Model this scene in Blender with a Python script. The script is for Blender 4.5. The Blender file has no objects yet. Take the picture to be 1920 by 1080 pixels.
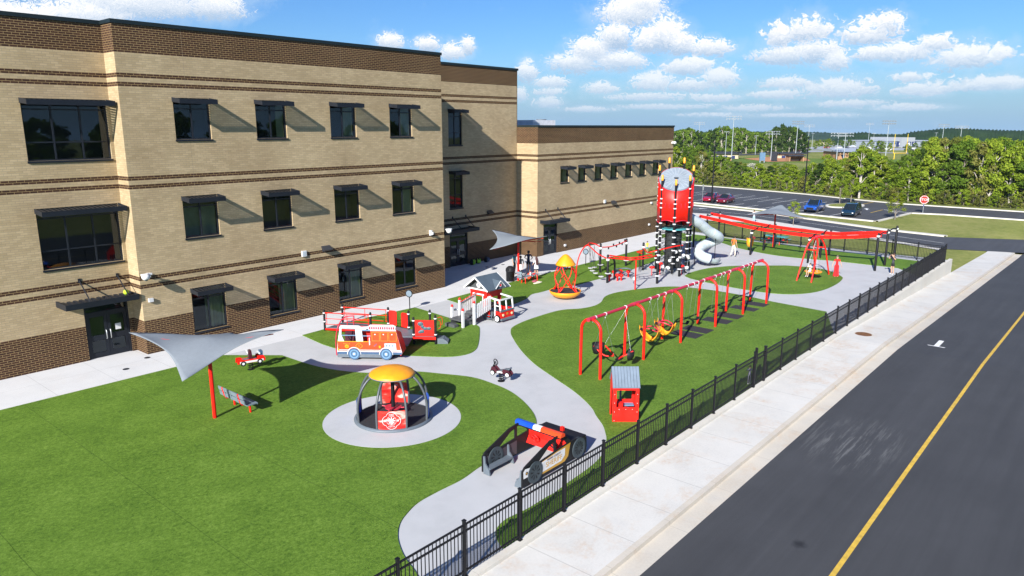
SKY_SAT=1.2; SKY_VAL=1.0; SKY_TINT=(.54,.86,1.34,1); EXPO=0.9; SKY_STR=.055; HAZE=.0001
import bpy, math, random
from mathutils import Vector, Matrix
PI=math.pi; R=math.radians
random.seed(11)
S=bpy.context.scene; COL=S.collection
# ---------------------------------------------------------------- camera of the survey
F=1370.0; HOR=237.0; VPX=2160.0; CH=11.0
PITCH=math.atan((540-HOR)/F); TH=math.atan((VPX-960)/math.hypot(F,540-HOR))
FW=Vector((math.cos(PITCH)*math.cos(TH),math.cos(PITCH)*math.sin(TH),-math.sin(PITCH)))
RT=Vector((math.sin(TH),-math.cos(TH),0)); UP=RT.cross(FW)
CAM=Vector((0,0,CH))
def ray(px,py): return FW*F+RT*(px-960)-UP*(py-540)
def at(px,py,z=0.0):
    r=ray(px,py); return CAM+r*((z-CH)/r.z)
def sm(a,b,x):
    t=max(0,min(1,(x-a)/(b-a))); return t*t*(3-2*t)
def road_z(x):
    return 0.0 if x<40 else (-0.0355*(x-40) if x<88 else -1.7)
def hz(x,y):
    z=road_z(x)
    if y>11.4:
        z=z*sm(70.3,80,x-0.13*(y-20))
    d=math.hypot(x,y)
    if d>450: z-=min(26,0.012*(d-450))
    return z
def gt(px,py,dz=0.0):
    z=0.0
    for i in range(14):
        p=at(px,py,z); z=hz(p.x,p.y)
    p.z+=dz; return p
# ---------------------------------------------------------------- mesh builder
class MB:
    def __init__(s): s.v=[];s.f=[];s.m=[];s.sm=[];s.mi=0;s.T=Matrix.Identity(4)
    def add(s,vs,fs,smooth=False):
        o=len(s.v); T=s.T
        s.v.extend([tuple(T@Vector(v)) for v in vs])
        for f in fs: s.f.append(tuple(i+o for i in f)); s.m.append(s.mi); s.sm.append(smooth)
        return s
    def box(s,x0,y0,z0,x1,y1,z1):
        return s.add([(x0,y0,z0),(x1,y0,z0),(x1,y1,z0),(x0,y1,z0),(x0,y0,z1),(x1,y0,z1),(x1,y1,z1),(x0,y1,z1)],
            [(0,3,2,1),(4,5,6,7),(0,1,5,4),(1,2,6,5),(2,3,7,6),(3,0,4,7)])
    def cb(s,c,d): return s.box(c[0]-d[0]/2,c[1]-d[1]/2,c[2]-d[2]/2,c[0]+d[0]/2,c[1]+d[1]/2,c[2]+d[2]/2)
    def bar(s,a,b,w,h=None):
        a=Vector(a);b=Vector(b);h=h or w;d=(b-a).normalized()
        x=d.cross(Vector((0,0,1)))
        if x.length<1e-4: x=Vector((1,0,0))
        x.normalize(); y=x.cross(d).normalized(); vs=[]
        for p in (a,b):
            for i,j in ((-1,-1),(1,-1),(1,1),(-1,1)): vs.append(p+x*(i*w/2)+y*(j*h/2))
        return s.add(vs,[(0,3,2,1),(4,5,6,7),(0,1,5,4),(1,2,6,5),(2,3,7,6),(3,0,4,7)])
    def quad(s,*p): return s.add(p,[tuple(range(len(p)))])
    def tube(s,pts,r,n=8,closed=False,cap=True):
        P=[Vector(p) for p in pts]; N=len(P)
        rr=r if isinstance(r,(list,tuple)) else [r]*N
        vs=[];fs=[];prev=None
        for i,p in enumerate(P):
            if closed: t=(P[(i+1)%N]-P[i-1]).normalized()
            else: t=((P[min(i+1,N-1)]-P[max(i-1,0)])).normalized()
            if prev is None:
                a=Vector((0,0,1)) if abs(t.z)<.9 else Vector((1,0,0))
                u=t.cross(a).normalized()
            else:
                u=(prev-t*prev.dot(t)).normalized()
            prev=u; w=t.cross(u)
            for k in range(n):
                an=2*PI*k/n; vs.append(p+(u*math.cos(an)+w*math.sin(an))*rr[i])
        for i in range(N if closed else N-1):
            j=(i+1)%N
            for k in range(n):
                l=(k+1)%n; fs.append((i*n+k,i*n+l,j*n+l,j*n+k))
        s.add(vs,fs,True)
        if cap and not closed:
            s.add(vs[:n],[tuple(reversed(range(n)))]); s.add(vs[-n:],[tuple(range(n))])
        return s
    def lathe(s,prof,n=16,c=(0,0,0),smooth=True,a0=0,a1=2*PI):
        full=abs(a1-a0-2*PI)<1e-6; k=n if full else n+1; vs=[];fs=[]
        for r,z in prof:
            for i in range(k):
                a=a0+(a1-a0)*i/n; vs.append((c[0]+r*math.cos(a),c[1]+r*math.sin(a),c[2]+z))
        for j in range(len(prof)-1):
            for i in range(n):
                l=(i+1)%k; fs.append((j*k+i,j*k+l,(j+1)*k+l,(j+1)*k+i))
        return s.add(vs,fs,smooth)
    def cyl(s,c,r,h,n=16,r2=None):
        r2=r if r2 is None else r2
        s.lathe([(r,0),(r2,h)],n,c)
        s.add([(c[0]+r*math.cos(2*PI*i/n),c[1]+r*math.sin(2*PI*i/n),c[2]) for i in range(n)],[tuple(reversed(range(n)))])
        s.add([(c[0]+r2*math.cos(2*PI*i/n),c[1]+r2*math.sin(2*PI*i/n),c[2]+h) for i in range(n)],[tuple(range(n))])
        return s
    def ball(s,c,r,n=12,m=8):
        r=r if isinstance(r,(tuple,list)) else (r,r,r); vs=[(c[0],c[1],c[2]-r[2])];fs=[]
        for j in range(1,m):
            ph=-PI/2+PI*j/m
            for i in range(n):
                a=2*PI*i/n; vs.append((c[0]+r[0]*math.cos(ph)*math.cos(a),c[1]+r[1]*math.cos(ph)*math.sin(a),c[2]+r[2]*math.sin(ph)))
        vs.append((c[0],c[1],c[2]+r[2])); t=len(vs)-1
        for i in range(n):
            fs.append((0,1+(i+1)%n,1+i)); fs.append((t,1+(m-2)*n+i,1+(m-2)*n+(i+1)%n))
            for j in range(m-2):
                a=1+j*n+i;b=1+j*n+(i+1)%n; fs.append((a,b,b+n,a+n))
        return s.add(vs,fs,True)
    def prism(s,poly,d0,d1,pl='xz'):
        def f(p,d): return {'xz':(p[0],d,p[1]),'yz':(d,p[0],p[1]),'xy':(p[0],p[1],d)}[pl]
        n=len(poly); vs=[f(p,d0) for p in poly]+[f(p,d1) for p in poly]
        fs=[(i,(i+1)%n,n+(i+1)%n,n+i) for i in range(n)]
        fs.append(tuple(reversed(range(n)))); fs.append(tuple(range(n,2*n)))
        return s.add(vs,fs)
    def mesh(s,name,mats):
        me=bpy.data.meshes.new(name); me.from_pydata(s.v,[],s.f)
        for m in (mats if isinstance(mats,(list,tuple)) else [mats]): me.materials.append(m)
        me.polygons.foreach_set('material_index',s.m); me.polygons.foreach_set('use_smooth',s.sm)
        me.update(); return me
    def build(s,name,mats,parent=None,loc=None,rz=0.0,fix=False):
        me=s.mesh(name,mats)
        if fix:
            import bmesh
            b=bmesh.new(); b.from_mesh(me); bmesh.ops.recalc_face_normals(b,faces=b.faces); b.to_mesh(me); b.free()
        o=bpy.data.objects.new(name,me); COL.objects.link(o)
        if parent: o.parent=parent
        if loc is not None: o.location=loc
        o.rotation_euler[2]=rz
        return o
def tag(o,label=None,cat=None,group=None,kind=None):
    if label: o['label']=label
    if cat: o['category']=cat
    if group: o['group']=group
    if kind: o['kind']=kind
    return o
def thing(name,label,cat,loc=(0,0,0),rz=0.0,group=None):
    o=bpy.data.objects.new(name,None); COL.objects.link(o); o.empty_display_size=.2
    o.location=loc; o.rotation_euler[2]=rz
    return tag(o,label,cat,group)
KIDS={}
def kids(o): return [c for c in o.children]
def dup(o,parent=None,label=None,loc=None,rz=None,sc=None):
    c=o.copy(); COL.objects.link(c)
    if parent: c.parent=parent
    for ch in list(o.children): dup(ch,c)
    if label: c['label']=label
    if loc is not None: c.location=loc
    if rz is not None: c.rotation_euler[2]=rz
    if sc is not None: c.scale=sc if isinstance(sc,(tuple,list)) else (sc,sc,sc)
    return c
def bez(p,n=12):
    P=[Vector(q) for q in p]; o=[]
    m=len(P)
    for i in range(m-1):
        a=P[max(i-1,0)];b=P[i];c=P[i+1];d=P[min(i+2,m-1)]
        for k in range(n):
            t=k/n; o.append(.5*((2*b)+(c-a)*t+(2*a-5*b+4*c-d)*t*t+(3*b-a-3*c+d)*t**3))
    o.append(P[-1]); return o
def text_into(mb,txt,size,xf,depth=.004,align='CENTER'):
    cu=bpy.data.curves.new('txt','FONT'); cu.body=txt; cu.size=size; cu.extrude=depth; cu.align_x=align; cu.align_y='CENTER'; cu.resolution_u=3
    o=bpy.data.objects.new('txt',cu); COL.objects.link(o)
    dg=bpy.context.evaluated_depsgraph_get(); me=bpy.data.meshes.new_from_object(o.evaluated_get(dg))
    T=mb.T; mb.T=T@xf
    mb.add([v.co.copy() for v in me.vertices],[tuple(p.vertices) for p in me.polygons]); mb.T=T
    bpy.data.objects.remove(o); bpy.data.curves.remove(cu); bpy.data.meshes.remove(me)
# ---------------------------------------------------------------- materials
class NT:
    def __init__(s,nt): s.t=nt
    def n(s,ty,ins=None,**kw):
        nd=s.t.nodes.new(ty)
        for k,v in kw.items(): setattr(nd,k,v)
        for k,v in (ins or {}).items():
            if isinstance(v,bpy.types.NodeSocket): s.t.links.new(v,nd.inputs[k])
            else: nd.inputs[k].default_value=v
        return nd
    def math(s,op,a,b=0.0,c=0.0):
        nd=s.t.nodes.new('ShaderNodeMath'); nd.operation=op
        for i,v in enumerate((a,b,c)):
            if isinstance(v,bpy.types.NodeSocket): s.t.links.new(v,nd.inputs[i])
            else: nd.inputs[i].default_value=v
        return nd.outputs[0]
    def mix(s,f,a,b,bt='MIX'):
        nd=s.t.nodes.new('ShaderNodeMix'); nd.data_type='RGBA'; nd.blend_type=bt
        for i,v in ((0,f),(6,a),(7,b)):
            if isinstance(v,bpy.types.NodeSocket): s.t.links.new(v,nd.inputs[i])
            else: nd.inputs[i].default_value=v if i==0 else c4(v)
        return nd.outputs[2]
    def ramp(s,f,stops,interp='LINEAR'):
        nd=s.t.nodes.new('ShaderNodeValToRGB'); r=nd.color_ramp; r.interpolation=interp
        while len(r.elements)<len(stops): r.elements.new(.5)
        for e,(p,c) in zip(r.elements,stops): e.position=p; e.color=c4(c)
        s.t.links.new(f,nd.inputs[0]); return nd.outputs[0]
    def noise(s,vec,scale,detail=4,rough=.55,dist=0.0):
        nd=s.n('ShaderNodeTexNoise',{'Scale':scale,'Detail':detail,'Roughness':rough,'Distortion':dist})
        if vec is not None: s.t.links.new(vec,nd.inputs['Vector'])
        return nd.outputs[0]
def c4(c):
    if isinstance(c,(int,float)): return (c,c,c,1)
    return tuple(c)+(1,) if len(c)==3 else tuple(c)
def newmat(name):
    m=bpy.data.materials.new(name); m.use_nodes=True; nt=m.node_tree
    b=nt.nodes['Principled BSDF']; return m,NT(nt),b
def lk(N,a,b): N.t.links.new(a,b)
def bump(N,b,h,strength,dist=.02):
    nd=N.n('ShaderNodeBump',{'Strength':strength,'Distance':dist,'Height':h}); lk(N,nd.outputs[0],b.inputs['Normal'])
MC={}
def pm(name,col,rough=.5,metal=0.0,var=.12,scale=3.0,spec=.5,coat=0.0,bmp=0.0,dirt=0.0):
    """a plain finish with slight mottling and wear so that no face is perfectly uniform"""
    if name in MC: return MC[name]
    m,N,b=newmat(name); tc=N.n('ShaderNodeTexCoord').outputs['Object']
    n1=N.noise(tc,scale,5,.6); lo=tuple(max(0,x*(1-var)) for x in col); hi=tuple(min(1,x*(1+var)) for x in col)
    cc=N.ramp(n1,[(.3,lo),(.7,hi)])
    if dirt:
        n2=N.noise(tc,scale*.6+.7,6,.7); cc=N.mix(N.math('MULTIPLY',N.ramp(n2,[(.5,0.0),(.75,1.0)]),dirt),cc,(.16,.13,.1))
    lk(N,cc,b.inputs['Base Color']); b.inputs['Metallic'].default_value=metal
    lk(N,N.math('MULTIPLY_ADD',n1,.18,rough-.09),b.inputs['Roughness'])
    b.inputs['Specular IOR Level'].default_value=spec; b.inputs['Coat Weight'].default_value=coat; b.inputs['Coat Roughness'].default_value=.06
    if bmp: bump(N,b,N.noise(tc,scale*12,3),bmp)
    MC[name]=m; return m
RED=pm('red_paint',(.72,.012,.006),.42,dirt=.05,spec=.35); CRIM=pm('crimson_paint',(.5,.02,.05),.35,coat=.2,dirt=.06)
REDP=pm('red_plastic',(.72,.014,.008),.5,bmp=.02,dirt=.06,spec=.3); BLK=pm('black_powder_coat',(.009,.009,.011),.5,spec=.22)
BLKP=pm('black_plastic',(.012,.012,.014),.55,bmp=.02,spec=.22); WHT=pm('white_paint',(.68,.68,.68),.4,dirt=.06); WHTP=pm('white_plastic',(.62,.62,.63),.45,dirt=.08)
GRYP=pm('grey_plastic',(.115,.14,.165),.5,bmp=.02); DGRY=pm('dark_grey_plastic',(.075,.08,.085),.55,bmp=.02); LGRY=pm('light_grey_plastic',(.47,.53,.57),.4,dirt=.08)
YEL=pm('yellow_plastic',(.82,.31,.01),.4,dirt=.08); ORG=pm('orange_paint',(.7,.06,.012),.4,dirt=.05); HOLD=pm('teal_grey_plastic',(.05,.1,.12),.5); TEAL=pm('teal_metal',(.06,.3,.33),.45)
BLU=pm('blue_paint',(.01,.07,.45),.4); LBLU=pm('light_blue_paint',(.13,.25,.38),.4); NAVY=pm('slate_blue_paint',(.05,.1,.18),.4)
STEEL=pm('galvanised_steel',(.45,.47,.48),.42,.7); BENCH=pm('grey_blue_coated_metal',(.17,.22,.26),.5); GOLD=pm('gold_vinyl',(.5,.27,.03),.4)
BRZ=pm('dark_bronze_aluminium',(.014,.017,.024),.45,.1,spec=.3); MAT=pm('black_rubber',(.022,.022,.025),.85,bmp=.3,scale=6); ROPE=pm('black_rope',(.02,.02,.02),.9)
MAROON=pm('maroon_plastic',(.06,.01,.02),.4); CHAIN=pm('steel_chain',(.4,.42,.43),.4,.8)
# ---------------------------------------------------------------- surface materials
def mk_turf(name,lo,hi,far):
    m,N,b=newmat(name); tc=N.n('ShaderNodeTexCoord').outputs['Object']
    mp=N.n('ShaderNodeMapping',{'Vector':tc,'Scale':(1,1.15,1),'Rotation':(0,0,.5)}).outputs[0]
    a=N.noise(mp,20,5,.85); c=N.noise(mp,.5,6,.75); d=N.noise(mp,7,6,.8)
    f=N.math('ADD',N.math('MULTIPLY',a,.45),N.math('ADD',N.math('MULTIPLY',c,.2),N.math('MULTIPLY',d,.35)))
    cc=N.ramp(f,[(.405,lo),(.51,hi),(.63,far)])
    xyz=N.n('ShaderNodeSeparateXYZ',{0:tc})      # roll seams of the carpet
    q=N.math('FRACT',N.math('DIVIDE',N.math('ADD',N.math('ADD',xyz.outputs[0],N.math('MULTIPLY',N.noise(tc,.6,2),.06)),500.4),3.66)); seam=N.math('MULTIPLY',N.math('LESS_THAN',q,.006),.5)
    cc=N.mix(seam,cc,(.02,.05,.006))
    lk(N,cc,b.inputs['Base Color']); b.inputs['Roughness'].default_value=.75; b.inputs['Specular IOR Level'].default_value=.2
    bump(N,b,N.noise(mp,34,4,.85),.8,.03); return m
TURF=mk_turf('artificial_turf',(.042,.096,.008),(.112,.205,.02),(.205,.315,.055))
def mk_grass(name,lo,mid,hi):
    m,N,b=newmat(name); tc=N.n('ShaderNodeTexCoord').outputs['Object']
    a=N.noise(tc,1.4,8,.75); c=N.noise(tc,.08,5,.6)
    f=N.math('ADD',N.math('MULTIPLY',a,.5),N.math('MULTIPLY',c,.5))
    lk(N,N.ramp(f,[(.35,lo),(.5,mid),(.65,hi)]),b.inputs['Base Color']); b.inputs['Roughness'].default_value=.9; b.inputs['Specular IOR Level'].default_value=.1
    bump(N,b,N.noise(tc,9,4,.8),.8,.08); return m
GRASS=mk_grass('mown_grass',(.12,.15,.035),(.21,.23,.06),(.32,.3,.11))
MEADOW=mk_grass('rough_meadow',(.06,.09,.02),(.11,.15,.035),(.18,.19,.06))
def mk_conc(name,base,var=.05,joint=0.0,jo=(0,0),stain=0.0,rough=.85,fine=14,jd=.75,jy=None):
    m,N,b=newmat(name); tc=N.n('ShaderNodeTexCoord').outputs['Object']
    a=N.noise(tc,.5,6,.65); c=N.noise(tc,fine,4,.7)
    f=N.math('ADD',N.math('MULTIPLY',a,.6),N.math('MULTIPLY',c,.4))
    cc=N.ramp(f,[(.3,tuple(x*(1-var*2) for x in base)),(.5,base),(.7,tuple(min(.95,x*(1+var)) for x in base))])
    if stain:
        s1=N.noise(tc,.45,6,.7,.6); s2=N.noise(tc,5,5,.7)
        k=N.math('MULTIPLY',N.ramp(s1,[(.5,0.0),(.68,1.0)]),N.ramp(s2,[(.4,.1),(.65,1.0)]))
        cc=N.mix(N.math('MULTIPLY',k,stain),cc,(.5,.3,.14))
        cc=N.mix(N.math('MULTIPLY',N.ramp(N.noise(tc,.9,5,.7),[(.5,0.0),(.75,1.0)]),.25),cc,(.42,.43,.43))
    if joint:
        xyz=N.n('ShaderNodeSeparateXYZ',{0:tc})
        def line(v,off,per):
            q=N.math('FRACT',N.math('DIVIDE',N.math('ADD',v,off+1000*per),per)); d=N.math('MINIMUM',q,N.math('SUBTRACT',1.0,q))
            return N.math('LESS_THAN',N.math('MULTIPLY',d,per),.011)
        l=line(xyz.outputs[0],jo[0],joint)
        l=N.math('MAXIMUM',l,line(xyz.outputs[1],jo[1],jy or joint))
        cc=N.mix(N.math('MULTIPLY',l,jd),cc,tuple(x*.45 for x in base))
    lk(N,cc,b.inputs['Base Color']); b.inputs['Roughness'].default_value=rough; b.inputs['Specular IOR Level'].default_value=.25
    bump(N,b,c,.15,.01); return m
CONC=mk_conc('walkway_concrete',(.58,.58,.58),.06,2.4,(0,.6),.12,jd=.45)
PATH=mk_conc('poured_rubber_path',(.45,.455,.46),.09,0,fine=45)
SIDEW=mk_conc('sidewalk_concrete',(.6,.58,.535),.08,2.0,(.3,50.0),.62,jd=.6,jy=200.0)
KERB=mk_conc('kerb_concrete',(.55,.5,.42),.08,3.0,(.7,50),.5,jd=.35,jy=200.0)
WALLC=mk_conc('retaining_wall_concrete',(.6,.57,.5),.07,3.0,(.2,50),.25,jd=.3,jy=200.0)
FARK=mk_conc('far_kerb_concrete',(.6,.57,.5),.06)
def mk_asph(name,base,scuff=0.0):
    m,N,b=newmat(name); tc=N.n('ShaderNodeTexCoord').outputs['Object']
    mp=N.n('ShaderNodeMapping',{'Vector':tc,'Scale':(.06,1.3,1)}).outputs[0]
    a=N.noise(mp,1.6,6,.7); c=N.noise(tc,55,3,.85); e=N.noise(tc,.3,6,.65)
    f=N.math('ADD',N.math('ADD',N.math('MULTIPLY',a,.35),N.math('MULTIPLY',c,.35)),N.math('MULTIPLY',e,.3))
    cc=N.ramp(f,[(.32,tuple(x*.7 for x in base)),(.5,base),(.68,tuple(x*1.35 for x in base))])
    if scuff:   # pale tyre scuffs left where cars turn
        mp2=N.n('ShaderNodeMapping',{'Vector':tc,'Rotation':(0,0,.35),'Scale':(.22,3.6,1)}).outputs[0]
        st=N.ramp(N.noise(mp2,2.2,6,.75),[(.5,0.0),(.72,1.0)])
        xyz=N.n('ShaderNodeSeparateXYZ',{0:tc})
        dx=N.math('DIVIDE',N.math('SUBTRACT',xyz.outputs[0],26.6),3.2); dy=N.math('DIVIDE',N.math('SUBTRACT',xyz.outputs[1],6.6),1.9)
        d=N.math('SUBTRACT',1.0,N.math('SQRT',N.math('ADD',N.math('MULTIPLY',dx,dx),N.math('MULTIPLY',dy,dy))))
        k=N.math('MULTIPLY',N.math('MAXIMUM',d,0.0),st); k=N.math('MINIMUM',N.math('MULTIPLY',k,scuff),.3)
        cc=N.mix(k,cc,(.3,.3,.29))
        # an oil drip in the lane
        ox=N.math('SUBTRACT',xyz.outputs[0],18.75); oy=N.math('SUBTRACT',xyz.outputs[1],5.72)
        od=N.math('SQRT',N.math('ADD',N.math('MULTIPLY',ox,ox),N.math('MULTIPLY',N.math('MULTIPLY',oy,oy),1.6)))
        od=N.math('ADD',od,N.math('MULTIPLY',N.noise(tc,6,4),.25))
        cc=N.mix(N.math('MULTIPLY',N.ramp(od,[(.2,1.0),(.42,0.0)]),.75),cc,(.012,.012,.014))
    lk(N,cc,b.inputs['Base Color']); b.inputs['Roughness'].default_value=.8; b.inputs['Specular IOR Level'].default_value=.35
    bump(N,b,c,.35,.01); return m
ASPH=mk_asph('road_asphalt',(.052,.053,.056),.9); ASPHF=mk_asph('car_park_asphalt',(.062,.064,.07))
LINEY=pm('yellow_line_paint',(.62,.4,.05),.7,dirt=.25,scale=5,var=.2); LINEW=pm('white_line_paint',(.72,.72,.7),.7,dirt=.25,scale=5)
# ---------------------------------------------------------------- the ground
def structure(name,mb,mat): return tag(mb.build(name,mat),kind='structure')
xs=[-60,-20]+[i for i in range(0,66,3)]+[66+.5*i for i in range(0,50)]+list(range(92,150,4))+[160,180,210,240,280,320,360,420,500,620,800,1000,1300,1700,2200,3000,4200]
ys=[-1500,-900,-500,-300,-180,-100,-60,-40,-25,-15,-8,0,5,9,11.25,11.38]+[14+3*i for i in range(12)]+[50,56,64,74,90,110,140,180,230,300,380,480,600,800,1100,1500,2100,3000]
g=MB(); V=[];FC=[]
for y in ys:
    for x in xs:
        z=hz(x,y)
        if y<11.3: z-=.2+(.3 if x<80 else 0)*(1-sm(70,80,x))
        elif x<70.2 and y<60: z=-.06
        elif x>80 and x<132 and y<80: z-=.035
        V.append((x,y,z))
n=len(xs)
for j in range(len(ys)-1):
    for i in range(n-1): FC.append((j*n+i,j*n+i+1,(j+1)*n+i+1,(j+1)*n+i))
g.add(V,FC,True); structure('ground',g,GRASS)
def sheet(name,pts,mat,dz=0.004,raw=False):
    g=MB(); P=[Vector((p[0],p[1],(p[2] if len(p)>2 else 0)+dz)) for p in pts]
    import bmesh
    me=bpy.data.meshes.new(name); b=bmesh.new(); f=b.faces.new([b.verts.new(p) for p in P]); bmesh.ops.triangulate(b,faces=[f]); bmesh.ops.recalc_face_normals(b,faces=b.faces)
    for q in b.faces:
        if q.normal.z<0: q.normal_flip()
    b.to_mesh(me); b.free(); me.materials.append(mat)
    o=bpy.data.objects.new(name,me); COL.objects.link(o); return tag(o,kind='structure')
def slab(name,P,mat,z0=-.02,z1=.03):
    m=MB(); q=[P[0]]
    for p in P[1:]:
        if math.hypot(p[0]-q[-1][0],p[1]-q[-1][1])>.01: q.append(p)
    if math.hypot(q[0][0]-q[-1][0],q[0][1]-q[-1][1])<.01: q.pop()
    m.prism(q,z0,z1,'xy'); return tag(m.build(name,mat,fix=True),kind='structure')
def smooth_px(pts,n=4):
    P=[Vector((p.x,p.y,0)) for p in (at(*q) for q in pts)]
    return bez(P,n)
# the paved play court and the walkway along the school
m=MB(); m.box(-12,11.45,-.2,70.0,33.12,0.0); structure('play_path',m,PATH)
m=MB(); m.box(-12,33.12,-.2,71.6,41.3,0.002); structure('walkway',m,CONC)
def turf(pts,n=4,extra_front=(),extra_back=()):
    P=smooth_px(pts,n); P=[Vector(p+(0,)) for p in extra_front]+P+[Vector(p+(0,)) for p in extra_back]
    return slab('turf',[(p.x,p.y) for p in P],TURF)
FY=11.46
turf([(529,667),(567,680),(600,689),(640,696),(690,700),(740,698),(783,697.5),(829,701.7),(885,708),(925,720.4),(954,733),(975,747.5),(991.7,764),(1003,781),(1005,800),(990,830),(955,855),(915,870),(899.4,876),(866,899.4),(823,921),(784.4,942.8),(760.3,966.8),(749.5,983.7),(746,1003),(748.3,1019.8),(755.5,1039),(765,1054.7),(777,1070),(786,1085)],4,
     extra_front=((-12,33.1),(16.9,33.1)),extra_back=((8.6,FY),(-12,FY)))
turf([(948,1032),(938,1022),(931,1010),(929,998),(935,987),(947,976),(960,969),(989,955),(1025,933),(1040,925),(1065,906),(1102,880),(1124,860),(1133,842),(1137,824),(1135,811.5),(1130,797),(1118,780),(1107.6,762.6),(1079,736),(1040,709),(1002.5,682.7),(977,657),(961,633),(957.5,622),(962,613.5),(985.6,602),(1028,588),(1056,581.5),(1089.8,579),(1114,574),(1127,567),(1134,557),(1151.6,550),(1186,544),(1231.5,539),(1271,538),(1310,541.6),(1350,547),(1406,557),(1445.5,565.6),(1490.5,574),(1549.6,585)],4,
     extra_front=((11.9,FY),),extra_back=((40.2,FY),))
turf([(1283.5,517.7),(1293.4,512),(1321.6,504.5),(1350,500.8),(1378,499),(1414.5,498.6),(1462,498.4),(1480,498.7),(1530,503),(1560,510),(1578,519),(1579,524),(1569,532.6),(1546.8,543),(1518.6,549.5),(1479,552),(1434,548.7),(1378,540),(1321.6,529),(1293.4,522),(1283.5,517.7)][:-1],4)
def P3(px,py): p=at(px,py); return (p.x,p.y)
turf([(1285,452),(1320,453),(1351,455),(1382,464.7),(1444,477.4),(1497.5,484),(1564,489.5),(1636,497.5),(1684,503)],4,extra_front=((69.9,37.2),(66,37.2)),extra_back=((60.3,FY),(67.6,FY),(67.8,14.2)))
a=[P3(838,561.6),P3(949,532),P3(1060,504),P3(1126,487.4),P3(1200,469),P3(1232,460.5)]
b_=smooth_px([(1250,474),(1225,491),(1212,495.5),(1194,502),(1181,506.7),(1156,509.5),(1146,514),(1135,520),(1112.5,526),(1084,534),(1060,538),(1036,542),(1014,548),(997,552),(988.5,559),(975,566),(960,571),(930,577),(880,576)],4)
slab('turf',[(x,y) for x,y in a]+[(p.x,p.y) for p in b_],TURF)
a=[P3(567,629),P3(690,596),P3(778,577),P3(800,583.5),P3(850,599)]
b_=smooth_px([(880,605.5),(897,612),(899.5,622),(897,645),(890,658),(870,666),(836,669.4),(774.5,667.5),(700,664),(640,656),(605,646)],4)
slab('turf',[(x,y) for x,y in a]+[(p.x,p.y) for p in b_],TURF)
# round pad under the dome carousel
m=MB(); m.cyl((17.05,20.62,.005),2.62,.031,72); structure('paving',m,PATH)
# the retaining kerb under the fence, the sidewalk, the kerb and the road, stepping down along the slope
def strip(name,y0,y1,top,mat,x0=-30,x1=92,bot=None,z0=None):
    """a long slab between two lines along the road, following its fall"""
    g=MB(); X=[x0]+[x for x in range(int(x0)+4,int(x1),4)]+[40,88,x1]; X=sorted(set(X)); X=[x for x in X if x<=x1]
    vs=[];fs=[]
    for x in X:
        t=top(x); b=bot(x)
        vs+= [(x,y0,b),(x,y0,t),(x,y1,t),(x,y1,b)]
    for i in range(len(X)-1):
        a=4*i;c=a+4
        fs+=[(a,c,c+1,a+1),(a+1,c+1,c+2,a+2),(a+2,c+2,c+3,a+3)]
    fs+=[(0,1,2,3),tuple(len(vs)-4+k for k in (3,2,1,0))]
    g.add(vs,fs); o=g.build(name,mat,fix=True); return tag(o,kind='structure')
rz=road_z
wallm=strip('retaining_wall',11.2,11.45,lambda x:.1,WALLC,x1=70.2,bot=lambda x:rz(x)-.3)
strip('sidewalk',9.06,11.2,rz,SIDEW,bot=lambda x:rz(x)-.25,x1=90)
strip('kerb',8.88,9.06,lambda x:rz(x)+.004,KERB,bot=lambda x:rz(x)-.25,x1=90)
strip('gutter',8.28,8.88,lambda x:rz(x)-.135,KERB,bot=lambda x:rz(x)-.3,x1=90)
strip('road',-9,8.28,lambda x:rz(x)-.131,ASPH,bot=lambda x:rz(x)-.4,x1=100)
strip('road_line',4.5,4.63,lambda x:rz(x)-.127,LINEY,bot=lambda x:rz(x)-.1295,x1=84)
ar=MB()   # turn arrow painted on the lane
ar.T=Matrix.Translation((42.35,6.95,rz(42.35)-.124))@Matrix.Rotation(R(180),4,'Z')
ar.add([(-1.2,-.12,0),(.1,-.12,0),(.1,-.42,0),(1.1,0,0),(.1,.42,0),(.1,.12,0),(-1.2,.12,0)],[(0,1,2,3,4,5,6)]); structure('road_arrow',ar,LINEW)
mh=MB(); mh.cyl((41.55,10.35,rz(41.55)+.002),.42,.012,28); mh.mi=1; mh.lathe([(.42,.004),(.5,.004)],28,(41.55,10.35,rz(41.55)+.001))
structure('manhole_cover',mh,[pm('rusty_iron',(.2,.09,.035),.8,.3,.4,12,bmp=.3),KERB])
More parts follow.
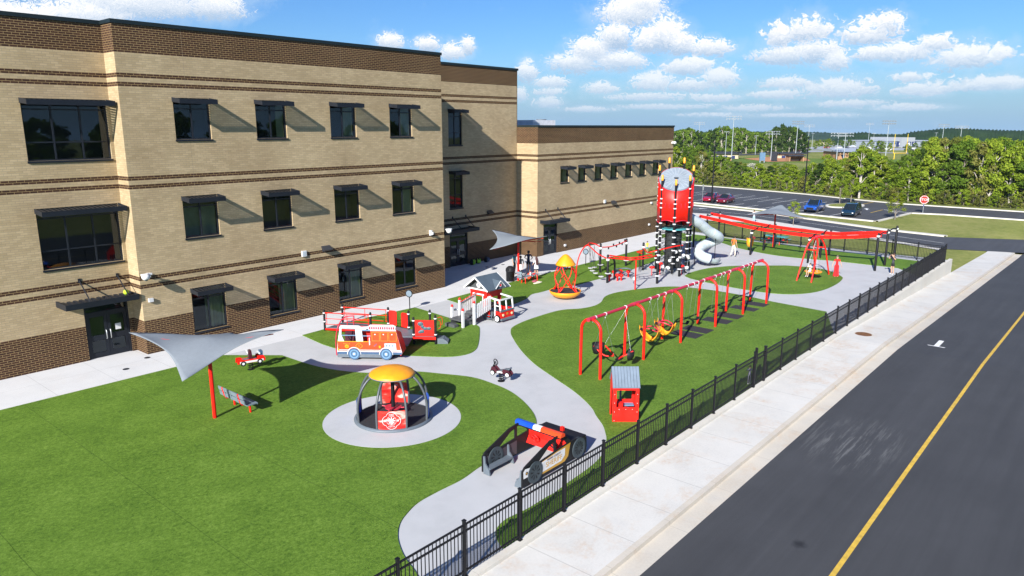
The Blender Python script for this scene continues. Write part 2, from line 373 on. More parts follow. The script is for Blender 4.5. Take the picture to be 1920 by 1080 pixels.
# ---------------------------------------------------------------- far road, car park and verge
def gp(px,py): p=gt(px,py); return (p.x,p.y,p.z)
up=[(1180,391),(1290,399),(1345,402),(1399,407.5),(1480,420),(1568,434),(1680,452),(1770,467)]
fk=[(1180,372),(1300,385.8),(1400,396),(1500,409.7),(1652,431.4),(1770,444.4)]
def ext(P,d):
    a=Vector(P[-1]);b=Vector(P[-2]); v=(a-b).normalized()*d; return P+[tuple(a+v)]
UPP=[gp(*q) for q in up]; FKP=[gp(*q) for q in fk]
sheet('far_road',UPP+[(97,-9,-1.7),(110,-9,-1.7)]+FKP[::-1],ASPHF,.006)
sheet('far_sidewalk',UPP[1:]+[gp(*q) for q in [(1770,470.5),(1680,456),(1570,438.5),(1507,429),(1445,423),(1395,417),(1350,414.2),(1290,413)]],SIDEW,.02)
def kerbline(pts,w=.35,h=.14,name='far_kerb'):
    g=MB(); P=[Vector(p) for p in pts]; vs=[];fs=[]
    for i,p in enumerate(P):
        t=(P[min(i+1,len(P)-1)]-P[max(i-1,0)]); t.z=0; t.normalize(); nn=Vector((-t.y,t.x,0))
        z=p.z
        for a,b in ((0,0),(0,h),(w,h),(w,0)): q=p+nn*a; vs.append((q.x,q.y,z+b-.02 if b==0 else z+b))
    for i in range(len(P)-1):
        a=4*i;c=a+4; fs+=[(a,c,c+1,a+1),(a+1,c+1,c+2,a+2),(a+2,c+2,c+3,a+3)]
    g.add(vs,fs); return tag(g.build(name,FARK,fix=True),kind='structure')
kerbline(FKP,.9)
near=[(1180,367),(1265,376.5),(1300,380.2),(1400,390.2),(1497,400.5),(1641,415.4)]
back=[(1180,336),(1265,344.5),(1300,347.8),(1400,355.5),(1507,364.7),(1596,374.5),(1680,382.5),(1770,388.6),(1930,399)]
NEP=[gp(*q) for q in near]; BKP=[gp(*q) for q in back]
e1=gp(1641,415.4); e2=gp(1706,400); e3=gp(1770,402.8); e4=gp(1930,414)
sheet('car_park',NEP+[e2,e3,e4]+BKP[::-1],ASPHF,.02)
kerbline(NEP,-.5); kerbline(BKP,.6); kerbline([e1,e2,e3,e4],-.4)
def pline(a,b,w=.12,mat=LINEW,dz=.03,name='parking_line'):
    a=Vector(a);b=Vector(b);t=(b-a);t.z=0;t.normalize();nn=Vector((-t.y,t.x,0))*w/2
    m=MB(); z=Vector((0,0,dz)); m.quad(a-nn+z,b-nn+z,b+nn+z,a+nn+z); return tag(m.build(name,mat,fix=True),kind='structure')
K=1.1545
O=Vector((106.0*K,40.7*K,-1.7)); A=Vector((122.7,47.3,-1.7))
u_=(Vector(NEP[3])-Vector(NEP[4])).normalized(); w_=Vector((u_.y,-u_.x,0)); w_=Vector((math.cos(R(-4)),math.sin(R(-4)),0))
for k in range(-4,8):
    p=Vector(NEP[4])+u_*(4.1+2.9*k); p.z=-1.7
    if k>-2 or k in(-2,-3): pline(p+w_*.1,p+w_*5.3)
for k in range(-1,9):
    p=Vector((122.4,46.9,-1.7))+u_*(2.9*(k-1)); pline(p,p+w_*9.6)
pline(Vector((122.4,46.9,-1.7))+w_*4.8-u_*6,Vector((122.4,46.9,-1.7))+w_*4.8+u_*20)
pline(gp(1657,393.3),gp(1708,400),.2); pline(gp(1632,399.3),gp(1655,393.6),.15,LINEY); pline(gp(1614,384),gp(1638,379),.15,LINEY)
for q,r_ in (((1625,392.3),0),((1672,397),.5)):
    p=gp(*q); m=MB(); m.T=Matrix.Translation((p[0],p[1],p[2]+.032))@Matrix.Rotation(r_+.3,4,'Z'); m.add([(-1.3,-.15,0),(0,-.15,0),(0,-.45,0),(1.2,0,0),(0,.45,0),(0,.15,0),(-1.3,.15,0)],[tuple(range(7))]); structure('road_arrow',m,LINEW)
p=gp(1311,384.8+6); m=MB(); m.T=Matrix.Translation((p[0],p[1],p[2]+.012))@Matrix.Rotation(R(-70),4,'Z'); m.add([(-1.6,-.15,0),(0,-.15,0),(0,-.5,0),(1.4,0,0),(0,.5,0),(0,.15,0),(-1.6,.15,0)],[tuple(range(7))]); structure('road_arrow',m,LINEW)
# faint lane line on the far road
for i in range(5):
    f=lambda P,t:(Vector(P[0]).lerp(Vector(P[-1]),t))
pl=[gp(*q) for q in [(1290,391.5),(1400,402),(1500,416),(1600,430),(1700,446),(1770,456)]]
for i in range(5): pline(pl[i],pl[i+1],.1,LINEW,.012,'road_line')
# planted island in the car park
ci=Vector(gp(1584,386.5)); m=MB()
m.T=Matrix.Translation((ci.x,ci.y,ci.z+.02))@Matrix.Rotation(math.atan2(u_.y,u_.x),4,'Z')@Matrix.Diagonal((1.0,1.6,1,1)); m.cyl((0,0,0),2.5,.15,28); m.mi=1; m.cyl((0,0,.15),2.1,.03,28); structure('parking_island',m,[FARK,GRASS])
# ---------------------------------------------------------------- the school
def mk_brick():
    m,N,b=newmat('banded_brickwork'); ge=N.n('ShaderNodeNewGeometry'); xyz=N.n('ShaderNodeSeparateXYZ',{0:ge.outputs['Position']})
    nx=N.n('ShaderNodeSeparateXYZ',{0:ge.outputs['True Normal']}).outputs[0]
    side=N.math('GREATER_THAN',N.math('ABSOLUTE',nx),.5)
    mx=N.n('ShaderNodeMix',{0:side,2:xyz.outputs[0],3:xyz.outputs[1]}); z=xyz.outputs[2]
    vec=N.n('ShaderNodeCombineXYZ',{0:mx.outputs[0],1:z,2:0.0}).outputs[0]
    def brick(c1,c2,mo):
        nd=N.n('ShaderNodeTexBrick',{'Vector':vec,'Color1':c4(c1),'Color2':c4(c2),'Mortar':c4(mo),'Scale':1.0,'Mortar Size':.009,'Mortar Smooth':.2,'Bias':0.0,'Brick Width':.3,'Row Height':.1})
        return nd
    t=brick((.56,.43,.26),(.45,.345,.2),(.37,.3,.2)); d=brick((.075,.034,.02),(.045,.021,.014),(.36,.255,.125))
    bands=[(-.5,1.7),(3.3,3.5),(3.7,3.9),(8.1,8.3),(8.5,8.7),(12.8,13.0),(13.2,13.4),(14.3,20.0)]
    wing=N.math('GREATER_THAN',xyz.outputs[0],48.55)
    k=N.math('MULTIPLY',wing,N.math('GREATER_THAN',z,9.6))
    for a,c in bands: k=N.math('ADD',k,N.math('MULTIPLY',N.math('GREATER_THAN',z,a),N.math('LESS_THAN',z,c)))
    k=N.math('MINIMUM',k,1.0)
    cc=N.mix(k,t.outputs[0],d.outputs[0])
    n=N.noise(vec,.35,6,.65); cc=N.mix(.5,cc,N.ramp(n,[(.3,(.55,.5,.45)),(.7,(1,1,1))]),'MULTIPLY')
    n2=N.n('ShaderNodeMapping',{'Vector':vec,'Scale':(.6,6,1)}).outputs[0]; cc=N.mix(.25,cc,N.ramp(N.noise(n2,1.0,4,.7),[(.35,(.7,.68,.62)),(.65,(1,1,1))]),'MULTIPLY')
    # thin control joints
    q=N.math('FRACT',N.math('DIVIDE',N.math('ADD',mx.outputs[0],93.9),9.3)); jl=N.math('LESS_THAN',q,.0018)
    cc=N.mix(N.math('MULTIPLY',jl,.6),cc,(.25,.2,.14))
    lk(N,cc,b.inputs['Base Color']); b.inputs['Roughness'].default_value=.85; b.inputs['Specular IOR Level'].default_value=.2
    bump(N,b,N.math('SUBTRACT',1.0,N.mix(k,t.outputs[1],d.outputs[1])),.5,.008); return m
BRICK=mk_brick()
def mk_glass(name,tint=.35,base=.03):
    m=bpy.data.materials.new(name); m.use_nodes=True; N=NT(m.node_tree); out=m.node_tree.nodes['Material Output']; m.node_tree.nodes.remove(m.node_tree.nodes['Principled BSDF'])
    tr=N.n('ShaderNodeBsdfTransparent',{'Color':(tint,tint*1.05,tint,1)}); gl=N.n('ShaderNodeBsdfGlossy',{'Color':(.5,.58,.66,1),'Roughness':.015})
    ge=N.n('ShaderNodeNewGeometry'); nz=N.noise(ge.outputs['Position'],1.7,2)
    bp=N.n('ShaderNodeBump',{'Strength':.02,'Distance':.02,'Height':nz}); lk(N,bp.outputs[0],gl.inputs['Normal'])
    fr=N.n('ShaderNodeFresnel',{'IOR':1.7}); f=N.math('ADD',N.math('MULTIPLY',fr.outputs[0],.9),base)
    mx=N.n('ShaderNodeMixShader',{0:f,1:tr.outputs[0],2:gl.outputs[0]}); lk(N,mx.outputs[0],out.inputs[0]); return m
GLASS=mk_glass('window_glass',.66,.02); CGLASS=mk_glass('car_glass',.12,.05)
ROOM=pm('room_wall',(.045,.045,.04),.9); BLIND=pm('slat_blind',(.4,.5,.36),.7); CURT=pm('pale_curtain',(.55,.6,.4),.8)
ROOF=pm('roof_membrane',(.5,.5,.5),.8); COP=pm('dark_green_coping',(.008,.016,.018),.5,.1)
SB=Vector((25,36.1,0)); school=thing('school_building','three storey tan brick school with dark brown bands and a lower wing','school',SB)
def PB(): m=MB(); m.T=Matrix.Translation(-SB); return m
def facade(m,ax,p,u0,u1,z0,z1,holes,depth=.14,inw=1):
    """a wall plane with openings and their reveals; ax 'y': plane y=p seen from -y, 'x': plane x=p seen from -x"""
    P=(lambda u,z,d=0:(u,p+d*inw,z)) if ax=='y' else (lambda u,z,d=0:(p+d*inw,u,z))
    us=sorted({u0,u1}|{h[0] for h in holes}|{h[2] for h in holes}); zs=sorted({z0,z1}|{h[1] for h in holes}|{h[3] for h in holes})
    for i in range(len(us)-1):
        for j in range(len(zs)-1):
            cu=(us[i]+us[i+1])/2;cz=(zs[j]+zs[j+1])/2
            if any(h[0]<cu<h[2] and h[1]<cz<h[3] for h in holes): continue
            q=[P(us[i],zs[j]),P(us[i+1],zs[j]),P(us[i+1],zs[j+1]),P(us[i],zs[j+1])]
            m.quad(*(q if ax=='y' else q[::-1]))
    for h in holes:
        a,b,c,d=h
        m.quad(P(a,b),P(a,b,depth),P(c,b,depth),P(c,b)); m.quad(P(a,d),P(c,d),P(c,d,depth),P(a,d,depth))
        m.quad(P(a,b),P(a,d),P(a,d,depth),P(a,b,depth)); m.quad(P(c,b),P(c,b,depth),P(c,d,depth),P(c,d))
XW=[17.0,21.35,26.07,30.5]; ROWS=[(10.37,12.36),(5.5,7.6),(.6,2.92)]
main=[(x,a,x+1.84,b) for x in XW for a,b in ROWS]
left=[(10.9,9.5,14.4,12.2),(10.9,4.62,14.4,7.4)]; ldoor=(12.32,0.0,14.33,2.65)
rec=[(40.42,9.57,41.92,12.3),(40.42,4.67,41.92,7.6)]; rdoor=(40.36,0,42.4,2.62)
wx=[51.83,54.5,57.15,59.8,62.45,65.12,67.77]; wing=[(x,6.17,x+1.26,7.6) for x in wx]; wdoor=(49.5,0,51.48,2.72)
m=PB()
facade(m,'y',36.1,14.55,35.0,-.3,15.55,main); m.quad((14.55,37.25,-.3),(14.55,36.1,-.3),(14.55,36.1,15.55),(14.55,37.25,15.55))
m.quad((35,36.1,-.3),(35,41,-.3),(35,41,15.55),(35,36.1,15.55))
m.build('main_wall',BRICK,school)
m=PB(); facade(m,'y',37.25,-14,14.55,-.3,15.55,left+[ldoor]); m.quad((-14,60,-.3),(-14,37.25,-.3),(-14,37.25,15.55),(-14,60,15.55)); m.build('entrance_wall',BRICK,school)
m=PB(); facade(m,'y',41.0,35.0,48.62,-.3,15.55,rec+[rdoor]); m.quad((48.62,41,11.1),(48.62,60,11.1),(48.62,60,15.55),(48.62,41,15.55)); m.build('recessed_wall',BRICK,school)
m=PB(); facade(m,'y',38.75,48.62,71.95,-.3,10.95,wing+[wdoor]); m.quad((48.62,41,-.3),(48.62,38.75,-.3),(48.62,38.75,10.95),(48.62,41,10.95)); m.quad((71.95,38.75,-2),(71.95,62,-2),(71.95,62,10.95),(71.95,38.75,10.95)); m.build('wing_wall',BRICK,school)
m=PB(); m.box(-14,37.6,14.9,14.8,60,15); m.box(14.8,36.4,14.9,34.8,60,15); m.box(34.8,41.3,14.9,48.4,60,15); m.build('roof',ROOF,school)
m=PB(); m.box(48.9,39.1,10.3,71.7,62,10.4); m.build('wing_roof',ROOF,school)
def coping(pts,z,h=.17,w=.42):
    m=PB()
    for a,b in zip(pts,pts[1:]):
        x0,x1=sorted((a[0],b[0])); y0,y1=sorted((a[1],b[1]))
        if abs(a[1]-b[1])<.01: m.box(x0-.06,y0-.06,z,x1+.06,y0+w,z+h)
        else: m.box(x0-.058,y0+.43,z,x0+w,y1-.07,z+h-.003)
    return m
coping([(14.55,36.1),(35.0,36.1)],15.551,).build('coping',COP,school)
m=PB(); m.box(14.49,36.53,15.551,14.9,37.18,15.718); m.box(-14,37.19,15.551,14.9,37.7,15.72); m.build('coping',COP,school)
m=PB(); m.box(34.6,36.53,15.551,35.06,40.9,15.718); m.box(35.07,40.94,15.551,48.7,41.4,15.72); m.box(48.25,41.41,15.551,48.68,60,15.718); m.build('coping',COP,school)
m=PB(); m.box(48.56,38.69,10.951,72.0,39.15,11.1); m.box(48.56,39.16,10.951,49.0,40.93,11.098); m.box(71.55,39.16,10.951,72.0,62,11.098); m.build('coping',COP,school)
def window(h,Y,ncol,trans,hood=.8,inner=None,hoodw=.0):
    x0,z0,x1,z1=h; y=Y+.09; m=PB(); t=.06
    m.box(x0,y,z0,x0+t,y+.1,z1); m.box(x1-t,y,z0,x1,y+.1,z1); m.box(x0+t,y,z0,x1-t,y+.1,z0+t); m.box(x0+t,y,z1-t,x1-t,y+.1,z1)
    w=(x1-x0)/ncol
    for i in range(1,ncol): m.box(x0+w*i-.035,y+.005,z0+t,x0+w*i+.035,y+.1,z1-t)
    for f in trans:
        zt=z0+(z1-z0)*f
        for i in range(ncol): m.box(x0+w*i+(t if i==0 else .035),y+.01,zt-.03,x0+w*(i+1)-(t if i==ncol-1 else .035),y+.09,zt+.03)
    m.box(x0-.03,Y-.05,z0-.09,x1+.03,Y+.08,z0-.003)     # sill
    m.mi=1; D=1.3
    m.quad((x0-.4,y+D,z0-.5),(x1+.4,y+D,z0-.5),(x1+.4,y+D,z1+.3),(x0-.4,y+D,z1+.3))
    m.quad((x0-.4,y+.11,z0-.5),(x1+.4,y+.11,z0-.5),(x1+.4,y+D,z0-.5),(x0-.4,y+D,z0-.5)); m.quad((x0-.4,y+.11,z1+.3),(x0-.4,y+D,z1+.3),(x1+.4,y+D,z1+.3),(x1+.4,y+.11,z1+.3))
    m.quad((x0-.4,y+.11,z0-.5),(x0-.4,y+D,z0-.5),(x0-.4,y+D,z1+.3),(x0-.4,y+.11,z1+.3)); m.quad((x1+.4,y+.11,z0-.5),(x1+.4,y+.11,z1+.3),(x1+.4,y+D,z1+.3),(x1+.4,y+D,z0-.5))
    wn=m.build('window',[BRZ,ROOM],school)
    g=MB(); g.T=m.T; g.quad((x0+t,y+.05,z0+t),(x1-t,y+.05,z0+t),(x1-t,y+.05,z1-t),(x0+t,y+.05,z1-t)); g.build('pane',GLASS,wn)
    if inner=='blind':
        b=MB(); b.T=m.T; n=26
        for i in range(n):
            z=z0+.05+(z1-z0-.55)*i/n; b.quad((x0+.05,y+.2,z),(x1-.05,y+.2,z),(x1-.05,y+.235,z+.055),(x0+.05,y+.235,z+.055))
        b.build('blind',BLIND,wn)
    elif inner:
        b=MB(); b.T=m.T
        for a,c in inner:
            n=14; vs=[];fs=[]
            for i in range(n+1):
                x=x0+(x1-x0)*(a+(c-a)*i/n); yy=y+.25+.05*math.sin(i*2.1)
                vs+=[(x,yy,z0+.02),(x,yy,z1-.1)]
            for i in range(n): fs.append((2*i,2*i+2,2*i+3,2*i+1))
            b.add(vs,fs,True)
        b.build('curtain',CURT,wn)
    if hood:
        b=MB(); b.T=m.T; a,c=x0-.04-hoodw,x1+.04
        yf=Y-hood; zt=z1+.0; hh=.23
        b.box(a,yf,zt-hh-.06,c,yf+.04,zt-.06); b.add([(a,yf+.04,zt-.27),(a+.03,yf+.04,zt-.27),(a+.03,Y-.004,zt-.2),(a,Y-.004,zt-.2),(a,yf+.04,zt-.06),(a+.03,yf+.04,zt-.06),(a+.03,Y-.004,zt+.02),(a,Y-.004,zt+.02)],[(0,3,2,1),(4,5,6,7),(0,1,5,4),(1,2,6,5),(2,3,7,6),(3,0,4,7)])
        b.add([(c-.03,yf+.04,zt-.27),(c,yf+.04,zt-.27),(c,Y-.004,zt-.2),(c-.03,Y-.004,zt-.2),(c-.03,yf+.04,zt-.06),(c,yf+.04,zt-.06),(c,Y-.004,zt+.02),(c-.03,Y-.004,zt+.02)],[(0,3,2,1),(4,5,6,7),(0,1,5,4),(1,2,6,5),(2,3,7,6),(3,0,4,7)])
        k=9; n=int((c-a-.06)/.1)
        for i in range(n):     # ribbed decking on top
            xa=a+.03+(c-a-.06)*i/n; xb=a+.03+(c-a-.06)*(i+1)/n; zz=.0 if i%2 else -.03
            b.add([(xa,yf+.04,zt-.1+zz),(xb,yf+.04,zt-.1+zz),(xb,Y-.004,zt-.02+zz),(xa,Y-.004,zt-.02+zz)],[(0,1,2,3)])
        b.build('window_hood',BRZ,wn)
inn={0:None,1:[(.75,.98)],2:[(.55,.95)],3:[(.6,.98)]}
for i,x in enumerate(XW):
    for j,(a,b) in enumerate(ROWS):
        it='blind' if (i==0 and j==1) else (None if (i,j) in((1,1),(2,1),(3,2),(0,0)) else [(.45,.98)] if j==2 else inn[i])
        window((x,a,x+1.84,b),36.1,2,(.74,),inner=it)
for h in left: window(h,37.25,3,(.3,.83),hood=.95)
for h in rec: window(h,41.0,2,(.35,.8),hood=.75)
for h in wing: window(h,38.75,1,(),hood=.8,inner=[(.62,.98)])
def door(h,Y,canopy,paper=False):
    x0,z0,x1,z1=h; y=Y+.1; m=PB(); t=.09; zt=z1-.45 if z1>2.6 else z1-.4
    m.box(x0,y-.04,0.003,x0+t,y+.1,z1); m.box(x1-t,y-.04,0.003,x1,y+.1,z1); m.box(x0+t,y-.04,z1-.07,x1-t,y+.1,z1); m.box(x0+t,y-.03,zt,x1-t,y+.09,zt+.09)
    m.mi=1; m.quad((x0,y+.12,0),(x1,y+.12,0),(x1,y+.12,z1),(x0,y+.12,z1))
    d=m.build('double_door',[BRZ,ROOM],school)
    g=MB(); g.T=m.T; g.quad((x0+t,y+.04,zt+.09),(x1-t,y+.04,zt+.09),(x1-t,y+.04,z1-.07),(x0+t,y+.04,z1-.07)); g.build('transom_pane',GLASS,d)
    xm=(x0+x1)/2
    for s,(a,b) in enumerate(((x0+t+.006,xm-.006),(xm+.006,x1-t-.006))):
        l=MB(); l.T=m.T; fr=.14
        l.box(a,y,.02,a+fr,y+.05,zt-.01); l.box(b-fr,y,.02,b,y+.05,zt-.01); l.box(a+fr,y,.02,b-fr,y+.05,.26); l.box(a+fr,y,zt-.16,b-fr,y+.05,zt-.01); l.box(a+fr,y,.85,b-fr,y+.05,1.1)
        l.build('door_leaf',BRZ,d)
        g=MB(); g.T=m.T; g.quad((a+fr,y+.03,.26),(b-fr,y+.03,.26),(b-fr,y+.03,.85),(a+fr,y+.03,.85)); g.quad((a+fr,y+.03,1.1),(b-fr,y+.03,1.1),(b-fr,y+.03,zt-.16),(a+fr,y+.03,zt-.16)); g.build('pane',GLASS,d)
        q=MB(); q.T=m.T; hx=(b-.09 if s==0 else a+.09); q.tube([(hx,y-.005,.88),(hx,y-.06,.92),(hx,y-.06,1.28),(hx,y-.005,1.32)],.024,8); q.build('handle',STEEL,d)
        if paper and s: q=MB(); q.T=m.T; q.box(a+.34,y-.006,1.25,a+.6,y+.0,1.55); q.build('notice',WHT,d)
    a,b,dp,zc,rods=canopy
    c=PB(); c.box(a,Y-dp,zc-.13,b,Y-dp+.06,zc+.14); c.box(a,Y-dp+.06,zc-.13,a+.06,Y-.003,zc+.139); c.box(b-.06,Y-dp+.06,zc-.13,b,Y-.003,zc+.139)
    n=int((b-a)/.13)
    for i in range(n):
        xa=a+.06+(b-a-.12)*i/n; xb=a+.06+(b-a-.12)*(i+1)/n; zz=.03 if i%2 else -.03
        c.box(xa,Y-dp+.06,zc-.05,xb,Y-.003,zc+.02+zz)
    cn=c.build('door_canopy',BRZ,school)
    for rx in rods:
        q=PB(); q.tube([(rx,Y-dp+.15,zc+.1),(rx,Y-.002,zc+.95)],.03,6); q.box(rx-.06,Y-.03,zc+.85,rx+.06,Y-.001,zc+1.05); q.build('tie_rod',BRZ,cn)
door(ldoor,37.25,(11.2,14.42,1.25,2.98,(12.3,14.0)),True)
door(rdoor,41.0,(38.7,42.55,1.2,3.0,(40.7,42.2)))
door(wdoor,38.75,(49.0,51.9,1.1,3.0,(49.75,51.5)))
DKM=pm('dark_wall_light',(.03,.033,.04),.4)
for x,y,z in ((25.25,36.1,3.85),(60.35,38.75,3.7),(45.0,41.0,3.9)):
    m=PB(); m.add([(x-.3,y-.002,z+.28),(x+.3,y-.002,z+.28),(x+.3,y-.35,z+.06),(x-.3,y-.35,z+.06),(x-.22,y-.002,z-.05),(x+.22,y-.002,z-.05),(x+.22,y-.22,z-.02),(x-.22,y-.22,z-.02)],[(0,1,2,3),(0,3,7,4),(1,5,6,2),(3,2,6,7),(4,7,6,5)]); m.build('wall_light',DKM,school)
for x,y,z,w in ((23.75,36.1,3.85,.15),(58.9,38.75,4.0,.14)):
    m=PB(); m.box(x-w,y-.09,z-w*1.1,x+w,y-.001,z+w*1.1); m.mi=1; m.box(x-w*.7,y-.096,z-w*.8,x+w*.7,y-.09,z+w*.8); m.build('wall_speaker',[WHT,LGRY],school)
def camera_part(x,y,z):
    m=PB(); m.box(x-.08,y-.12,z-.1,x+.1,y-.001,z+.1); m.tube([(x,y-.1,z),(x-.1,y-.3,z+.12),(x-.2,y-.5,z+.1)],.04,8); m.ball((x-.3,y-.5,z),(.2,.17,.16)); m.box(x-.45,y-.42,z+.06,x+.05,y-.3,z+.14)
    m.mi=1; m.ball((x-.3,y-.52,z-.06),(.12,.12,.13)); m.build('security_camera',[WHT,pm('smoked_dome',(.02,.05,.06),.1)],school)
camera_part(14.95,36.1,3.95); camera_part(35.3,36.1,4.0); camera_part(71.6,38.75,9.3)
m=PB(); m.box(33.6,35.98,3.8,33.78,36.098,4.15); m.box(33.64,35.8,3.88,33.74,35.98,4.05); m.build('wall_speaker',[WHT],school)
for x,y,z in ((14.95,36.1,2.7),(52.6,38.75,.55),(67.7,38.75,3.2),(67.4,38.75,.95)):
    m=PB(); m.box(x-.11,y-.12,z-.09,x+.11,y-.001,z+.09); m.build('junction_box',WHTP,school)
# things near the school
m=MB(); m.ball((0,0,.13),.13,14,10); tag(m.build('tennis_ball',pm('yellow_green_felt',(.45,.72,.03),.9,bmp=.2),loc=(14.05,36.55,3.05)),'oversized yellow-green ball stuck on the canopy over the near school door','ball')
t=thing('rooftop_unit','white boxy air handling unit on the roof of the low wing','rooftop unit',(57.6,46.2,10.4))
m=MB(); m.box(-1.75,-1.1,.1,1.75,1.1,1.2); m.build('cabinet',WHTP,t)
m=MB(); m.box(-1.9,-1.2,0,1.9,1.2,.1); m.build('base_frame',GRYP,t)
m=MB()
for i in range(9): m.box(-1.7+.1*i,-1.13,.3,-1.64+.1*i,-1.1,1.0)
m.build('louvre',LGRY,t)
m=MB(); m.cyl((.9,0,1.2),.5,.1,20); m.build('fan_cowl',GRYP,t)
# ---------------------------------------------------------------- fences
def picket_panel(L,h=1.42,base=.08,n=None):
    m=MB(); n=n or max(3,round(L/.118))
    for z in (h-.02,h-.2,base+.06): m.box(0,-.02,z-.02,L,.02,z+.02)
    for i in range(n):
        x=L*(i+.5)/n; m.box(x-.0095,-.0095,base,x+.0095,.0095,h-.04)
    return m
def fence(name,label,pts,group=None,step=2.0,zf=lambda x,y:0.1,gate=None,offs=None):
    a=Vector(pts[0]);b=Vector(pts[1]); d=b-a; L=d.length; n=max(1,round(L/step)); an=math.atan2(d.y,d.x)
    offs=offs or [L*i/n for i in range(n+1)]; n=len(offs)-1; pans={}
    t=thing(name,label,'fence',(a.x,a.y,zf(a.x,a.y)),an,group)
    post=None
    for i in range(n+1):
        if post is None:
            m=MB(); m.box(-.035,-.035,0,.035,.035,1.5); m.box(-.045,-.045,1.5,.045,.045,1.53); m.box(-.06,-.06,0,.06,.06,.015); post=m.build('post',BLK,t); o=post
        else: o=post.copy(); COL.objects.link(o); o.parent=t
        o.location=(offs[i],0,0)
        if gate is not None and i in(gate,gate+1):
            m=MB(); m.box(-.05,-.05,0,.05,.05,1.56); m.box(-.06,-.06,1.56,.06,.06,1.6); g=m.build('gate_post',BLK,t,loc=(offs[i],0,0)); bpy.data.objects.remove(o)
            if i==gate:
                post_h=MB(); post_h.box(.06,-.05,1.05,.12,.05,1.75); post_h.build('latch',BLK,t,loc=(offs[i],0,0))
            else:
                for z in (.35,1.2): q=MB(); q.box(-.12,-.04,z,-.05,.04,z+.12); q.build('hinge',BLK,t,loc=(offs[i],0,0))
    for i in range(n):
        st=round(offs[i+1]-offs[i],2); pan=pans.get(st)
        if gate is not None and i==gate:
            picket_panel(st-.2).build('gate_panel',BLK,t,loc=(offs[i]+.1,0,0)); continue
        if pan is None: pan=picket_panel(st-.07).build('fence_panel',BLK,t); o=pan; pans[st]=pan
        else: o=pan.copy(); COL.objects.link(o); o.parent=t
        o.location=(offs[i]+.035,0,0)
    return t
if post_off:=0: pass
fence('picket_fence','long black metal picket fence with a narrow gate along the sidewalk and road',((5.2,11.4),(68.03,11.4)),gate=12,offs=[x-5.2 for x in [5.2,7.3,9.41,11.53,13.65,15.65,17.65,19.68,21.61,23.5,25.38,27.27,29.2,30.3,32.26]+[34.2+1.99*i for i in range(18)]])
fence('picket_fence','black metal picket fence crossing the far end of the playground behind the swooping red beams',((68.1,11.48),(71.2,37.8)),step=2.02,zf=lambda x,y:.0)
# ---------------------------------------------------------------- shade sails
SAIL=pm('grey_shade_fabric',(.2,.225,.25),.85,scale=8,spec=.15,var=.05,bmp=.05)
def shade_sail(loc,zs,label,half=2.0,rz=0.0,postz=3.15):
    """four cornered sail, two corners high and two low, on one central post"""
    t=thing('shade_sail',label,'shade sail',loc,rz,'shade sails on red posts')
    C=[Vector((-half,-half,zs[0])),Vector((half,-half,zs[1])),Vector((half,half,zs[2])),Vector((-half,half,zs[3]))]
    m=MB(); m.tube([(0,0,0),(0,0,postz-.15)],.075,12); m.cyl((0,0,0),.16,.02,12); m.build('post',RED,t)
    m=MB(); n=20; vs=[]
    for s in (0,-.015):
        for j in range(n+1):
            for i in range(n+1):
                u=i/n;v=j/n; p=(C[0]*(1-u)+C[1]*u)*(1-v)+(C[3]*(1-u)+C[2]*u)*v
                a=2*u-1;b=2*v-1; w=max(abs(a),abs(b)); tt=min(abs(a),abs(b)) if w>0 else 0
                ctr=Vector((0,0,p.z)); k=.24*w*w*(1-tt*tt); p=p+(ctr-p)*k
                p.z+=.22*max(0,1-math.hypot(a,b))**1.5+s
                vs.append(p)
    fs=[];k=(n+1)**2
    for j in range(n):
        for i in range(n):
            q=j*(n+1)+i; fs.append((q,q+1,q+n+2,q+n+1)); fs.append((k+q,k+q+n+1,k+q+n+2,k+q+1))
    for i in range(n):
        for a,b in ((i,i+1),(n*(n+1)+i+1,n*(n+1)+i),((i+1)*(n+1),i*(n+1)),(i*(n+1)+n,(i+1)*(n+1)+n)): fs.append((b,a,k+a,k+b))
    m.add(vs,fs,True); m.build('canopy',SAIL,t)
    for c in C:
        m=MB(); q=Vector((0,0,postz-.2)); e=c*1.0; mid=(q+e)/2; mid.z-=.1
        e=q.lerp(e,.86)-Vector((0,0,.1)); mid=(q+e)/2; m.tube([q,mid,e],[.045,.035,.02],8); m.build('arm',RED,t)
    return t
shade_sail((12.65,25.9,0),(2.52,3.5,2.64,3.5),'grey shade sail on a red post behind the empty bench, nearest to the camera')
shade_sail((39.88,33.5,0),(2.65,3.6,2.7,3.5),'grey shade sail on a red post above the people beside the trash can',rz=R(-50))
shade_sail((67.05,25.3,0),(3.4,2.9,3.75,2.9),'grey shade sail on a red post near the black fence, behind the swooping red beams',rz=R(-34),postz=3.3)
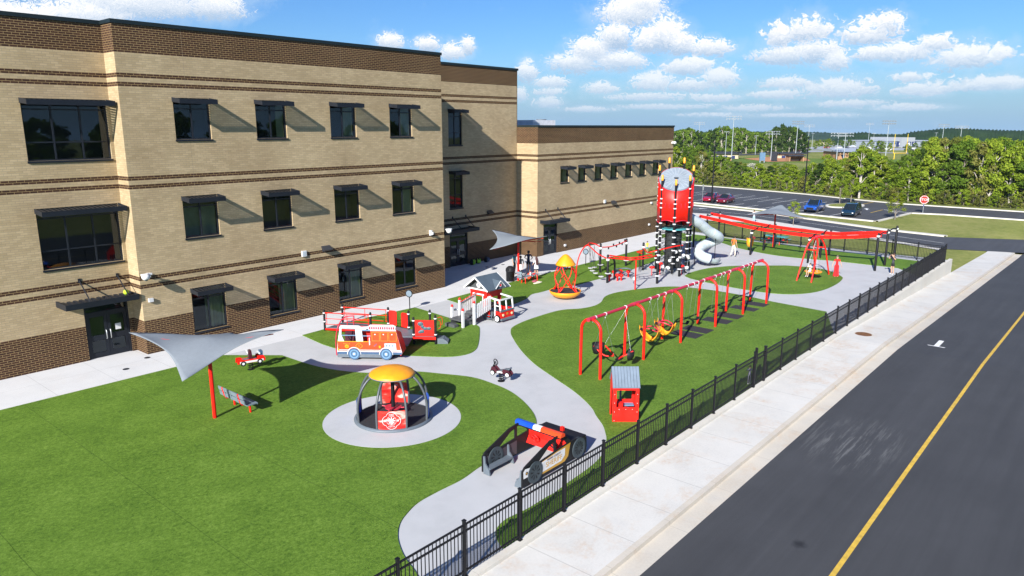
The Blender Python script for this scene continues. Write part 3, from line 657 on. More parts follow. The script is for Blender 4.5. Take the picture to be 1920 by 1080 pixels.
# ---------------------------------------------------------------- benches
def bench(label,loc,rz,L=1.85,back=True):
    """local x along the seat, sitter looks to +y, backrest at -y"""
    t=thing('bench',label,'bench',loc,rz,'coated metal benches')
    m=MB(); m.box(-L/2,-.2,.43,L/2,.22,.47); m.box(-L/2,.22,.40,L/2,.25,.468); m.build('seat',BENCH,t)
    m=MB(); m.T=Matrix.Translation((0,-.28,.5))@Matrix.Rotation(R(12),4,'X') if back else Matrix.Translation((-L/2+.02,0,.5))@Matrix.Rotation(R(90),4,'Z'); Lb=L if back else .42; m.box(-Lb/2,-.02,.02,Lb/2,.02,.18); m.box(-Lb/2,-.02,.24,Lb/2,.02,.4)
    for x in (-Lb*.25,0,Lb*.25): m.box(x-.03,-.035,.0,x+.03,-.02,.4)
    m.build('backrest',BENCH,t)
    for x in (-L*.32,L*.32):
        m=MB(); m.tube([(x,.1,0),(x,.08,.41)],.045,8); m.tube([(x,.15,.41),(x,-.24,.42)]+([(x,-.3,.55),(x,-.38,.9)] if back else [(x,-.26,.2),(x,-.26,0)]),.035,8); m.build('leg_frame',RED,t)
    return t
bench('empty grey-blue metal bench with red legs on turf under the nearest shade sail',(13.75,25.97,0),R(-90))
bench('grey-blue metal bench with red legs and things left on it, beside the black trash can',(40.15,32.75,0),R(0),2.1,False)
# picnic bench set beyond the far fence
t=thing('picnic_table','teal picnic table with red frame standing by the far black fence','picnic table',(69.3,25.9,0),R(82))
m=MB(); m.box(-1.1,-.38,.7,1.1,.38,.75); m.build('tabletop',TEAL,t)
for s in (-1,1): m=MB(); m.box(-1.1,s*.72-.14,.42,1.1,s*.72+.14,.46); m.build('seat',TEAL,t)
for x in (-.75,.75): m=MB(); m.tube([(x,-.75,.0),(x,-.72,.4),(x,.72,.4),(x,.75,0)],.035,8); m.tube([(x,0,.4),(x,0,.7)],.04,8); m.build('leg_frame',RED,t)
# ---------------------------------------------------------------- trash can and small things by the bench
t=thing('trash_can','black domed trash can beside the red sail post and bench','trash can',(39.5,33.95,0))
m=MB(); m.lathe([(.25,0),(.3,.02),(.31,.72),(.33,.74),(.33,.78)],20); m.build('bin',BLK,t)
m=MB(); m.lathe([(.34,.74),(.34,.84),(.28,1.0),(.16,1.1),(0,1.13)],20); m.box(-.34,-.14,.82,-.2,.14,.98); m.build('dome_lid',BLKP,t)
for i in range(2): pass
m=MB(); m.ball((0,0,.07),(.22,.16,.08)); m.ball((.15,.05,.1),(.12,.12,.07)); tag(m.build('folded_coat',pm('dusty_pink_cloth',(.35,.07,.1),.9),loc=(40.25,32.3,0.012)),'dark pink coat lying on the turf under the busy bench','coat')
m=MB(); m.ball((0,0,.03),(.5,.16,.045)); m.ball((.2,.1,.04),(.2,.14,.05)); tag(m.build('blanket',pm('cream_cloth',(.7,.62,.48),.9,bmp=.3),loc=(40.2,31.95,0.012)),'cream blanket crumpled on the turf in front of the busy bench','blanket')
t=thing('drink_cup','tall white and red cup standing on the busy bench','cup',(40.35,32.75,.47)); m=MB(); m.cyl((0,0,0),.05,.22,14,.065); m.build('cup',WHT,t); m=MB(); m.cyl((0,0,.22),.07,.03,14); m.build('lid',RED,t)
m=MB(); m.box(-.12,-.08,0,.12,.08,.06); m.ball((0,0,.06),(.1,.07,.03)); tag(m.build('lunch_box',REDP,loc=(40.75,32.75,.47)),'small red lunch box lying on the busy bench','lunch box')
m=MB(); m.lathe([(.16,0),(.19,.3),(.14,.42),(.05,.46)],14); tag(m.build('orange_bag',ORG,loc=(41.0,33.35,0.004)),'orange bag standing on the walkway behind the busy bench','bag')
def backpack(label,loc,col,rz):
    t=thing('backpack',label,'backpack',loc,rz,'bags by the recessed school door')
    m=MB(); m.lathe([(.1,0),(.2,.05),(.21,.25),(.17,.4),(.05,.46)],14); m.build('bag',BLKP,t)
    m=MB(); m.ball((0,-.19,.2),(.14,.08,.15)); m.build('pocket',col,t)
    m=MB(); m.tube(bez([(-.1,-.15,.42),(-.12,-.28,.3),(-.12,-.2,.05)],5),.03,6); m.tube([(.1,-.15,.42),(.13,-.26,.3),(.12,-.2,.05)],.03,6); m.build('strap',col,t)
LIME=pm('lime_nylon',(.4,.75,.05),.6)
backpack('black and lime backpack with wide straps against the recessed school door',(42.35,40.5,.003),LIME,.3)
backpack('small lime bag second from the recessed school door',(43.1,40.55,.003),LIME,-.4)
backpack('dark slate bag furthest from the recessed school door',(44.0,40.45,.003),NAVY,.1)
for x,y in ((42.4,38.9),(44.0,38.6),(14.3,35.6),(12.9,34.6)):
    m=MB(); m.cyl((x,y,.004),.14,.008,16); structure('drain_cover',m,BRZ)
# ---------------------------------------------------------------- round signs
def sign(label,loc,rz,h):
    t=thing('round_sign',label,'sign',loc,rz,'round signs on black posts')
    m=MB(); m.tube([(0,0,0),(0,0,h)],.03,8); m.build('post',BLK,t)
    m=MB(); m.T=Matrix.Translation((0,-.035,h-.05))@Matrix.Rotation(R(90),4,'X'); m.cyl((0,0,0),.24,.02,24); d=m.build('disc',BLKP,t)
    m=MB(); m.T=Matrix.Translation((0,-.057,h-.05))@Matrix.Rotation(R(90),4,'X'); m.cyl((0,0,0),.19,.004,24); m.build('face',pm('sign_face_grey',(.16,.21,.26),.4),d)
    return t
sign('round sign on a thin black post at the turf tip behind the fire engine',(28.95,33.0,0),R(-70),1.1)
sign('round sign on a thin black post beside the hanging step discs',(48.05,33.25,0),R(-75),1.2)
# ---------------------------------------------------------------- spring riders
def spring(m,h,r=.1,n=5):
    pts=[(r*math.cos(a*.6),r*math.sin(a*.6),h*a/(n*10.5)) for a in range(int(n*10.5)+1)]
    m.tube(pts,.018,6)
t=thing('spring_rider','red and white fire truck spring rider on turf beside the walkway','spring rider',(16.62,30.1,.012),math.atan2(-.32,1.1))
m=MB(); spring(m,.42); m.cyl((0,0,0),.16,.02,16); m.build('spring',BLK,t)
for s in (-1,1):
    m=MB(); m.prism([(-.62,.4),(.62,.4),(.64,.52),(.56,.66),(.3,.68),(.26,.56),(-.32,.56),(-.4,.62),(-.6,.62)],s*.16,s*.19); m.build('side_panel',RED,t)
    m=MB(); m.prism([(-.5,.41),(.55,.41),(.55,.5),(-.5,.5)],s*.191,s*.195); m.build('stripe',WHT,t)
    for x in (-.36,.38):
        m=MB(); m.T=Matrix.Translation((x,s*.2,.4))@Matrix.Rotation(R(90),4,'X'); m.cyl((0,0,-.015),.12,.03,18); m.mi=1; m.cyl((0,0,-.02),.06,.04,14); m.build('wheel',[BLKP,WHT],t)
m=MB(); m.box(-.35,-.15,.5,.25,.15,.55); m.build('seat',GRYP,t)
m=MB(); m.box(.42,-.15,.66,.55,.15,.86); m.mi=1; m.box(.36,-.2,.74,.42,-.1,.8); m.box(.36,.1,.74,.42,.2,.8); m.build('cab',[NAVY,WHT],t)
m=MB(); m.prism([(-.08,.55),(.08,.55),(.05,.95),(-.05,.95)],-.13,.13); m.build('backrest',MAROON,t)
m=MB(); m.T=Matrix.Translation((-.12,0,.88))@Matrix.Rotation(R(70),4,'Y'); m.tube([(.1*math.cos(a),.1*math.sin(a),0) for a in [i*PI/8 for i in range(16)]],.018,6,closed=True); m.build('steering_wheel',WHT,t)
t=thing('spring_rider','maroon and white motorcycle spring rider with steering wheel on the grey path','spring rider',(23.0,20.3,0),math.atan2(-.95,.2))
m=MB(); spring(m,.4); m.cyl((0,0,0),.16,.02,16); m.build('spring',BLK,t)
for s in (-1,1):
    m=MB(); m.prism([(-.5,.36),(-.2,.4),(.15,.4),(.5,.32),(.55,.42),(.42,.58),(.18,.6),(.08,.5),(-.12,.5),(-.3,.66),(-.42,.64)],s*.1,s*.13); m.build('side_panel',MAROON,t)
    m=MB(); m.prism([(-.18,.42),(.14,.42),(.12,.49),(-.1,.49)],s*.131,s*.135); m.build('white_patch',WHT,t)
    for x in (-.36,.38):
        m=MB(); m.T=Matrix.Translation((x,s*.14,.38))@Matrix.Rotation(R(90),4,'X'); m.cyl((0,0,-.02),.12,.04,18); m.mi=1; m.cyl((0,0,-.025),.085,.05,14); m.build('wheel',[BLKP,WHT],t)
m=MB(); m.prism([(-.1,.5),(.1,.5),(.2,.6),(.45,.6),(.5,.66),(.1,.56)],-.1,.1); m.build('seat',GRYP,t)
m=MB(); m.tube([(-.42,0,.6),(-.3,0,.82)],.03,8); m.T=Matrix.Translation((-.27,0,.85))@Matrix.Rotation(R(60),4,'Y'); m.tube([(.13*math.cos(a),.13*math.sin(a),0) for a in [i*PI/9 for i in range(18)]],.02,6,closed=True)
for a in (0,2.1,4.2): m.tube([(0,0,0),(.13*math.cos(a),.13*math.sin(a),0)],.012,6)
m.build('steering_wheel',BLK,t)
# ---------------------------------------------------------------- dome carousel
REDG=None
def mk_redpanel():
    m,N,b=newmat('red_streaked_graphic'); tc=N.n('ShaderNodeTexCoord').outputs['Object']
    mp=N.n('ShaderNodeMapping',{'Vector':tc,'Rotation':(.5,.4,.3),'Scale':(1.2,1.2,3.2)}).outputs[0]
    lk(N,N.ramp(N.noise(mp,1.1,2,.4,1.0),[(.35,(.55,.015,.012)),(.52,(.7,.05,.035)),(.66,(.8,.5,.42))]),b.inputs['Base Color']); b.inputs['Roughness'].default_value=.35; return m
REDG=mk_redpanel(); BLUG=pm('blue_graphic',(.02,.1,.45),.35,scale=2,var=.6)
cc_=Vector((17.15,20.68,.02)); fa=math.atan2(-cc_.y,-cc_.x)-.06
t=thing('dome_carousel','carousel with yellow dome roof, curved grey ribs and red emblem panel on a round pad','carousel',cc_)
m=MB(); m.cyl((0,0,.03),1.4,.06,56); m.build('platform',MAT,t)
m=MB(); m.lathe([(1.4,0),(1.5,0),(1.5,.07),(1.4,.1)],56); m.build('rim',GRYP,t)
rib=lambda a: [(r*math.cos(a),r*math.sin(a),z) for r,z in ((1.38,.08),(1.4,.5),(1.38,.85),(1.28,1.2),(1.1,1.52),(.9,1.72),(.7,1.8))]
for q in range(4):
    for d in (-.4,.4):
        m=MB(); m.tube(bez(rib(fa+q*PI/2+d),3),.046,8); m.build('rib',pm('rib_grey',(.075,.085,.095),.4),t)
    a0,a1=fa+q*PI/2-.385,fa+q*PI/2+.385; hh=.8 if q!=2 else .95
    m=MB(); m.lathe([(1.36,.1),(1.36,hh),(1.38,hh),(1.38,.1),(1.36,.1)],10,a0=a0,a1=a1,smooth=False)
    p=m.build('panel',(REDG if q%2==0 else BLUG),t)
    if q==0:
        e=MB(); e.T=Matrix.Rotation(fa,4,'Z')@Matrix.Translation((1.4,0,.45))@Matrix(((0,0,1,0),(1,0,0,0),(0,1,0,0),(0,0,0,1)))
        for k in range(32):
            a=k*PI/16; b2=(k+.55)*PI/16
        ring=lambda r0,r1,n=40,fn=lambda a:1.0: e.add([((r0 if i%2==0 else r1)*fn((i//2)*2*PI/n)*math.cos((i//2)*2*PI/n),(r0 if i%2==0 else r1)*fn((i//2)*2*PI/n)*math.sin((i//2)*2*PI/n),.004) for i in range(2*n)],[(2*i,2*((i+1)%n),2*((i+1)%n)+1,2*i+1) for i in range(n)])
        malt=lambda a:1+.13*abs(math.cos(2*a))**.6-.08*abs(math.sin(2*a))**4
        ring(.285,.3,48,malt); ring(.17,.18)
        for k in range(8): 
            a=k*PI/4; e.add([(.03*math.cos(a-.5),.03*math.sin(a-.5),.004),(.14*math.cos(a-.12),.14*math.sin(a-.12),.004),(.14*math.cos(a+.12),.14*math.sin(a+.12),.004),(.03*math.cos(a+.5),.03*math.sin(a+.5),.004)],[(0,1,2,3)])
        e.add([(-.04,-.14,.005),(.04,-.14,.005),(.02,.02,.005),(-.02,.02,.005)],[(0,1,2,3)])
        text_into(e,'FIRE',.1,Matrix.Translation((0,.225,.004)),.001); text_into(e,'RESCUE',.07,Matrix.Translation((0,-.23,.004)),.001)
        for s in (-1,1): e.add([(s*.2,-.03,.004),(s*.26,-.03,.004),(s*.26,.03,.004),(s*.2,.03,.004)],[(0,1,2,3) if s>0 else (3,2,1,0)])
        e.build('emblem',WHT,p)
m=MB(); m.lathe([(.86,1.76),(.88,1.78),(.82,1.86),(.6,1.97),(.3,2.04),(0,2.06)],40); m.build('dome_roof',YEL,t)
m=MB(); m.lathe([(.6,1.78),(.88,1.75),(.895,1.775),(.87,1.79)],40); m.build('roof_edge',GRYP,t)
m=MB(); m.tube([(0,0,.08),(0,0,1.8)],.075,12); m.build('centre_post',BLK,t)
m=MB(); m.cyl((0,0,.42),.32,.035,20); 
for k in range(4): m.tube([(0,0,.4),(.45*math.cos(k*PI/2+.5),.45*math.sin(k*PI/2+.5),.46)],.025,6)
m.build('hand_wheel',CRIM,t)
# ---------------------------------------------------------------- red playhouse
t=thing('playhouse','small red open playhouse with a ribbed grey roof on turf beside the picket fence','playhouse',(22.93,13.94,.03),math.atan2(-.74,.63))
W2=.49; D=.86   # local x along the front, +y away from the camera
def frame_wall(m,x0,x1,z0,z1,y0,y1,b):
    m.box(x0,y0,z0,x0+b,y1,z1); m.box(x1-b,y0,z0,x1,y1,z1); m.box(x0+b,y0,z1-b,x1-b,y1,z1)
for nm,y in (('front_panel',-.43),('back_panel',.43)):
    m=MB(); y0=y-.02;y1=y+.02; m.box(-W2,y0,.0,W2,y1,.58); m.box(-W2,y0,.58,-W2+.13,y1,1.42); m.box(W2-.13,y0,.58,W2,y1,1.42); m.box(-W2+.13,y0,1.26,W2-.13,y1,1.42)
    p=m.build(nm,REDP,t); m=MB()
    for x in (-.43,.43):
        for z in (.05,.4,.75,1.1,1.36): m.cb((x,y-.022 if y<0 else y+.022,z),(.02,.006,.02))
    for x in (-.25,0,.25): m.cb((x,y-.022 if y<0 else y+.022,.5),(.02,.006,.02))
    m.build('bolts',WHT,p)
for s in (-1,1):
    x=s*(W2-.02); m=MB(); m.prism([(-.41,0),(-.28,0),(-.28,1.05),(-.2,1.18),(.2,1.18),(.28,1.05),(.28,0),(.41,0),(.41,1.44),(0,1.95),(-.41,1.44)],x-.02,x+.02,'yz'); p=m.build('gable_panel',REDP,t)
    m=MB()
    for z in (.2,.6,1.0,1.4): m.cb((x+s*.022,-.35,z),(.004,.07,.03)); m.cb((x+s*.022,.35,z),(.004,.07,.03))
    m.build('brick_marks',MAROON,p)
m=MB()
for s in (-1,1):
    n=9
    for i in range(n):
        xa=-W2-.03+(2*W2+.06)*i/n; xb=-W2-.03+(2*W2+.06)*(i+1)/n-.012
        m.add([(xa,s*.52,1.38),(xb,s*.52,1.38),(xb,0,2.02),(xa,0,2.02),(xa,s*.52,1.42),(xb,s*.52,1.42),(xb,0,2.06),(xa,0,2.06)],[(0,1,5,4),(4,5,6,7),(3,2,1,0),(0,4,7,3),(1,2,6,5),(2,3,7,6)])
    m.add([(-W2-.03,s*.515,1.37),(W2+.03,s*.515,1.37),(W2+.03,0,2.01),(-W2-.03,0,2.01)],[(0,1,2,3)])
m.build('roof',pm('grey_ribbed_roof',(.15,.19,.24),.6,spec=.2),t)
m=MB(); m.box(-.4,.1,.42,.4,.36,.46); m.build('counter',LBLU,t)
m=MB(); m.box(-.12,.38,0,-.05,.45,1.4); m.tube([(.15,.0,.012),(.15,.0,.42)],.03,8); m.build('inner_post',NAVY,t)
m=MB(); m.box(-.42,-.12,.25,-.06,.1,.62); m.box(-.06,-.12,.25,.12,.1,.4); m.build('seat',REDP,t)
# ---------------------------------------------------------------- patrol car play structure
X0=15.95; t=thing('play_patrol_car','open black patrol car play structure with a blue and red light bar, gold SHERIFF lettering','play structure',(X0,14.08,0))
def car_side(y,out):
    y0,y1=y-.025,y+.025
    m=MB(); m.prism([(0,.08),(3.42,.08),(3.46,.3),(3.44,.62),(2.95,.74),(2.55,.78),(1.85,.72),(.75,.62),(.12,.72),(0,.6)],y0,y1)
    m.prism([(.12,.721),(.3,.66),(.75,.625),(1.35,1.0),(1.75,1.1),(1.8,1.2),(1.3,1.14)],y0,y1)      # rear roof line
    m.prism([(1.75,1.1),(2.05,1.1),(2.3,.78),(2.55,.782),(2.1,1.18),(1.8,1.2)],y0,y1)               # windscreen pillar
    m.prism([(1.62,.705),(1.72,.713),(1.72,1.092),(1.62,1.07)],y0,y1)                                # door pillar
    p=m.build('side_panel',BLKP,t)
    for x,sp in ((.62,0),(2.98,1)):
        for sgn in (-1,1):
            q=MB(); q.T=Matrix.Translation((x,y+sgn*.04,.38))@Matrix.Rotation(R(90),4,'X')
            q.lathe([(.0,.008),(.255,.008),(.27,.015),(.36,.015),(.36,-.015),(.27,-.015),(.255,-.008),(0,-.008)],30,smooth=False)
            for i_ in range(len(q.f)): pass
            q.mi=1
            for k in range(9+sp*3):
                a=k*2*PI/(9+sp*3)
                for zz in (.0085,-.0115): q.add([(.07*math.cos(a),.07*math.sin(a),zz+.003),(.1*math.cos(a+.22),.1*math.sin(a+.22),zz+.003),(.235*math.cos(a+.28),.235*math.sin(a+.28),zz+.003),(.235*math.cos(a+.02),.235*math.sin(a+.02),zz+.003)],[(0,1,2,3)])
            q.build('wheel',[pm('slate_wheel_plastic',(.05,.065,.075),.5,spec=.2),BLKP],t)
    if out:
        d=MB(); d.prism([(.98,.17),(2.18,.17),(2.38,.3),(2.5,.74),(1.85,.69),(1.0,.6)],y0-.006,y0-.001); d.build('gold_door',GOLD,p)
        d=MB(); d.prism([(.06,.36),(.24,.36),(.98,.24),(2.0,.27),(2.18,.4),(2.2,.66),(1.85,.655),(.75,.57),(.14,.66),(.05,.58)],y0-.012,y0-.0065); d.build('white_door',WHT,p)
        d=MB(); text_into(d,'SHERIFF',.25,Matrix.Translation((1.6,y0-.014,.41))@Matrix.Rotation(R(90),4,'X')@Matrix.Shear('XY',4,(.18,0)),.002); d.build('lettering',GOLD,p)
        d=MB(); text_into(d,'HARRIS COUNTY',.095,Matrix.Translation((1.6,y0-.014,.575))@Matrix.Rotation(R(90),4,'X')@Matrix.Shear('XY',4,(.18,0)),.002); d.build('lettering',MAROON,p)
        d=MB(); d.T=Matrix.Translation((.2,y0-.013,.5))@Matrix.Rotation(R(90),4,'X'); d.cyl((0,0,0),.055,.004,16); d.mi=1; d.cyl((0,0,.004),.03,.004,10); d.build('fuel_cap',[BLKP,GOLD],p)
    else:
        d=MB(); d.prism([(.15,.12),(1.7,.12),(1.7,.6),(.8,.55),(.15,.55)],y1-.045-.011,y1-.0505); d.build('inner_panel',pm('dark_plum_plastic',(.06,.045,.055),.5),p)
    return p
car_side(-.83,True); car_side(.83,False)
for y in (-.83,.83):
    s=1 if y<0 else -1
    for x in (.02,1.2):
        m=MB(); m.prism([(0,.02),(.28*s,.02),(.24*s,.2),(.08*s,.38),(.05*s,.62),(0,.62)],x,x+.05,'yz'); m.T=Matrix.Identity(4)
        for i,v in enumerate(m.v): m.v[i]=(v[0],v[1]+y+.03*s,v[2])
        m.build('foot_bracket',GRYP,t)
    m=MB(); m.box(.075,min(y+.03*s,y+.28*s),.2,1.195,max(y+.03*s,y+.28*s),.25); m.build('bench',GRYP,t)
m=MB(); m.box(2.7,-.86,.66,3.4,.86,.72); m.box(3.38,-.8,.1,3.44,.8,.655); m.build('bonnet',BLKP,t)
m=MB(); m.box(2.35,-.8,.42,2.4,.8,.8); m.prism([(2.2,.36),(2.35,.36),(2.35,.6)],-.8,.8); d=m.build('dashboard',REDP,t)
for y in (.42,-.35):
    m=MB(); m.T=Matrix.Translation((2.2,y,.62))@Matrix.Rotation(R(65),4,'Y'); m.tube([(.17*math.cos(a),.17*math.sin(a),0) for a in [i*PI/9 for i in range(18)]],.025,6,closed=True)
    for a in (0,2.1,4.2): m.tube([(0,0,0),(.17*math.cos(a),.17*math.sin(a),0)],.016,6)
    m.build('steering_wheel',REDP if y>0 else BLKP,d)
m=MB(); m.box(1.8,-.86,1.1,2.05,.86,1.14); m.build('roof_beam',BLKP,t)
for nm,a,b,mt in (('blue_light',.2,.97,BLU),('white_light',-.12,.196,WHT),('red_light',-.97,-.124,ORG)):
    m=MB(); m.prism([(1.8,1.145),(2.04,1.145),(2.03,1.24),(1.97,1.28),(1.87,1.28),(1.81,1.24)],a,b); m.build(nm,mt,t)
m=MB(); m.box(3.1,-.1,.72,3.2,.02,.86); m.build('hood_knob',REDP,t)
# ---------------------------------------------------------------- swing set
SX=[25.95,29.68,33.4,37.47,41.2,44.76]; YA,YC=17.05,18.12; YM=(YA+YC)/2; ZB=2.7
t=thing('swing_set','long red swing set of five bays standing on turf','swing set',(35.3,YM,.012)); SW=Vector((35.3,YM,.012))
def LB(): m=MB(); m.T=Matrix.Translation(-SW); return m
for x in SX:
    m=LB(); r=(YC-YA)/2-.02; pts=[(x,YA,0),(x,YA+.005,1.0),(x,YA+.02,ZB-r)]
    for k in range(1,12): a=PI-k*PI/12; pts.append((x,YM+r*math.cos(a),ZB-r+r*math.sin(a)))
    pts+=[(x,YC-.02,ZB-r),(x,YC-.005,1.0),(x,YC,0)]; m.tube(pts,.068,12); m.build('arch',RED,t)
m=LB(); m.tube([(SX[0]-.02,YM,ZB+.02),(SX[-1]+.02,YM,ZB+.02)],.075,12)
for x in SX: m.tube([(x-.25,YM,ZB+.02),(x+.25,YM,ZB+.02)],.095,12)
m.build('top_beam',CRIM,t)
cl=[26.05,26.25,27.05,28.75,31.0,31.8,32.5,33.3,34.9,35.6,36.1,36.8,38.25,38.95,39.4,40.15,42.05,42.75,43.3,44.0]
for x in cl:
    m=LB(); m.tube([(x-.03,YM,ZB+.02),(x+.03,YM,ZB+.02)],.09,12); m.tube([(x,YM,ZB-.05),(x,YM,ZB-.16)],.02,6); m.build('hanger_clamp',WHT,t)
def chain(m,a,b): m.tube([a,b],.007,5)
def belt(x,label,sway=.15):
    s=thing('belt_swing',label,'swing',(x,YM+sway,.012),0,'belt swings of the red swing set'); z=.5
    for q in (-.35,.35):
        m=MB(); chain(m,(q,-sway,ZB-.15),(q*.8,0,z+.12)); m.build('chain',CHAIN,s)
    m=MB(); n=8; vs=[];fs=[]
    for i in range(n+1):
        a=-1+2*i/n; zz=z+.12*a*a
        vs+=[(a*.28,-.09,zz),(a*.28,.09,zz),(a*.28,.09,zz+.02),(a*.28,-.09,zz+.02)]
    for i in range(n):
        p=4*i
        for k in range(4): fs.append((p+k,p+4+k,p+4+(k+1)%4,p+(k+1)%4))
    fs+=[(0,1,2,3),(4*n+3,4*n+2,4*n+1,4*n)]
    m.add(vs,fs); m.build('seat',BLKP,s)
bl=['nearest to the yellow bucket swings','second after the yellow bucket swings','third after the yellow bucket swings','fourth after the yellow bucket swings','fifth after the yellow bucket swings','at the far end bay']
for x,l in zip([35.25,36.45,38.6,39.77,42.4,43.65],bl): belt(x,'black belt swing on chains '+l)
for x,xx,l in zip([35.05,36.28,38.8,40.3,42.6,44.15],[1.0,1.0,.98,1.05,.9,.95],bl):
    m=MB(); m.box(-xx/2,-.78,0,xx/2,.78,.03); tag(m.build('rubber_mat',MAT,loc=(x,17.55,.014),rz=random.uniform(-.04,.04)),'black rubber mat on turf below the belt swing '+l,'rubber mat','rubber mats under the swings')
def bucket(x,label):
    s=thing('bucket_swing',label,'swing',(x,YM+.12,.012),.12,'yellow bucket swings'); z=.42
    m=MB(); n=14; prof=[]   # a moulded shell, high curved back, low front
    vs=[];fs=[];k=12
    for i in range(n+1):
        a=PI*(.02+.96*i/n); yy=-.52*math.cos(a); zz=z+.62-.6*math.sin(a)*(1.0) + (.12 if yy>0 else 0)*abs(math.cos(a)); w=.2+.1*math.sin(a)
        for j in range(k+1):
            b=PI*j/k; vs.append((w*math.cos(b)*1.05,yy*(1-.12*math.sin(b)),zz+(.14 if False else 0)-.13*math.sin(b)+.1))
    for i in range(n):
        for j in range(k):
            q=i*(k+1)+j; fs.append((q,q+1,q+k+2,q+k+1))
    o=len(vs); vs+=[(v[0]*.93,v[1]*.95,v[2]+.025) for v in vs[:o]]
    fs+=[(a+o,d+o,c+o,b+o) for a,b,c,d in fs]
    for i in range(n):
        q=i*(k+1); fs+=[(q,q+k+1,q+k+1+o,q+o),(q+k,q+k+o,q+2*k+1+o,q+2*k+1)]
    for j in range(k): q=n*(k+1)+j; fs+=[(j,j+o,j+1+o,j+1),(q,q+1,q+1+o,q+o)]
    m.add(vs,fs,True); m.build('shell',YEL,s)
    m=MB(); m.tube(bez([(-.24,.42,z+.62),(-.27,.05,z+.72),(-.18,-.3,z+.62),(0,-.4,z+.55),(.18,-.3,z+.62),(.27,.05,z+.72),(.24,.42,z+.62)],4),.035,8); m.build('harness_bar',CRIM,s)
    m=MB(); m.box(-.3,.3,z+.58,-.22,.44,z+.7); m.box(.22,.3,z+.58,.3,.44,z+.7); m.build('latch',BLKP,s)
    for q in (-.42,.42):
        m=MB(); chain(m,(q,-.12,ZB-.15),(q*.7,.3,z+.66)); chain(m,(q,-.12,ZB-.15),(q*.7,-.35,z+.6)); m.build('chain',CHAIN,s)
bucket(31.4,'yellow moulded bucket swing with red harness, nearer the black and red swing'); bucket(32.88,'yellow moulded bucket swing with red harness, nearer the belt swings')
s=thing('face_to_face_swing','black and red two seat swing in the end bay nearest the playhouse','swing',(27.8,YM,.012))
m=MB(); m.lathe([(.05,.55),(.24,.58),(.3,.8),(.31,1.05),(.28,1.05),(.26,.82),(.2,.62),(.05,.6)],18,(-.15,.72,0),a0=-.6,a1=PI+.6); m.build('child_seat',BLKP,s)
m=MB(); m.lathe([(.03,.42),(.2,.45),(.26,.6),(.27,.85),(.25,.85),(.22,.62),(.17,.5)],18,(.35,-.62,0),a0=PI+.3,a1=2*PI+.6); m.build('adult_backrest',BLKP,s)
m=MB(); m.add([(-.12,-.5,.46),(.26,-.42,.46),(.2,-.12,.42),(-.1,-.16,.42),(-.12,-.5,.49),(.26,-.42,.49),(.2,-.12,.45),(-.1,-.16,.45)],[(3,2,1,0),(4,5,6,7),(0,1,5,4),(1,2,6,5),(2,3,7,6),(3,0,4,7)]); m.build('adult_seat',BLKP,s)
for a in ([(-.42,.8,.98),(-.35,.3,.62),(-.2,-.05,.6),(.02,.0,.62),(.1,.5,.92)],[(.55,-.75,.8),(.4,-.5,.62),(.2,-.3,.5),(-.05,-.35,.45)]):
    m=MB(); m.tube(bez(a,5),.035,8); m.build('frame_bar',RED,s)
for q in ((-.75,(-.45,.75,1.0)),(-.75,(-.3,-.3,.55)),(.95,(.55,-.6,.8)),(.95,(.2,.6,.95))): m=MB(); chain(m,(q[0],0,ZB-.15),q[1]); m.build('chain',CHAIN,s)
# ---------------------------------------------------------------- spinner bowl
t=thing('spinner_bowl','yellow bowl spinner with twisted red tubes and a yellow cone roof','spinner',(37.75,27.7,0))
m=MB(); m.lathe([(.3,.02),(.7,.12),(.98,.32),(1.05,.5),(1.02,.53),(.98,.5)],40); m.build('bowl',YEL,t)
m=MB(); m.cyl((0,0,.46),.99,.03,40); m.build('floor',MAT,t)
m=MB(); m.lathe([(.62,2.2),(.66,2.23),(.63,2.3),(.44,2.58),(.22,2.82),(.1,2.9),(0,2.92)],28); m.lathe([(.66,2.24),(.5,2.22),(0,2.22)],28); m.build('cone_roof',YEL,t)
for k in range(4):
    for s in (-1,1):
        a=k*PI/2+.1; m=MB()
        pts=[( .8-.0*i, 0,0) for i in range(1)]; pts=[]
        for i in range(11):
            f=i/10; r=.78-.42*math.sin(PI*min(1,f*1.0))**.0*0; r=[.8,.68,.62,.62,.66,.7,.7,.66,.58,.52,.48][i]; an=a+s*(f*1.57)
            pts.append((r*math.cos(an),r*math.sin(an),.48+1.78*f))
        m.tube(pts,.032,8)
        if s>0: m.tube([(.9*math.cos(a),.9*math.sin(a),.48),(.62*math.cos(a+.14),.62*math.sin(a+.14),.85)],.04,8)
        m.build('twisted_tube',RED,t)
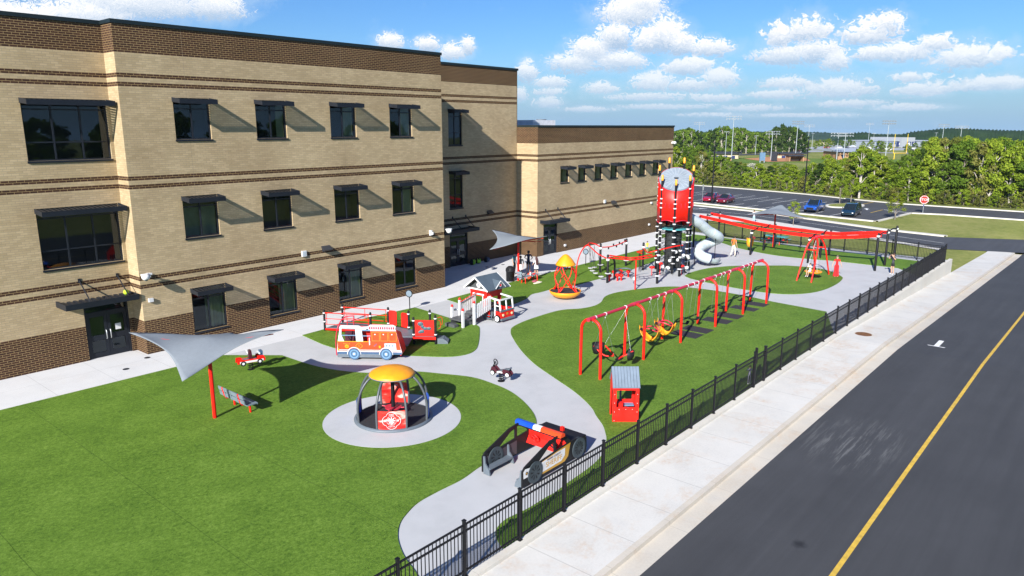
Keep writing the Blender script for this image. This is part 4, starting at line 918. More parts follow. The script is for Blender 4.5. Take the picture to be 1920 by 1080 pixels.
# ---------------------------------------------------------------- climbing tower with tube slide
TC=Vector((50.75,26.95,0)); t=thing('climbing_tower','tall climbing tower with red curved walls, grey roof disc, yellow caps and pale tube slide','climbing tower',TC)
RT_=1.3; wd=Vector((.88,.475,0)); ang=[R(208.4)+k*2*PI/7 for k in range(7)]
zr=lambda p: 7.1+.61*(p[0]*wd.x+p[1]*wd.y)
for k,a in enumerate(ang):
    p=(RT_*math.cos(a),RT_*math.sin(a)); zt=zr(p)
    mp_=m=MB(); m.tube([(p[0],p[1],0),(p[0],p[1],zt+.42)],.085,12); po=thing_later=None
    m=MB(); m.tube([(p[0],p[1],zt+.42),(p[0],p[1],zt+.78),(p[0],p[1],zt+.84)],[.088,.088,.04],12); cap_=m; m=mp_; m.mi=1; z=.75+.1*(k%2)
    while z<zt-.1:
        if not (4.3<z<4.9 or 5.9<z<6.2): 
            m.lathe([(.088,z),(.125,z+.005),(.125,z+.085),(.088,z+.09)],12,(p[0],p[1],0))
            if z<3.7: m.cyl((p[0]+.06*math.cos(a+1.4),p[1]+.06*math.sin(a+1.4),z+.02),.12,.045,12)
        z+=.5 if z<4 else .34
    po=m.build('post',[BLK,WHTP],t); cap_.build('yellow_cap',YEL,po)
for k in range(7):
    a0,a1=ang[k]+.03,ang[(k+1)%7]-.03
    if a1<a0: a1+=2*PI
    n=10; vs=[];fs=[]; lowk={0:3.95,1:3.6,2:3.4,3:3.4,4:3.5,5:3.75,6:3.95}[k]
    hole=k==4
    for s,rr in ((0,RT_+.03),(1,RT_-.01)):
        for i in range(n+1):
            f=i/n; a=a0+(a1-a0)*f; p=(rr*math.cos(a),rr*math.sin(a)); zb=lowk+.12*math.sin(PI*f)
            vs+=[(p[0],p[1],zb),(p[0],p[1],zr(p)-.03)]
    o=2*(n+1)
    for i in range(n): fs+=[(2*i,2*i+2,2*i+3,2*i+1),(o+2*i,o+2*i+1,o+2*i+3,o+2*i+2),(2*i,o+2*i,o+2*i+2,2*i+2),(2*i+1,2*i+3,o+2*i+3,o+2*i+1)]
    fs+=[(0,1,o+1,o),(2*n,o+2*n,o+2*n+1,2*n+1)]
    m=MB(); m.add(vs,fs,True); w=m.build('wall_panel',RED,t)
    m=MB(); m.tube([vs[2*i] for i in range(n+1)],.03,6); m.build('panel_trim',CRIM,w); m=MB(); m.tube([vs[2*i+1] for i in range(n+1)],.025,6); m.build('panel_trim',CRIM,w)
    for da in (-.12,.12):
        m=MB(); a=(a0+a1)/2+da; x,y=(RT_+.04)*math.cos(a),(RT_+.04)*math.sin(a); m.tube([(x,y,5.0),(x*1.03,y*1.03,5.15),(x,y,5.35)],.02,6); m.build('grip',CRIM,w)
m=MB(); n=42; vs=[(0,0,zr((0,0))+.06)]
for i in range(n): a=2*PI*i/n; p=((RT_-.03)*math.cos(a),(RT_-.03)*math.sin(a)); vs.append((p[0],p[1],zr(p)+.02))
m.add(vs,[(0,1+i,1+(i+1)%n) for i in range(n)])
m.add([(v[0],v[1],v[2]-.06) for v in vs],[(0,1+(i+1)%n,1+i) for i in range(n)])
rf=m.build('roof_disc',pm('grey_roof_plastic',(.22,.26,.3),.55,scale=1.5,var=.2),t)
m=MB()
for i in range(21):
    a=2*PI*i/21; q=lambda r,d:(r*math.cos(a+d),r*math.sin(a+d)); b=[q(.2,-.05),q(1.22,-.018),q(1.22,.018),q(.2,.05)]
    m.add([(x,y,zr((x,y))+.06-.042*math.hypot(x,y)/1.27+.006) for x,y in b],[(0,1,2,3)])
m.build('roof_ribs',pm('roof_rib_grey',(.33,.37,.4),.55),rf)
m=MB(); m.T=Matrix.Translation((0,0,zr((0,0))+.05)); m.cyl((0,0,0),.17,.06,12); m.build('roof_hub',BLKP,rf)
for z,r,mt in ((3.3,1.12,TEAL),(5.2,1.15,DGRY)): m=MB(); m.cyl((0,0,z),r,.08,28); m.build('deck',mt,t)
m=MB(); m.lathe([(.5,.25),(.54,.4),(.54,3.25)],24)
for z in [.3+.28*i for i in range(11)]: m.lathe([(.545,z),(.58,z+.03),(.545,z+.06)],24)
m.build('climbing_drum',pm('dark_mesh_drum',(.03,.032,.034),.8,bmp=.5,scale=3),t)
m=MB(); rnd=random.Random(5)      # rope web between the posts
for k in range(7):
    a,b=ang[k],ang[(k+1)%7]
    if k in(2,3): continue
    pa=[Vector((RT_*math.cos(a),RT_*math.sin(a),.7+.42*i)) for i in range(8)]; pb=[Vector((RT_*math.cos(b),RT_*math.sin(b),.7+.42*i)) for i in range(8)]
    for i in range(7):
        c=(pa[i]+pb[i])*.33; c.z=pa[i].z+.2; m.tube([pa[i],c,pb[i+1]],.014,4,cap=False); m.tube([pb[i],c,pa[i+1]],.014,4,cap=False)
m.build('rope_web',ROPE,t)
fr=Vector((-.88,-.475,0)); sd_=Vector((.475,-.88,0))
for i in range(17):
    q=fr*rnd.uniform(.9,2.2)+sd_*rnd.uniform(-.7,1.3); m=MB(); m.ball((q.x,q.y,rnd.uniform(.25,1.7)),.13,10,7); m.build('foot_ball',WHTP,t)
m=MB()
for i in range(9):
    q=fr*rnd.uniform(1.2,2.2)+sd_*rnd.uniform(-.7,1.3); m.tube([(q.x,q.y,.02),(q.x*.7,q.y*.7,1.9)],.013,4,cap=False)
m.build('ball_ropes',ROPE,t)
for q in ((-.9,1.8,.85),(.7,1.7,.7),(-1.5,2.2,.6)):
    p=fr*q[1]+sd_*q[0]; m=MB(); m.ball((p.x,p.y,q[2]),(.22,.22,.1)); m.tube([(p.x,p.y,0),(p.x,p.y,q[2])],.03,6); m.build('red_step',REDP,t)
# outer frame posts with the red bars
for x,y,h,b in ((45.67,25.39,2.5,0),(49.01,25.41,2.4,1)):
    m=MB(); m.tube([(x-TC.x,y-TC.y,0),(x-TC.x,y-TC.y,h-.05),(x-TC.x,y-TC.y,h)],[.085,.085,.05],12); m.mi=1; m.cyl((x-TC.x,y-TC.y,.55),.2,.06,14,.1); m.lathe([(.088,h-.5),(.125,h-.5),(.125,h-.38),(.088,h-.38)],12,(x-TC.x,y-TC.y,0)); m.lathe([(.088,h-1.0),(.125,h-1.0),(.125,h-.88),(.088,h-.88)],12,(x-TC.x,y-TC.y,0)); m.build('frame_post',[BLK,WHTP],t)
m=MB(); m.tube(bez([(49.34-TC.x,28.74-TC.y,1.75),(47.3-TC.x,27.2-TC.y,1.85),(46.8-TC.x,26.5-TC.y,2.05),(48.4-TC.x,25.7-TC.y,2.3),(49.2-TC.x,25.35-TC.y,2.35)],6),.05,8); m.build('red_rail',RED,t)
# the slide
sp=[(52.15,26.5,4.1),(52.9,26.25,3.72),(53.6,26.05,3.36),(54.4,25.85,2.85),(55.2,25.5,2.42),(55.85,25.55,2.08),(55.95,26.05,1.8),(55.4,26.4,1.58),(54.6,26.5,1.38),(53.95,26.35,1.1),(53.7,25.9,.85),(54.05,25.45,.64)]
pts=[p-TC for p in map(Vector,[tuple(q) for q in bez(sp,5)])]
m=MB(); m.tube(pts,.4,18,cap=False); m.tube(pts,.38,18,cap=False); sl=m.build('tube_slide',LGRY,t)
m=MB()
for i in (7,12,17,21,26,30,34,38,43,48):
    d=(pts[i+1]-pts[i]).normalized()*.03; m.tube([pts[i]-d,pts[i]+d],.42,18,cap=False)
m.build('joint_rings',WHTP,sl)
m=MB(); ex=[p-TC for p in map(Vector,[tuple(q) for q in bez([(54.05,25.45,.64),(54.6,25.3,.48),(55.2,25.4,.4),(55.75,25.6,.36)],4)])]; vs=[];fs=[]
for i,p in enumerate(ex):
    d=(ex[min(i+1,len(ex)-1)]-ex[max(i-1,0)]).normalized(); s_=d.cross(Vector((0,0,1))).normalized()
    for k in range(9): a=PI+PI*k/8; vs.append(p+s_*(.36*math.cos(a))+Vector((0,0,.36*math.sin(a)+.05)))
for i in range(len(ex)-1):
    for k in range(8): q=i*9+k; fs+=[(q,q+1,q+10,q+9)]
o=len(vs); vs+=[v+Vector((0,0,.03)) for v in vs[:o]]; fs+=[(a+o,d+o,c+o,b+o) for a,b,c,d in fs]
m.add(vs,fs,True); m.build('exit_chute',LGRY,sl)
for (x,y),z in zip(((54.3,26.84),(54.87,26.55),(54.31,25.91),(54.84,25.37)),(1.25,1.2,.6,2.2)):
    m=MB(); m.tube([(x-TC.x,y-TC.y,0),(x-TC.x,y-TC.y,z)],.028,8); m.build('slide_leg',BLK,sl)
# ---------------------------------------------------------------- low climbing course
t=thing('climbing_course','low climbing course of black posts, red arches, hanging white step discs and red stools','climbing course',(45.5,28.9,0)); O5=Vector((45.5,28.9,0))
def L5(): m=MB(); m.T=Matrix.Translation(-O5); return m
A=Vector((46.35,30.73,2.2));B=Vector((43.59,28.25,2.0)); Pk=Vector((45.05,31.0,2.32)); D5=Vector((49.95,30.66,2.2)); E5=Vector((49.34,28.74,2.15))
for p,hh,disc in ((A,2.28,.55),(B,2.06,.62),(D5,2.25,.4),(E5,2.2,.2)):
    m=L5(); m.tube([(p.x,p.y,0),(p.x,p.y,hh-.05),(p.x,p.y,hh)],[.085,.085,.05],12); po=m.build('post',BLK,t)
    m=L5(); m.cyl((p.x+.05,p.y,disc),.1,.06,16,.23); m.cyl((p.x+.05,p.y,disc+.06),.23,.03,16); m.build('step_disc',WHTP if disc>.3 else DGRY,po)
    m=L5(); m.lathe([(.088,hh-.45),(.13,hh-.45),(.13,hh-.3),(.088,hh-.3)],12,(p.x,p.y,0)); m.build('clamp',WHT,po)
m=L5(); m.tube(bez([(43.81,31.14,0),(43.85,31.15,.8),(44.1,31.1,1.6),(44.6,31.05,2.15),tuple(Pk)],5),.045,8); m.build('red_arch',RED,t)
m=L5(); m.tube(bez([tuple(Pk),(45.7,31.3,2.33),(46.2,31.1,2.2),(46.35,30.75,2.0)],5),.045,8); m.build('red_arch',RED,t)
m=L5(); m.tube(bez([tuple(Pk),(44.5,30.3,2.2),(43.9,29.3,1.95),(43.6,28.3,1.75)],5),.045,8); m.build('red_arch',RED,t)
for (x,y),tp in zip(((46.05,31.41),(46.5,31.35),(45.27,30.7),(44.65,30.0),(43.86,28.97)),((45.7,31.25,2.3),(46.1,31.15,2.22),(45.05,30.95,2.3),(44.5,30.3,2.2),(43.9,29.3,1.95))):
    m=L5(); m.cyl((x,y,.26),.1,.06,14,.2); m.cyl((x,y,.32),.2,.025,14); d=m.build('hanging_disc',WHTP,t)
    m=L5()
    for q in (-.12,.12): m.tube([(x+q,y,.33),(tp[0],tp[1],tp[2])],.012,4)
    m.build('cable',ROPE,d)
m=L5(); m.tube(bez([(B.x,B.y,1.75),(44.3,28.35,1.72),(44.95,28.55,1.3),(45.15,28.65,.6),(45.15,28.65,0)],5),.075,10); m.build('black_arch',BLK,t)
m=L5(); rr=bez([(A.x,A.y,1.98),(47.5,30.6,1.9),(48.8,30.6,1.95),(D5.x,D5.y,2.08)],6); m.tube(rr,.04,8); g_=m.build('balance_rail',RED,t)
for k,i in enumerate((5,8,10,12,14,16)): p=rr[i]; m=L5(); m.cb((p.x,p.y,p.z+(.1 if k%2 else -.1)),(.09,.07,.16)); m.build('grip',BLKP,g_)
lad=[(B.x,B.y,1.82),(43.0,27.0,1.98),(42.95,25.9,2.05),(44.0,25.4,2.06),(45.6,25.42,2.05)]
l1=bez(lad,8); l2=bez([(B.x+.35,B.y+.1,1.95),(43.55,27.2,2.02),(43.5,26.35,2.06),(44.2,25.95,2.08),(45.7,25.9,2.06)],8)
m=L5(); m.tube(l1,.045,8); m.tube(l2,.045,8)
for i in range(2,len(l1)-1,3): m.tube([l1[i],l2[i]],.025,6)
m.build('overhead_ladder',RED,t)
m=L5(); m.tube([(42.86,25.5,0),(42.86,25.5,2.05)],.05,10); m.build('red_post',RED,t)
m=L5(); m.tube(bez([(E5.x,E5.y,1.55),(48.8,29.0,1.5),(48.2,28.2,1.55)],5),.04,8); m.build('red_bar',RED,t)
m=L5()
for k in range(6):
    f=k/5; m.tube([(E5.x-.1-.9*f,E5.y+.2-.4*f,1.5),(E5.x-.1-1.0*f,E5.y+.1-.4*f,.1)],.012,4)
    z=.25+.25*k; m.tube([(E5.x-.1,E5.y+.2,z),(E5.x-1.05,E5.y-.25,z)],.012,4)
m.build('rope_net',ROPE,t)
for x,y,z in ((44.17,28.45,.4),(44.63,28.06,.42),(45.64,29.0,.4),(46.33,28.19,.42),(46.13,28.73,.4),(44.9,27.9,.38)):
    m=L5(); m.tube([(x,y,0),(x,y,z)],.06,8); m.ball((x,y,z),(.17,.17,.13)); m.build('red_stool',REDP,t)
m=L5(); m.tube(bez([(45.5,28.9,.42),(46.4,29.3,.45),(47.2,28.9,.45),(46.9,28.3,.43),(46.0,28.4,.42)],6),.05,8,closed=False); m.cyl((45.9,28.95,.38),.35,.06,18); m.build('grey_loop',GRYP,t)
m=L5(); m.tube(bez([(42.95,25.7,.75),(44.0,26.6,.55),(45.2,26.7,.55),(46.0,26.3,.6)],6),.03,6); m.tube([(42.86,25.6,.78),(43.1,25.65,.7)],.1,10); m.build('balance_beam',STEEL,t)
# ---------------------------------------------------------------- double swooping glide beams
t=thing('zip_line','double zip line with swooping red beams on tall black posts along the far fence','zip line',(64.2,22.5,0)); O6=Vector((64.2,22.5,0))
def L6(): m=MB(); m.T=Matrix.Translation(-O6); return m
rows=[(31.0,(62.3,64.95,67.6),2.85),(25.2,(61.6,64.5,67.0),2.2),(20.0,(60.9,63.9,66.25),2.2),(14.85,(60.88,63.68,66.45),2.98)]
for y,xx,h in rows:
    for x in xx:
        m=L6(); m.tube([(x,y,0),(x,y,h-.05),(x,y,h)],[.09,.09,.06],12); m.mi=1; m.lathe([(.092,h-.33),(.13,h-.33),(.13,h-.2),(.092,h-.2)],12,(x,y,0)); m.build('post',[BLK,WHT],t)
    if h>2.5:
        m=L6()
        for a,b in ((xx[0],xx[1]),(xx[1],xx[2])):
            m.tube(bez([(a,y,h-.25),((a+b)/2,y,h-.1),(b,y,h-.25)],4),.05,8)
        m.build('cross_arm',BLK,t)
    else:
        m=L6()
        for a,b in ((xx[0],xx[1]),(xx[1],xx[2])): m.tube(bez([(a,y,h-.2),((a+b)/2-.5,y,h+.02),((a+b)/2,y,h+.06)],5),.045,8)
        m.build('cross_arm',BLK,t)
for lane in ([(63.7,31.2,2.75),(63.35,28.6,2.5),(63.0,25.2,2.15),(62.3,20.0,2.06),(61.9,17.4,2.3),(61.55,14.8,2.72)],[(66.1,31.2,2.75),(65.9,28.6,2.5),(65.6,25.2,2.15),(64.9,20.0,2.06),(64.3,17.4,2.35),(63.75,14.8,2.75)]):
    P=bez(lane,7); m=L6(); vs=[];fs=[]
    for i,p in enumerate(P):
        for a,b in ((-.06,-.13),(.06,-.13),(.06,.13),(-.06,.13)): vs.append((p.x+a,p.y,p.z+b))
    for i in range(len(P)-1):
        q=4*i
        for k in range(4): fs.append((q+k,q+(k+1)%4,q+4+(k+1)%4,q+4+k))
    fs+=[(3,2,1,0),(len(vs)-4,len(vs)-3,len(vs)-2,len(vs)-1)]
    m.add(vs,fs); m.build('beam',RED,t)
s=thing('glide_seat','yellow moulded seat with red harness hanging from the nearer red glide beam','seat',(63.1,25.9,0),1.2)
m=MB(); m.lathe([(.02,.45),(.22,.5),(.3,.75),(.32,1.25),(.29,1.25),(.26,.8),(.18,.58)],16,a0=.2,a1=PI+.9); m.build('shell',YEL,s)
m=MB(); m.tube(bez([(-.28,0,1.15),(-.22,-.32,1.3),(.1,-.35,1.3),(.28,-.05,1.15)],5),.035,8); m.build('harness_bar',CRIM,s)
m=MB(); m.tube([(0,.1,1.2),(0,0,2.1)],.015,5); m.build('chain',CHAIN,s)
s=thing('disc_seat','small black disc seat on a cable under the farther red glide beam','seat',(65.2,22.2,0)); m=MB(); m.cyl((0,0,.55),.16,.06,16); m.build('disc',BLKP,s); m=MB(); m.tube([(0,0,.2),(0,0,2.0)],.014,5); m.build('cable',ROPE,s)
# ---------------------------------------------------------------- saucer swing
t=thing('saucer_swing_stand','red splayed four leg swing frame on the oval turf','swing frame',(55.0,17.58,.012)); O7=Vector((55.0,17.58,.012))
for sx in (-1,1):
    for sy in (-1,1):
        m=MB(); m.tube(bez([(sx*1.95,sy*.52,0),(sx*1.35,sy*.47,1.2),(sx*.8,sy*.4,2.3),(sx*.42,sy*.2,2.9),(sx*.1,0,3.05)],6),.055,10); m.build('leg',RED,t)
    m=MB(); m.tube([(sx*.86,-.42,2.2),(sx*.86,.42,2.2)],.045,8); m.build('cross_bar',RED,t)
m=MB(); m.tube([(-.5,0,3.05),(.5,0,3.05)],.065,10); m.build('top_bar',CRIM,t)
s=thing('saucer_swing','yellow saucer seat hanging on cables from the red splayed frame','swing',(54.62,17.48,0))
m=MB(); m.lathe([(0,.47),(.45,.47),(.6,.52),(.62,.58),(.56,.59),(.5,.54),(0,.52)],28); m.build('saucer',YEL,s)
for k in range(4): a=k*PI/2+.8; m=MB(); m.tube([(.55*math.cos(a),.55*math.sin(a),.58),(.4,.1,2.98)],.012,5); m.build('cable',CHAIN,s)
# ---------------------------------------------------------------- fire engine play structure
t=thing('play_fire_engine','orange and white fire engine play structure with a ramp, red rails and black posts','play structure',(20.16,28.32,0.012),math.atan2(-.787,.617))
def engine_panel(y,face):
    y0,y1=y-.025,y+.025; m=MB()
    # outline with two window openings, built from butted pieces (front of the engine at x=0)
    m.prism([(.02,.12),(2.3,.12),(2.36,.28),(2.84,.28),(2.86,.38),(2.75,.86),(.04,.86),(0,.4)],y0,y1)
    m.prism([(.04,.8605),(.36,.8605),(.22,1.22),(.24,1.56),(.16,1.56)],y0,y1); m.prism([(.05,.861),(.16,1.56),(.24,1.56),(.94,1.56),(1.02,1.5),(1.28,1.5),(1.36,1.56),(2.6,1.56),(2.62,1.68),(2.5,1.75),(1.5,1.75),(1.42,1.66),(1.1,1.64),(1.0,1.7),(.2,1.7),(.15,1.62)][1:],y0,y1)
    m.prism([(.86,.8605),(1.17,.8605),(1.12,1.495),(1.02,1.5),(.94,1.56),(.84,1.56)],y0,y1); m.prism([(1.5,.8605),(2.75,.8605),(2.6,1.56),(1.5,1.56)],y0,y1)
    p=m.build('side_panel',WHTP if face else REDP,t); p.scale=(1.1,1,1)
    if not face: return p
    def dec(poly,mat,name,k=1):
        d=MB(); d.prism(poly,y0-.003*k-.002,y0-.003*k+.0005); return d.build(name,mat,p)
    dec([(.03,.34),(2.85,.34),(2.74,.9),(.045,.9)],ORG,'orange_band')
    dec([(1.5,.9),(2.74,.9),(2.62,1.45),(1.5,1.45)],ORG,'rear_doors',1)
    dec([(.0,.28),(2.84,.28),(2.85,.4),(.02,.4)],NAVY,'blue_skirt',2); dec([(.02,.405),(2.85,.405),(2.84,.44),(.02,.44)],WHT,'stripe',2); dec([(.02,.48),(2.83,.48),(2.82,.505),(.02,.505)],WHT,'stripe',2)
    dec([(.02,.12),(2.3,.12),(2.36,.275),(.0,.275)],GRYP,'lower_skirt',2)
    dec([(1.42,1.5),(2.6,1.5),(2.6,1.7),(1.42,1.7)],LGRY,'grille_plate',1)
    for i in range(12): dec([(1.45+.095*i,1.53),(1.51+.095*i,1.53),(1.51+.095*i,1.65),(1.45+.095*i,1.65)],CRIM,'grille_bar',2)
    for a,b in ((1.56,1.9),(1.94,2.26),(2.3,2.64)):
        d=MB(); 
        for q in ([(a,.95),(b,.95),(b,.965),(a,.965)],[(a,1.38),(b,1.38),(b,1.395),(a,1.395)],[(a,.9651),(a+.015,.9651),(a+.015,1.3799),(a,1.3799)],[(b-.015,.9651),(b,.9651),(b,1.3799),(b-.015,1.3799)]): d.prism(q,y0-.01,y0-.0055)
        d.build('door_outline',GOLD,p)
        d=MB(); d.T=Matrix.Translation(((a+b)/2-.03,y0-.006,1.28))@Matrix.Rotation(R(90),4,'X'); d.cyl((0,0,0),.03,.006,10); d.build('door_knob',WHT,p)
    dec([(.04,.9),(1.5,.9),(1.5,.93),(.04,.93)],YEL,'gold_line',2)
    dec([(2.1,.5),(2.62,.5),(2.6,.84),(2.1,.84)],LGRY,'pump_panel',2)
    for i in range(3):
        d=MB(); d.T=Matrix.Translation((2.2+.13*i,y0-.0085,.72))@Matrix.Rotation(R(90),4,'X'); d.cyl((0,0,0),.035,.006,10); d.build('dial',NAVY,p)
    dec([(1.62,.7),(1.66,.68),(1.78,.8),(1.74,.83)],NAVY,'hose',2); dec([(1.85,.6),(1.93,.6),(1.93,.72),(1.85,.72)],YEL,'bell',2)
    dec([(1.43,.75),(1.47,.75),(1.47,1.12),(1.43,1.12)],WHT,'grab_rail',4)
    x=.98;z=.7;r=.17; dec([(x-r,z),(x,z-r),(x+r,z),(x,z+r)],YEL,'diamond',2); r=.145; dec([(x-r,z),(x,z-r),(x+r,z),(x,z+r)],ORG,'diamond',3)
    d=MB(); text_into(d,'1',.2,Matrix.Translation((x,y0-.013,z))@Matrix.Rotation(R(90),4,'X'),.002); d.build('numeral',YEL,p)
    d=MB(); text_into(d,'RESCUE',.085,Matrix.Translation((.44,y0-.008,.8))@Matrix.Rotation(R(90),4,'X'),.002); d.build('lettering',GOLD,p)
    d=MB(); d.T=Matrix.Translation((.44,y0-.006,.67))@Matrix.Rotation(R(90),4,'X')
    for k in range(8):
        a=k*PI/4; d.add([(.025*math.cos(a-.6),.025*math.sin(a-.6),.003),(.1*math.cos(a-.3),.1*math.sin(a-.3),.003),(.1*math.cos(a+.3),.1*math.sin(a+.3),.003),(.025*math.cos(a+.6),.025*math.sin(a+.6),.003)],[(0,1,2,3)])
    d.build('fire_badge',YEL,p)
    dec([(.03,.46),(.1,.46),(.1,.56),(.03,.56)],YEL,'marker_light',3)
    # blue window trims
    for a,b,c,e in ((.24,.85,1.2,.04),(1.13,1.5,1.18,.04)): dec([(a,c),(b,c),(b,c+e),(a,c+e)],LBLU,'window_rail',1)
    dec([(1.13,1.45),(1.5,1.45),(1.5,1.5),(1.13,1.5)],LBLU,'window_rail',1)
    for x in (.75,2.16):
        d=MB(); d.T=Matrix.Translation((0,y0-.012,.3))@Matrix.Rotation(R(90),4,'X'); d.lathe([(.31,0),(.335,.0),(.335,.006),(.31,.006)],28,a0=-.1,a1=PI+.1); d.build('wheel_arch',WHT,p,loc=(x,0,0)).scale=(1/1.1,1,1)
        d=MB(); d.T=Matrix.Translation((0,y0-.012,.3))@Matrix.Rotation(R(90),4,'X'); d.cyl((0,0,0),.29,.012,30); w=d.build('tyre',NAVY,p,loc=(x,0,0)); w.scale=(1/1.1,1,1)
        d=MB(); d.T=Matrix.Translation((0,y0-.0245,.3))@Matrix.Rotation(R(90),4,'X'); d.cyl((0,0,0),.225,.003,30); d.mi=1; d.lathe([(.1,.0035),(.16,.0035)],20); 
        for k in range(10): d.cyl((.13*math.cos(k*PI/5),.13*math.sin(k*PI/5),.003),.022,.003,8)
        d.mi=2; d.cyl((0,0,.003),.05,.005,12); d.build('wheel_face',[LBLU,NAVY,WHT],p,loc=(x,0,0)).scale=(1/1.1,1,1)
    return p
engine_panel(0,True)
m=MB(); m.prism([(.05,.2),(3.0,.2),(2.85,1.05),(.12,1.12)],1.12,1.16); m.build('back_panel',MAROON,t)
m=MB(); m.add([(3.05,.03,.2),(3.13,.03,.25),(2.9,.03,1.5),(2.82,.03,1.5),(3.05,1.12,.2),(3.13,1.12,.25),(2.9,1.12,1.1),(2.82,1.12,1.1)],[(3,2,1,0),(4,5,6,7),(0,1,5,4),(1,2,6,5),(2,3,7,6),(3,0,4,7)]); m.build('rear_wall',RED,t)
m=MB(); m.box(.3,.03,.3,3.0,1.12,.36); m.build('floor',DGRY,t)
m=MB(); m.box(1.2,.35,.36,1.75,.42,1.35); m.box(.75,.42,.36,1.1,1.0,.6); m.build('seat',REDP,t)
m=MB(); m.tube(bez([(-.04,.03,.2),(-.05,.03,.9),(.08,.03,1.6),(.3,.4,1.98),(.75,.5,2.05)],5),.03,8); m.tube([(.75,.5,2.05),(.72,.55,1.6)],.03,8); m.build('front_rail',CRIM,t)
m=MB(); m.T=Matrix.Translation((.5,.55,.95))@Matrix.Rotation(R(60),4,'Y'); m.tube([(.16*math.cos(a),.16*math.sin(a),0) for a in [i*PI/8 for i in range(16)]],.02,6,closed=True); m.build('steering_wheel',BLKP,t)
EP=dict(p1=(-2.09,4.98,1.2),p2=(-1.45,6.3,1.2),p3=(.8,3.6,1.43),p4=(1.5,4.75,1.43),p5=(2.75,4.0,1.45),p6=(3.25,2.65,1.45),p7=(3.86,4.2,1.45),p8=(4.38,2.66,1.57))
for k,(x,y,h) in EP.items():
    m=MB(); m.tube([(x,y,0),(x,y,h-.05),(x,y,h)],[.062,.062,.04],12); m.mi=1; m.lathe([(.064,h-.22),(.08,h-.22),(.08,h-.16),(.064,h-.16)],12,(x,y,0)); m.lathe([(.064,.5),(.08,.5),(.08,.56),(.064,.56)],12,(x,y,0)); m.build('post',[BLK,WHT],t)
dz=.42
m=MB(); m.add([(-2.02,5.05,.1),(.85,3.7,dz-.06),(1.5,4.7,dz-.06),(-1.42,6.2,.1),(-2.02,5.05,.16),(.85,3.7,dz),(1.5,4.7,dz),(-1.42,6.2,.16)],[(3,2,1,0),(4,5,6,7),(0,1,5,4),(1,2,6,5),(2,3,7,6),(3,0,4,7)]); m.mi=1; m.bar((-2.1,4.98,.1),(.8,3.58,dz-.05),.04,.1); m.bar((-1.5,6.3,.1),(1.5,4.82,dz-.05),.04,.1); m.build('ramp',[GRYP,RED],t)
m=MB(); m.add([(.9,3.6,dz-.05),(2.7,2.6,dz-.05),(4.35,2.68,dz-.05),(3.86,4.15,dz-.05),(2.8,4.0,dz-.05),(1.55,4.7,dz-.05),(.9,3.6,dz+.003),(2.7,2.6,dz+.003),(4.35,2.68,dz+.003),(3.86,4.15,dz+.003),(2.8,4.0,dz+.003),(1.55,4.7,dz+.003)],[(5,4,3,2,1,0),(6,7,8,9,10,11)]+[(i,(i+1)%6,6+(i+1)%6,6+i) for i in range(6)]); m.box(2.75,1.18,.34,3.2,2.6,dz-.02); m.build('deck',GRYP,t)
m=MB(); m.box(3.2,2.55,.28,4.4,2.6,.42); m.box(2.55,1.2,.2,2.6,2.6,.4); m.build('deck_edge',RED,t)
for a,b in (('p1','p3'),('p2','p4')):
    x0,y0,h0=EP[a];x1,y1,h1=EP[b]
    m=MB()
    for f in (.18,.5,.82): m.tube([(x0,y0,h0-f),(x1,y1,h1-f+.02)],.026 if f<.3 else .018,8)
    for q in (.05,.5,.95): xx=x0+(x1-x0)*q;yy=y0+(y1-y0)*q; m.tube([(xx,yy,h0+(h1-h0)*q-.18),(xx,yy,h0+(h1-h0)*q-.85)],.016,6)
    m.build('railing',RED,t)
for (ax,ay),(bx,by) in (((1.5,4.75),(2.0,4.55)),((2.75,4.0),(2.3,4.3))):
    m=MB(); vs=[];d=Vector((bx-ax,by-ay,0)); L=d.length; d.normalize()
    pr=[(0.06,dz+.05),(L,dz+.05),(L,1.15)]+[(L-.12+.12*math.cos(a),1.15+.12*math.sin(a)) for a in (.5,1,1.57)]+[(.06,1.27)]
    n=len(pr); nn=Vector((-d.y,d.x,0))*.02
    vs=[Vector((ax,ay,0))+d*p[0]+Vector((0,0,p[1]))+nn for p in pr]+[Vector((ax,ay,0))+d*p[0]+Vector((0,0,p[1]))-nn for p in pr]
    m.add(vs,[tuple(range(n)),tuple(reversed(range(n,2*n)))]+[(i,(i+1)%n,n+(i+1)%n,n+i) for i in range(n)]); m.build('end_panel',REDP,t)
m=MB(); m.box(3.33,2.6,.46,4.31,2.64,1.3); cp=m.build('climbing_panel',REDP,t)
m=MB()
for x,z,a,b in ((3.62,1.1,.16,.12),(3.72,.95,.1,.1),(3.85,.86,.14,.09),(4.05,.86,.13,.09),(3.68,.7,.14,.1),(3.58,.66,.1,.08)): m.T=Matrix.Translation((x,2.595,z))@Matrix.Rotation(R(90),4,'X'); m.ball((0,0,0),(a,b,.03),14,6)
m.build('hand_holds',HOLD,cp)
m=MB()
for s in (0,.35): m.tube(bez([(4.38,2.75+s*2,1.2),(4.58,2.85+s*2,1.22),(4.6,2.85+s*2,.85),(4.4,2.75+s*2,.8)],5),.013,6)
m.build('hand_loops',RED,t)
m=MB(); m.prism([(4.38,.0),(5.0,.0),(5.0,.12),(4.75,.3),(4.38,.3)],2.7,3.3); m.build('step',GRYP,t)
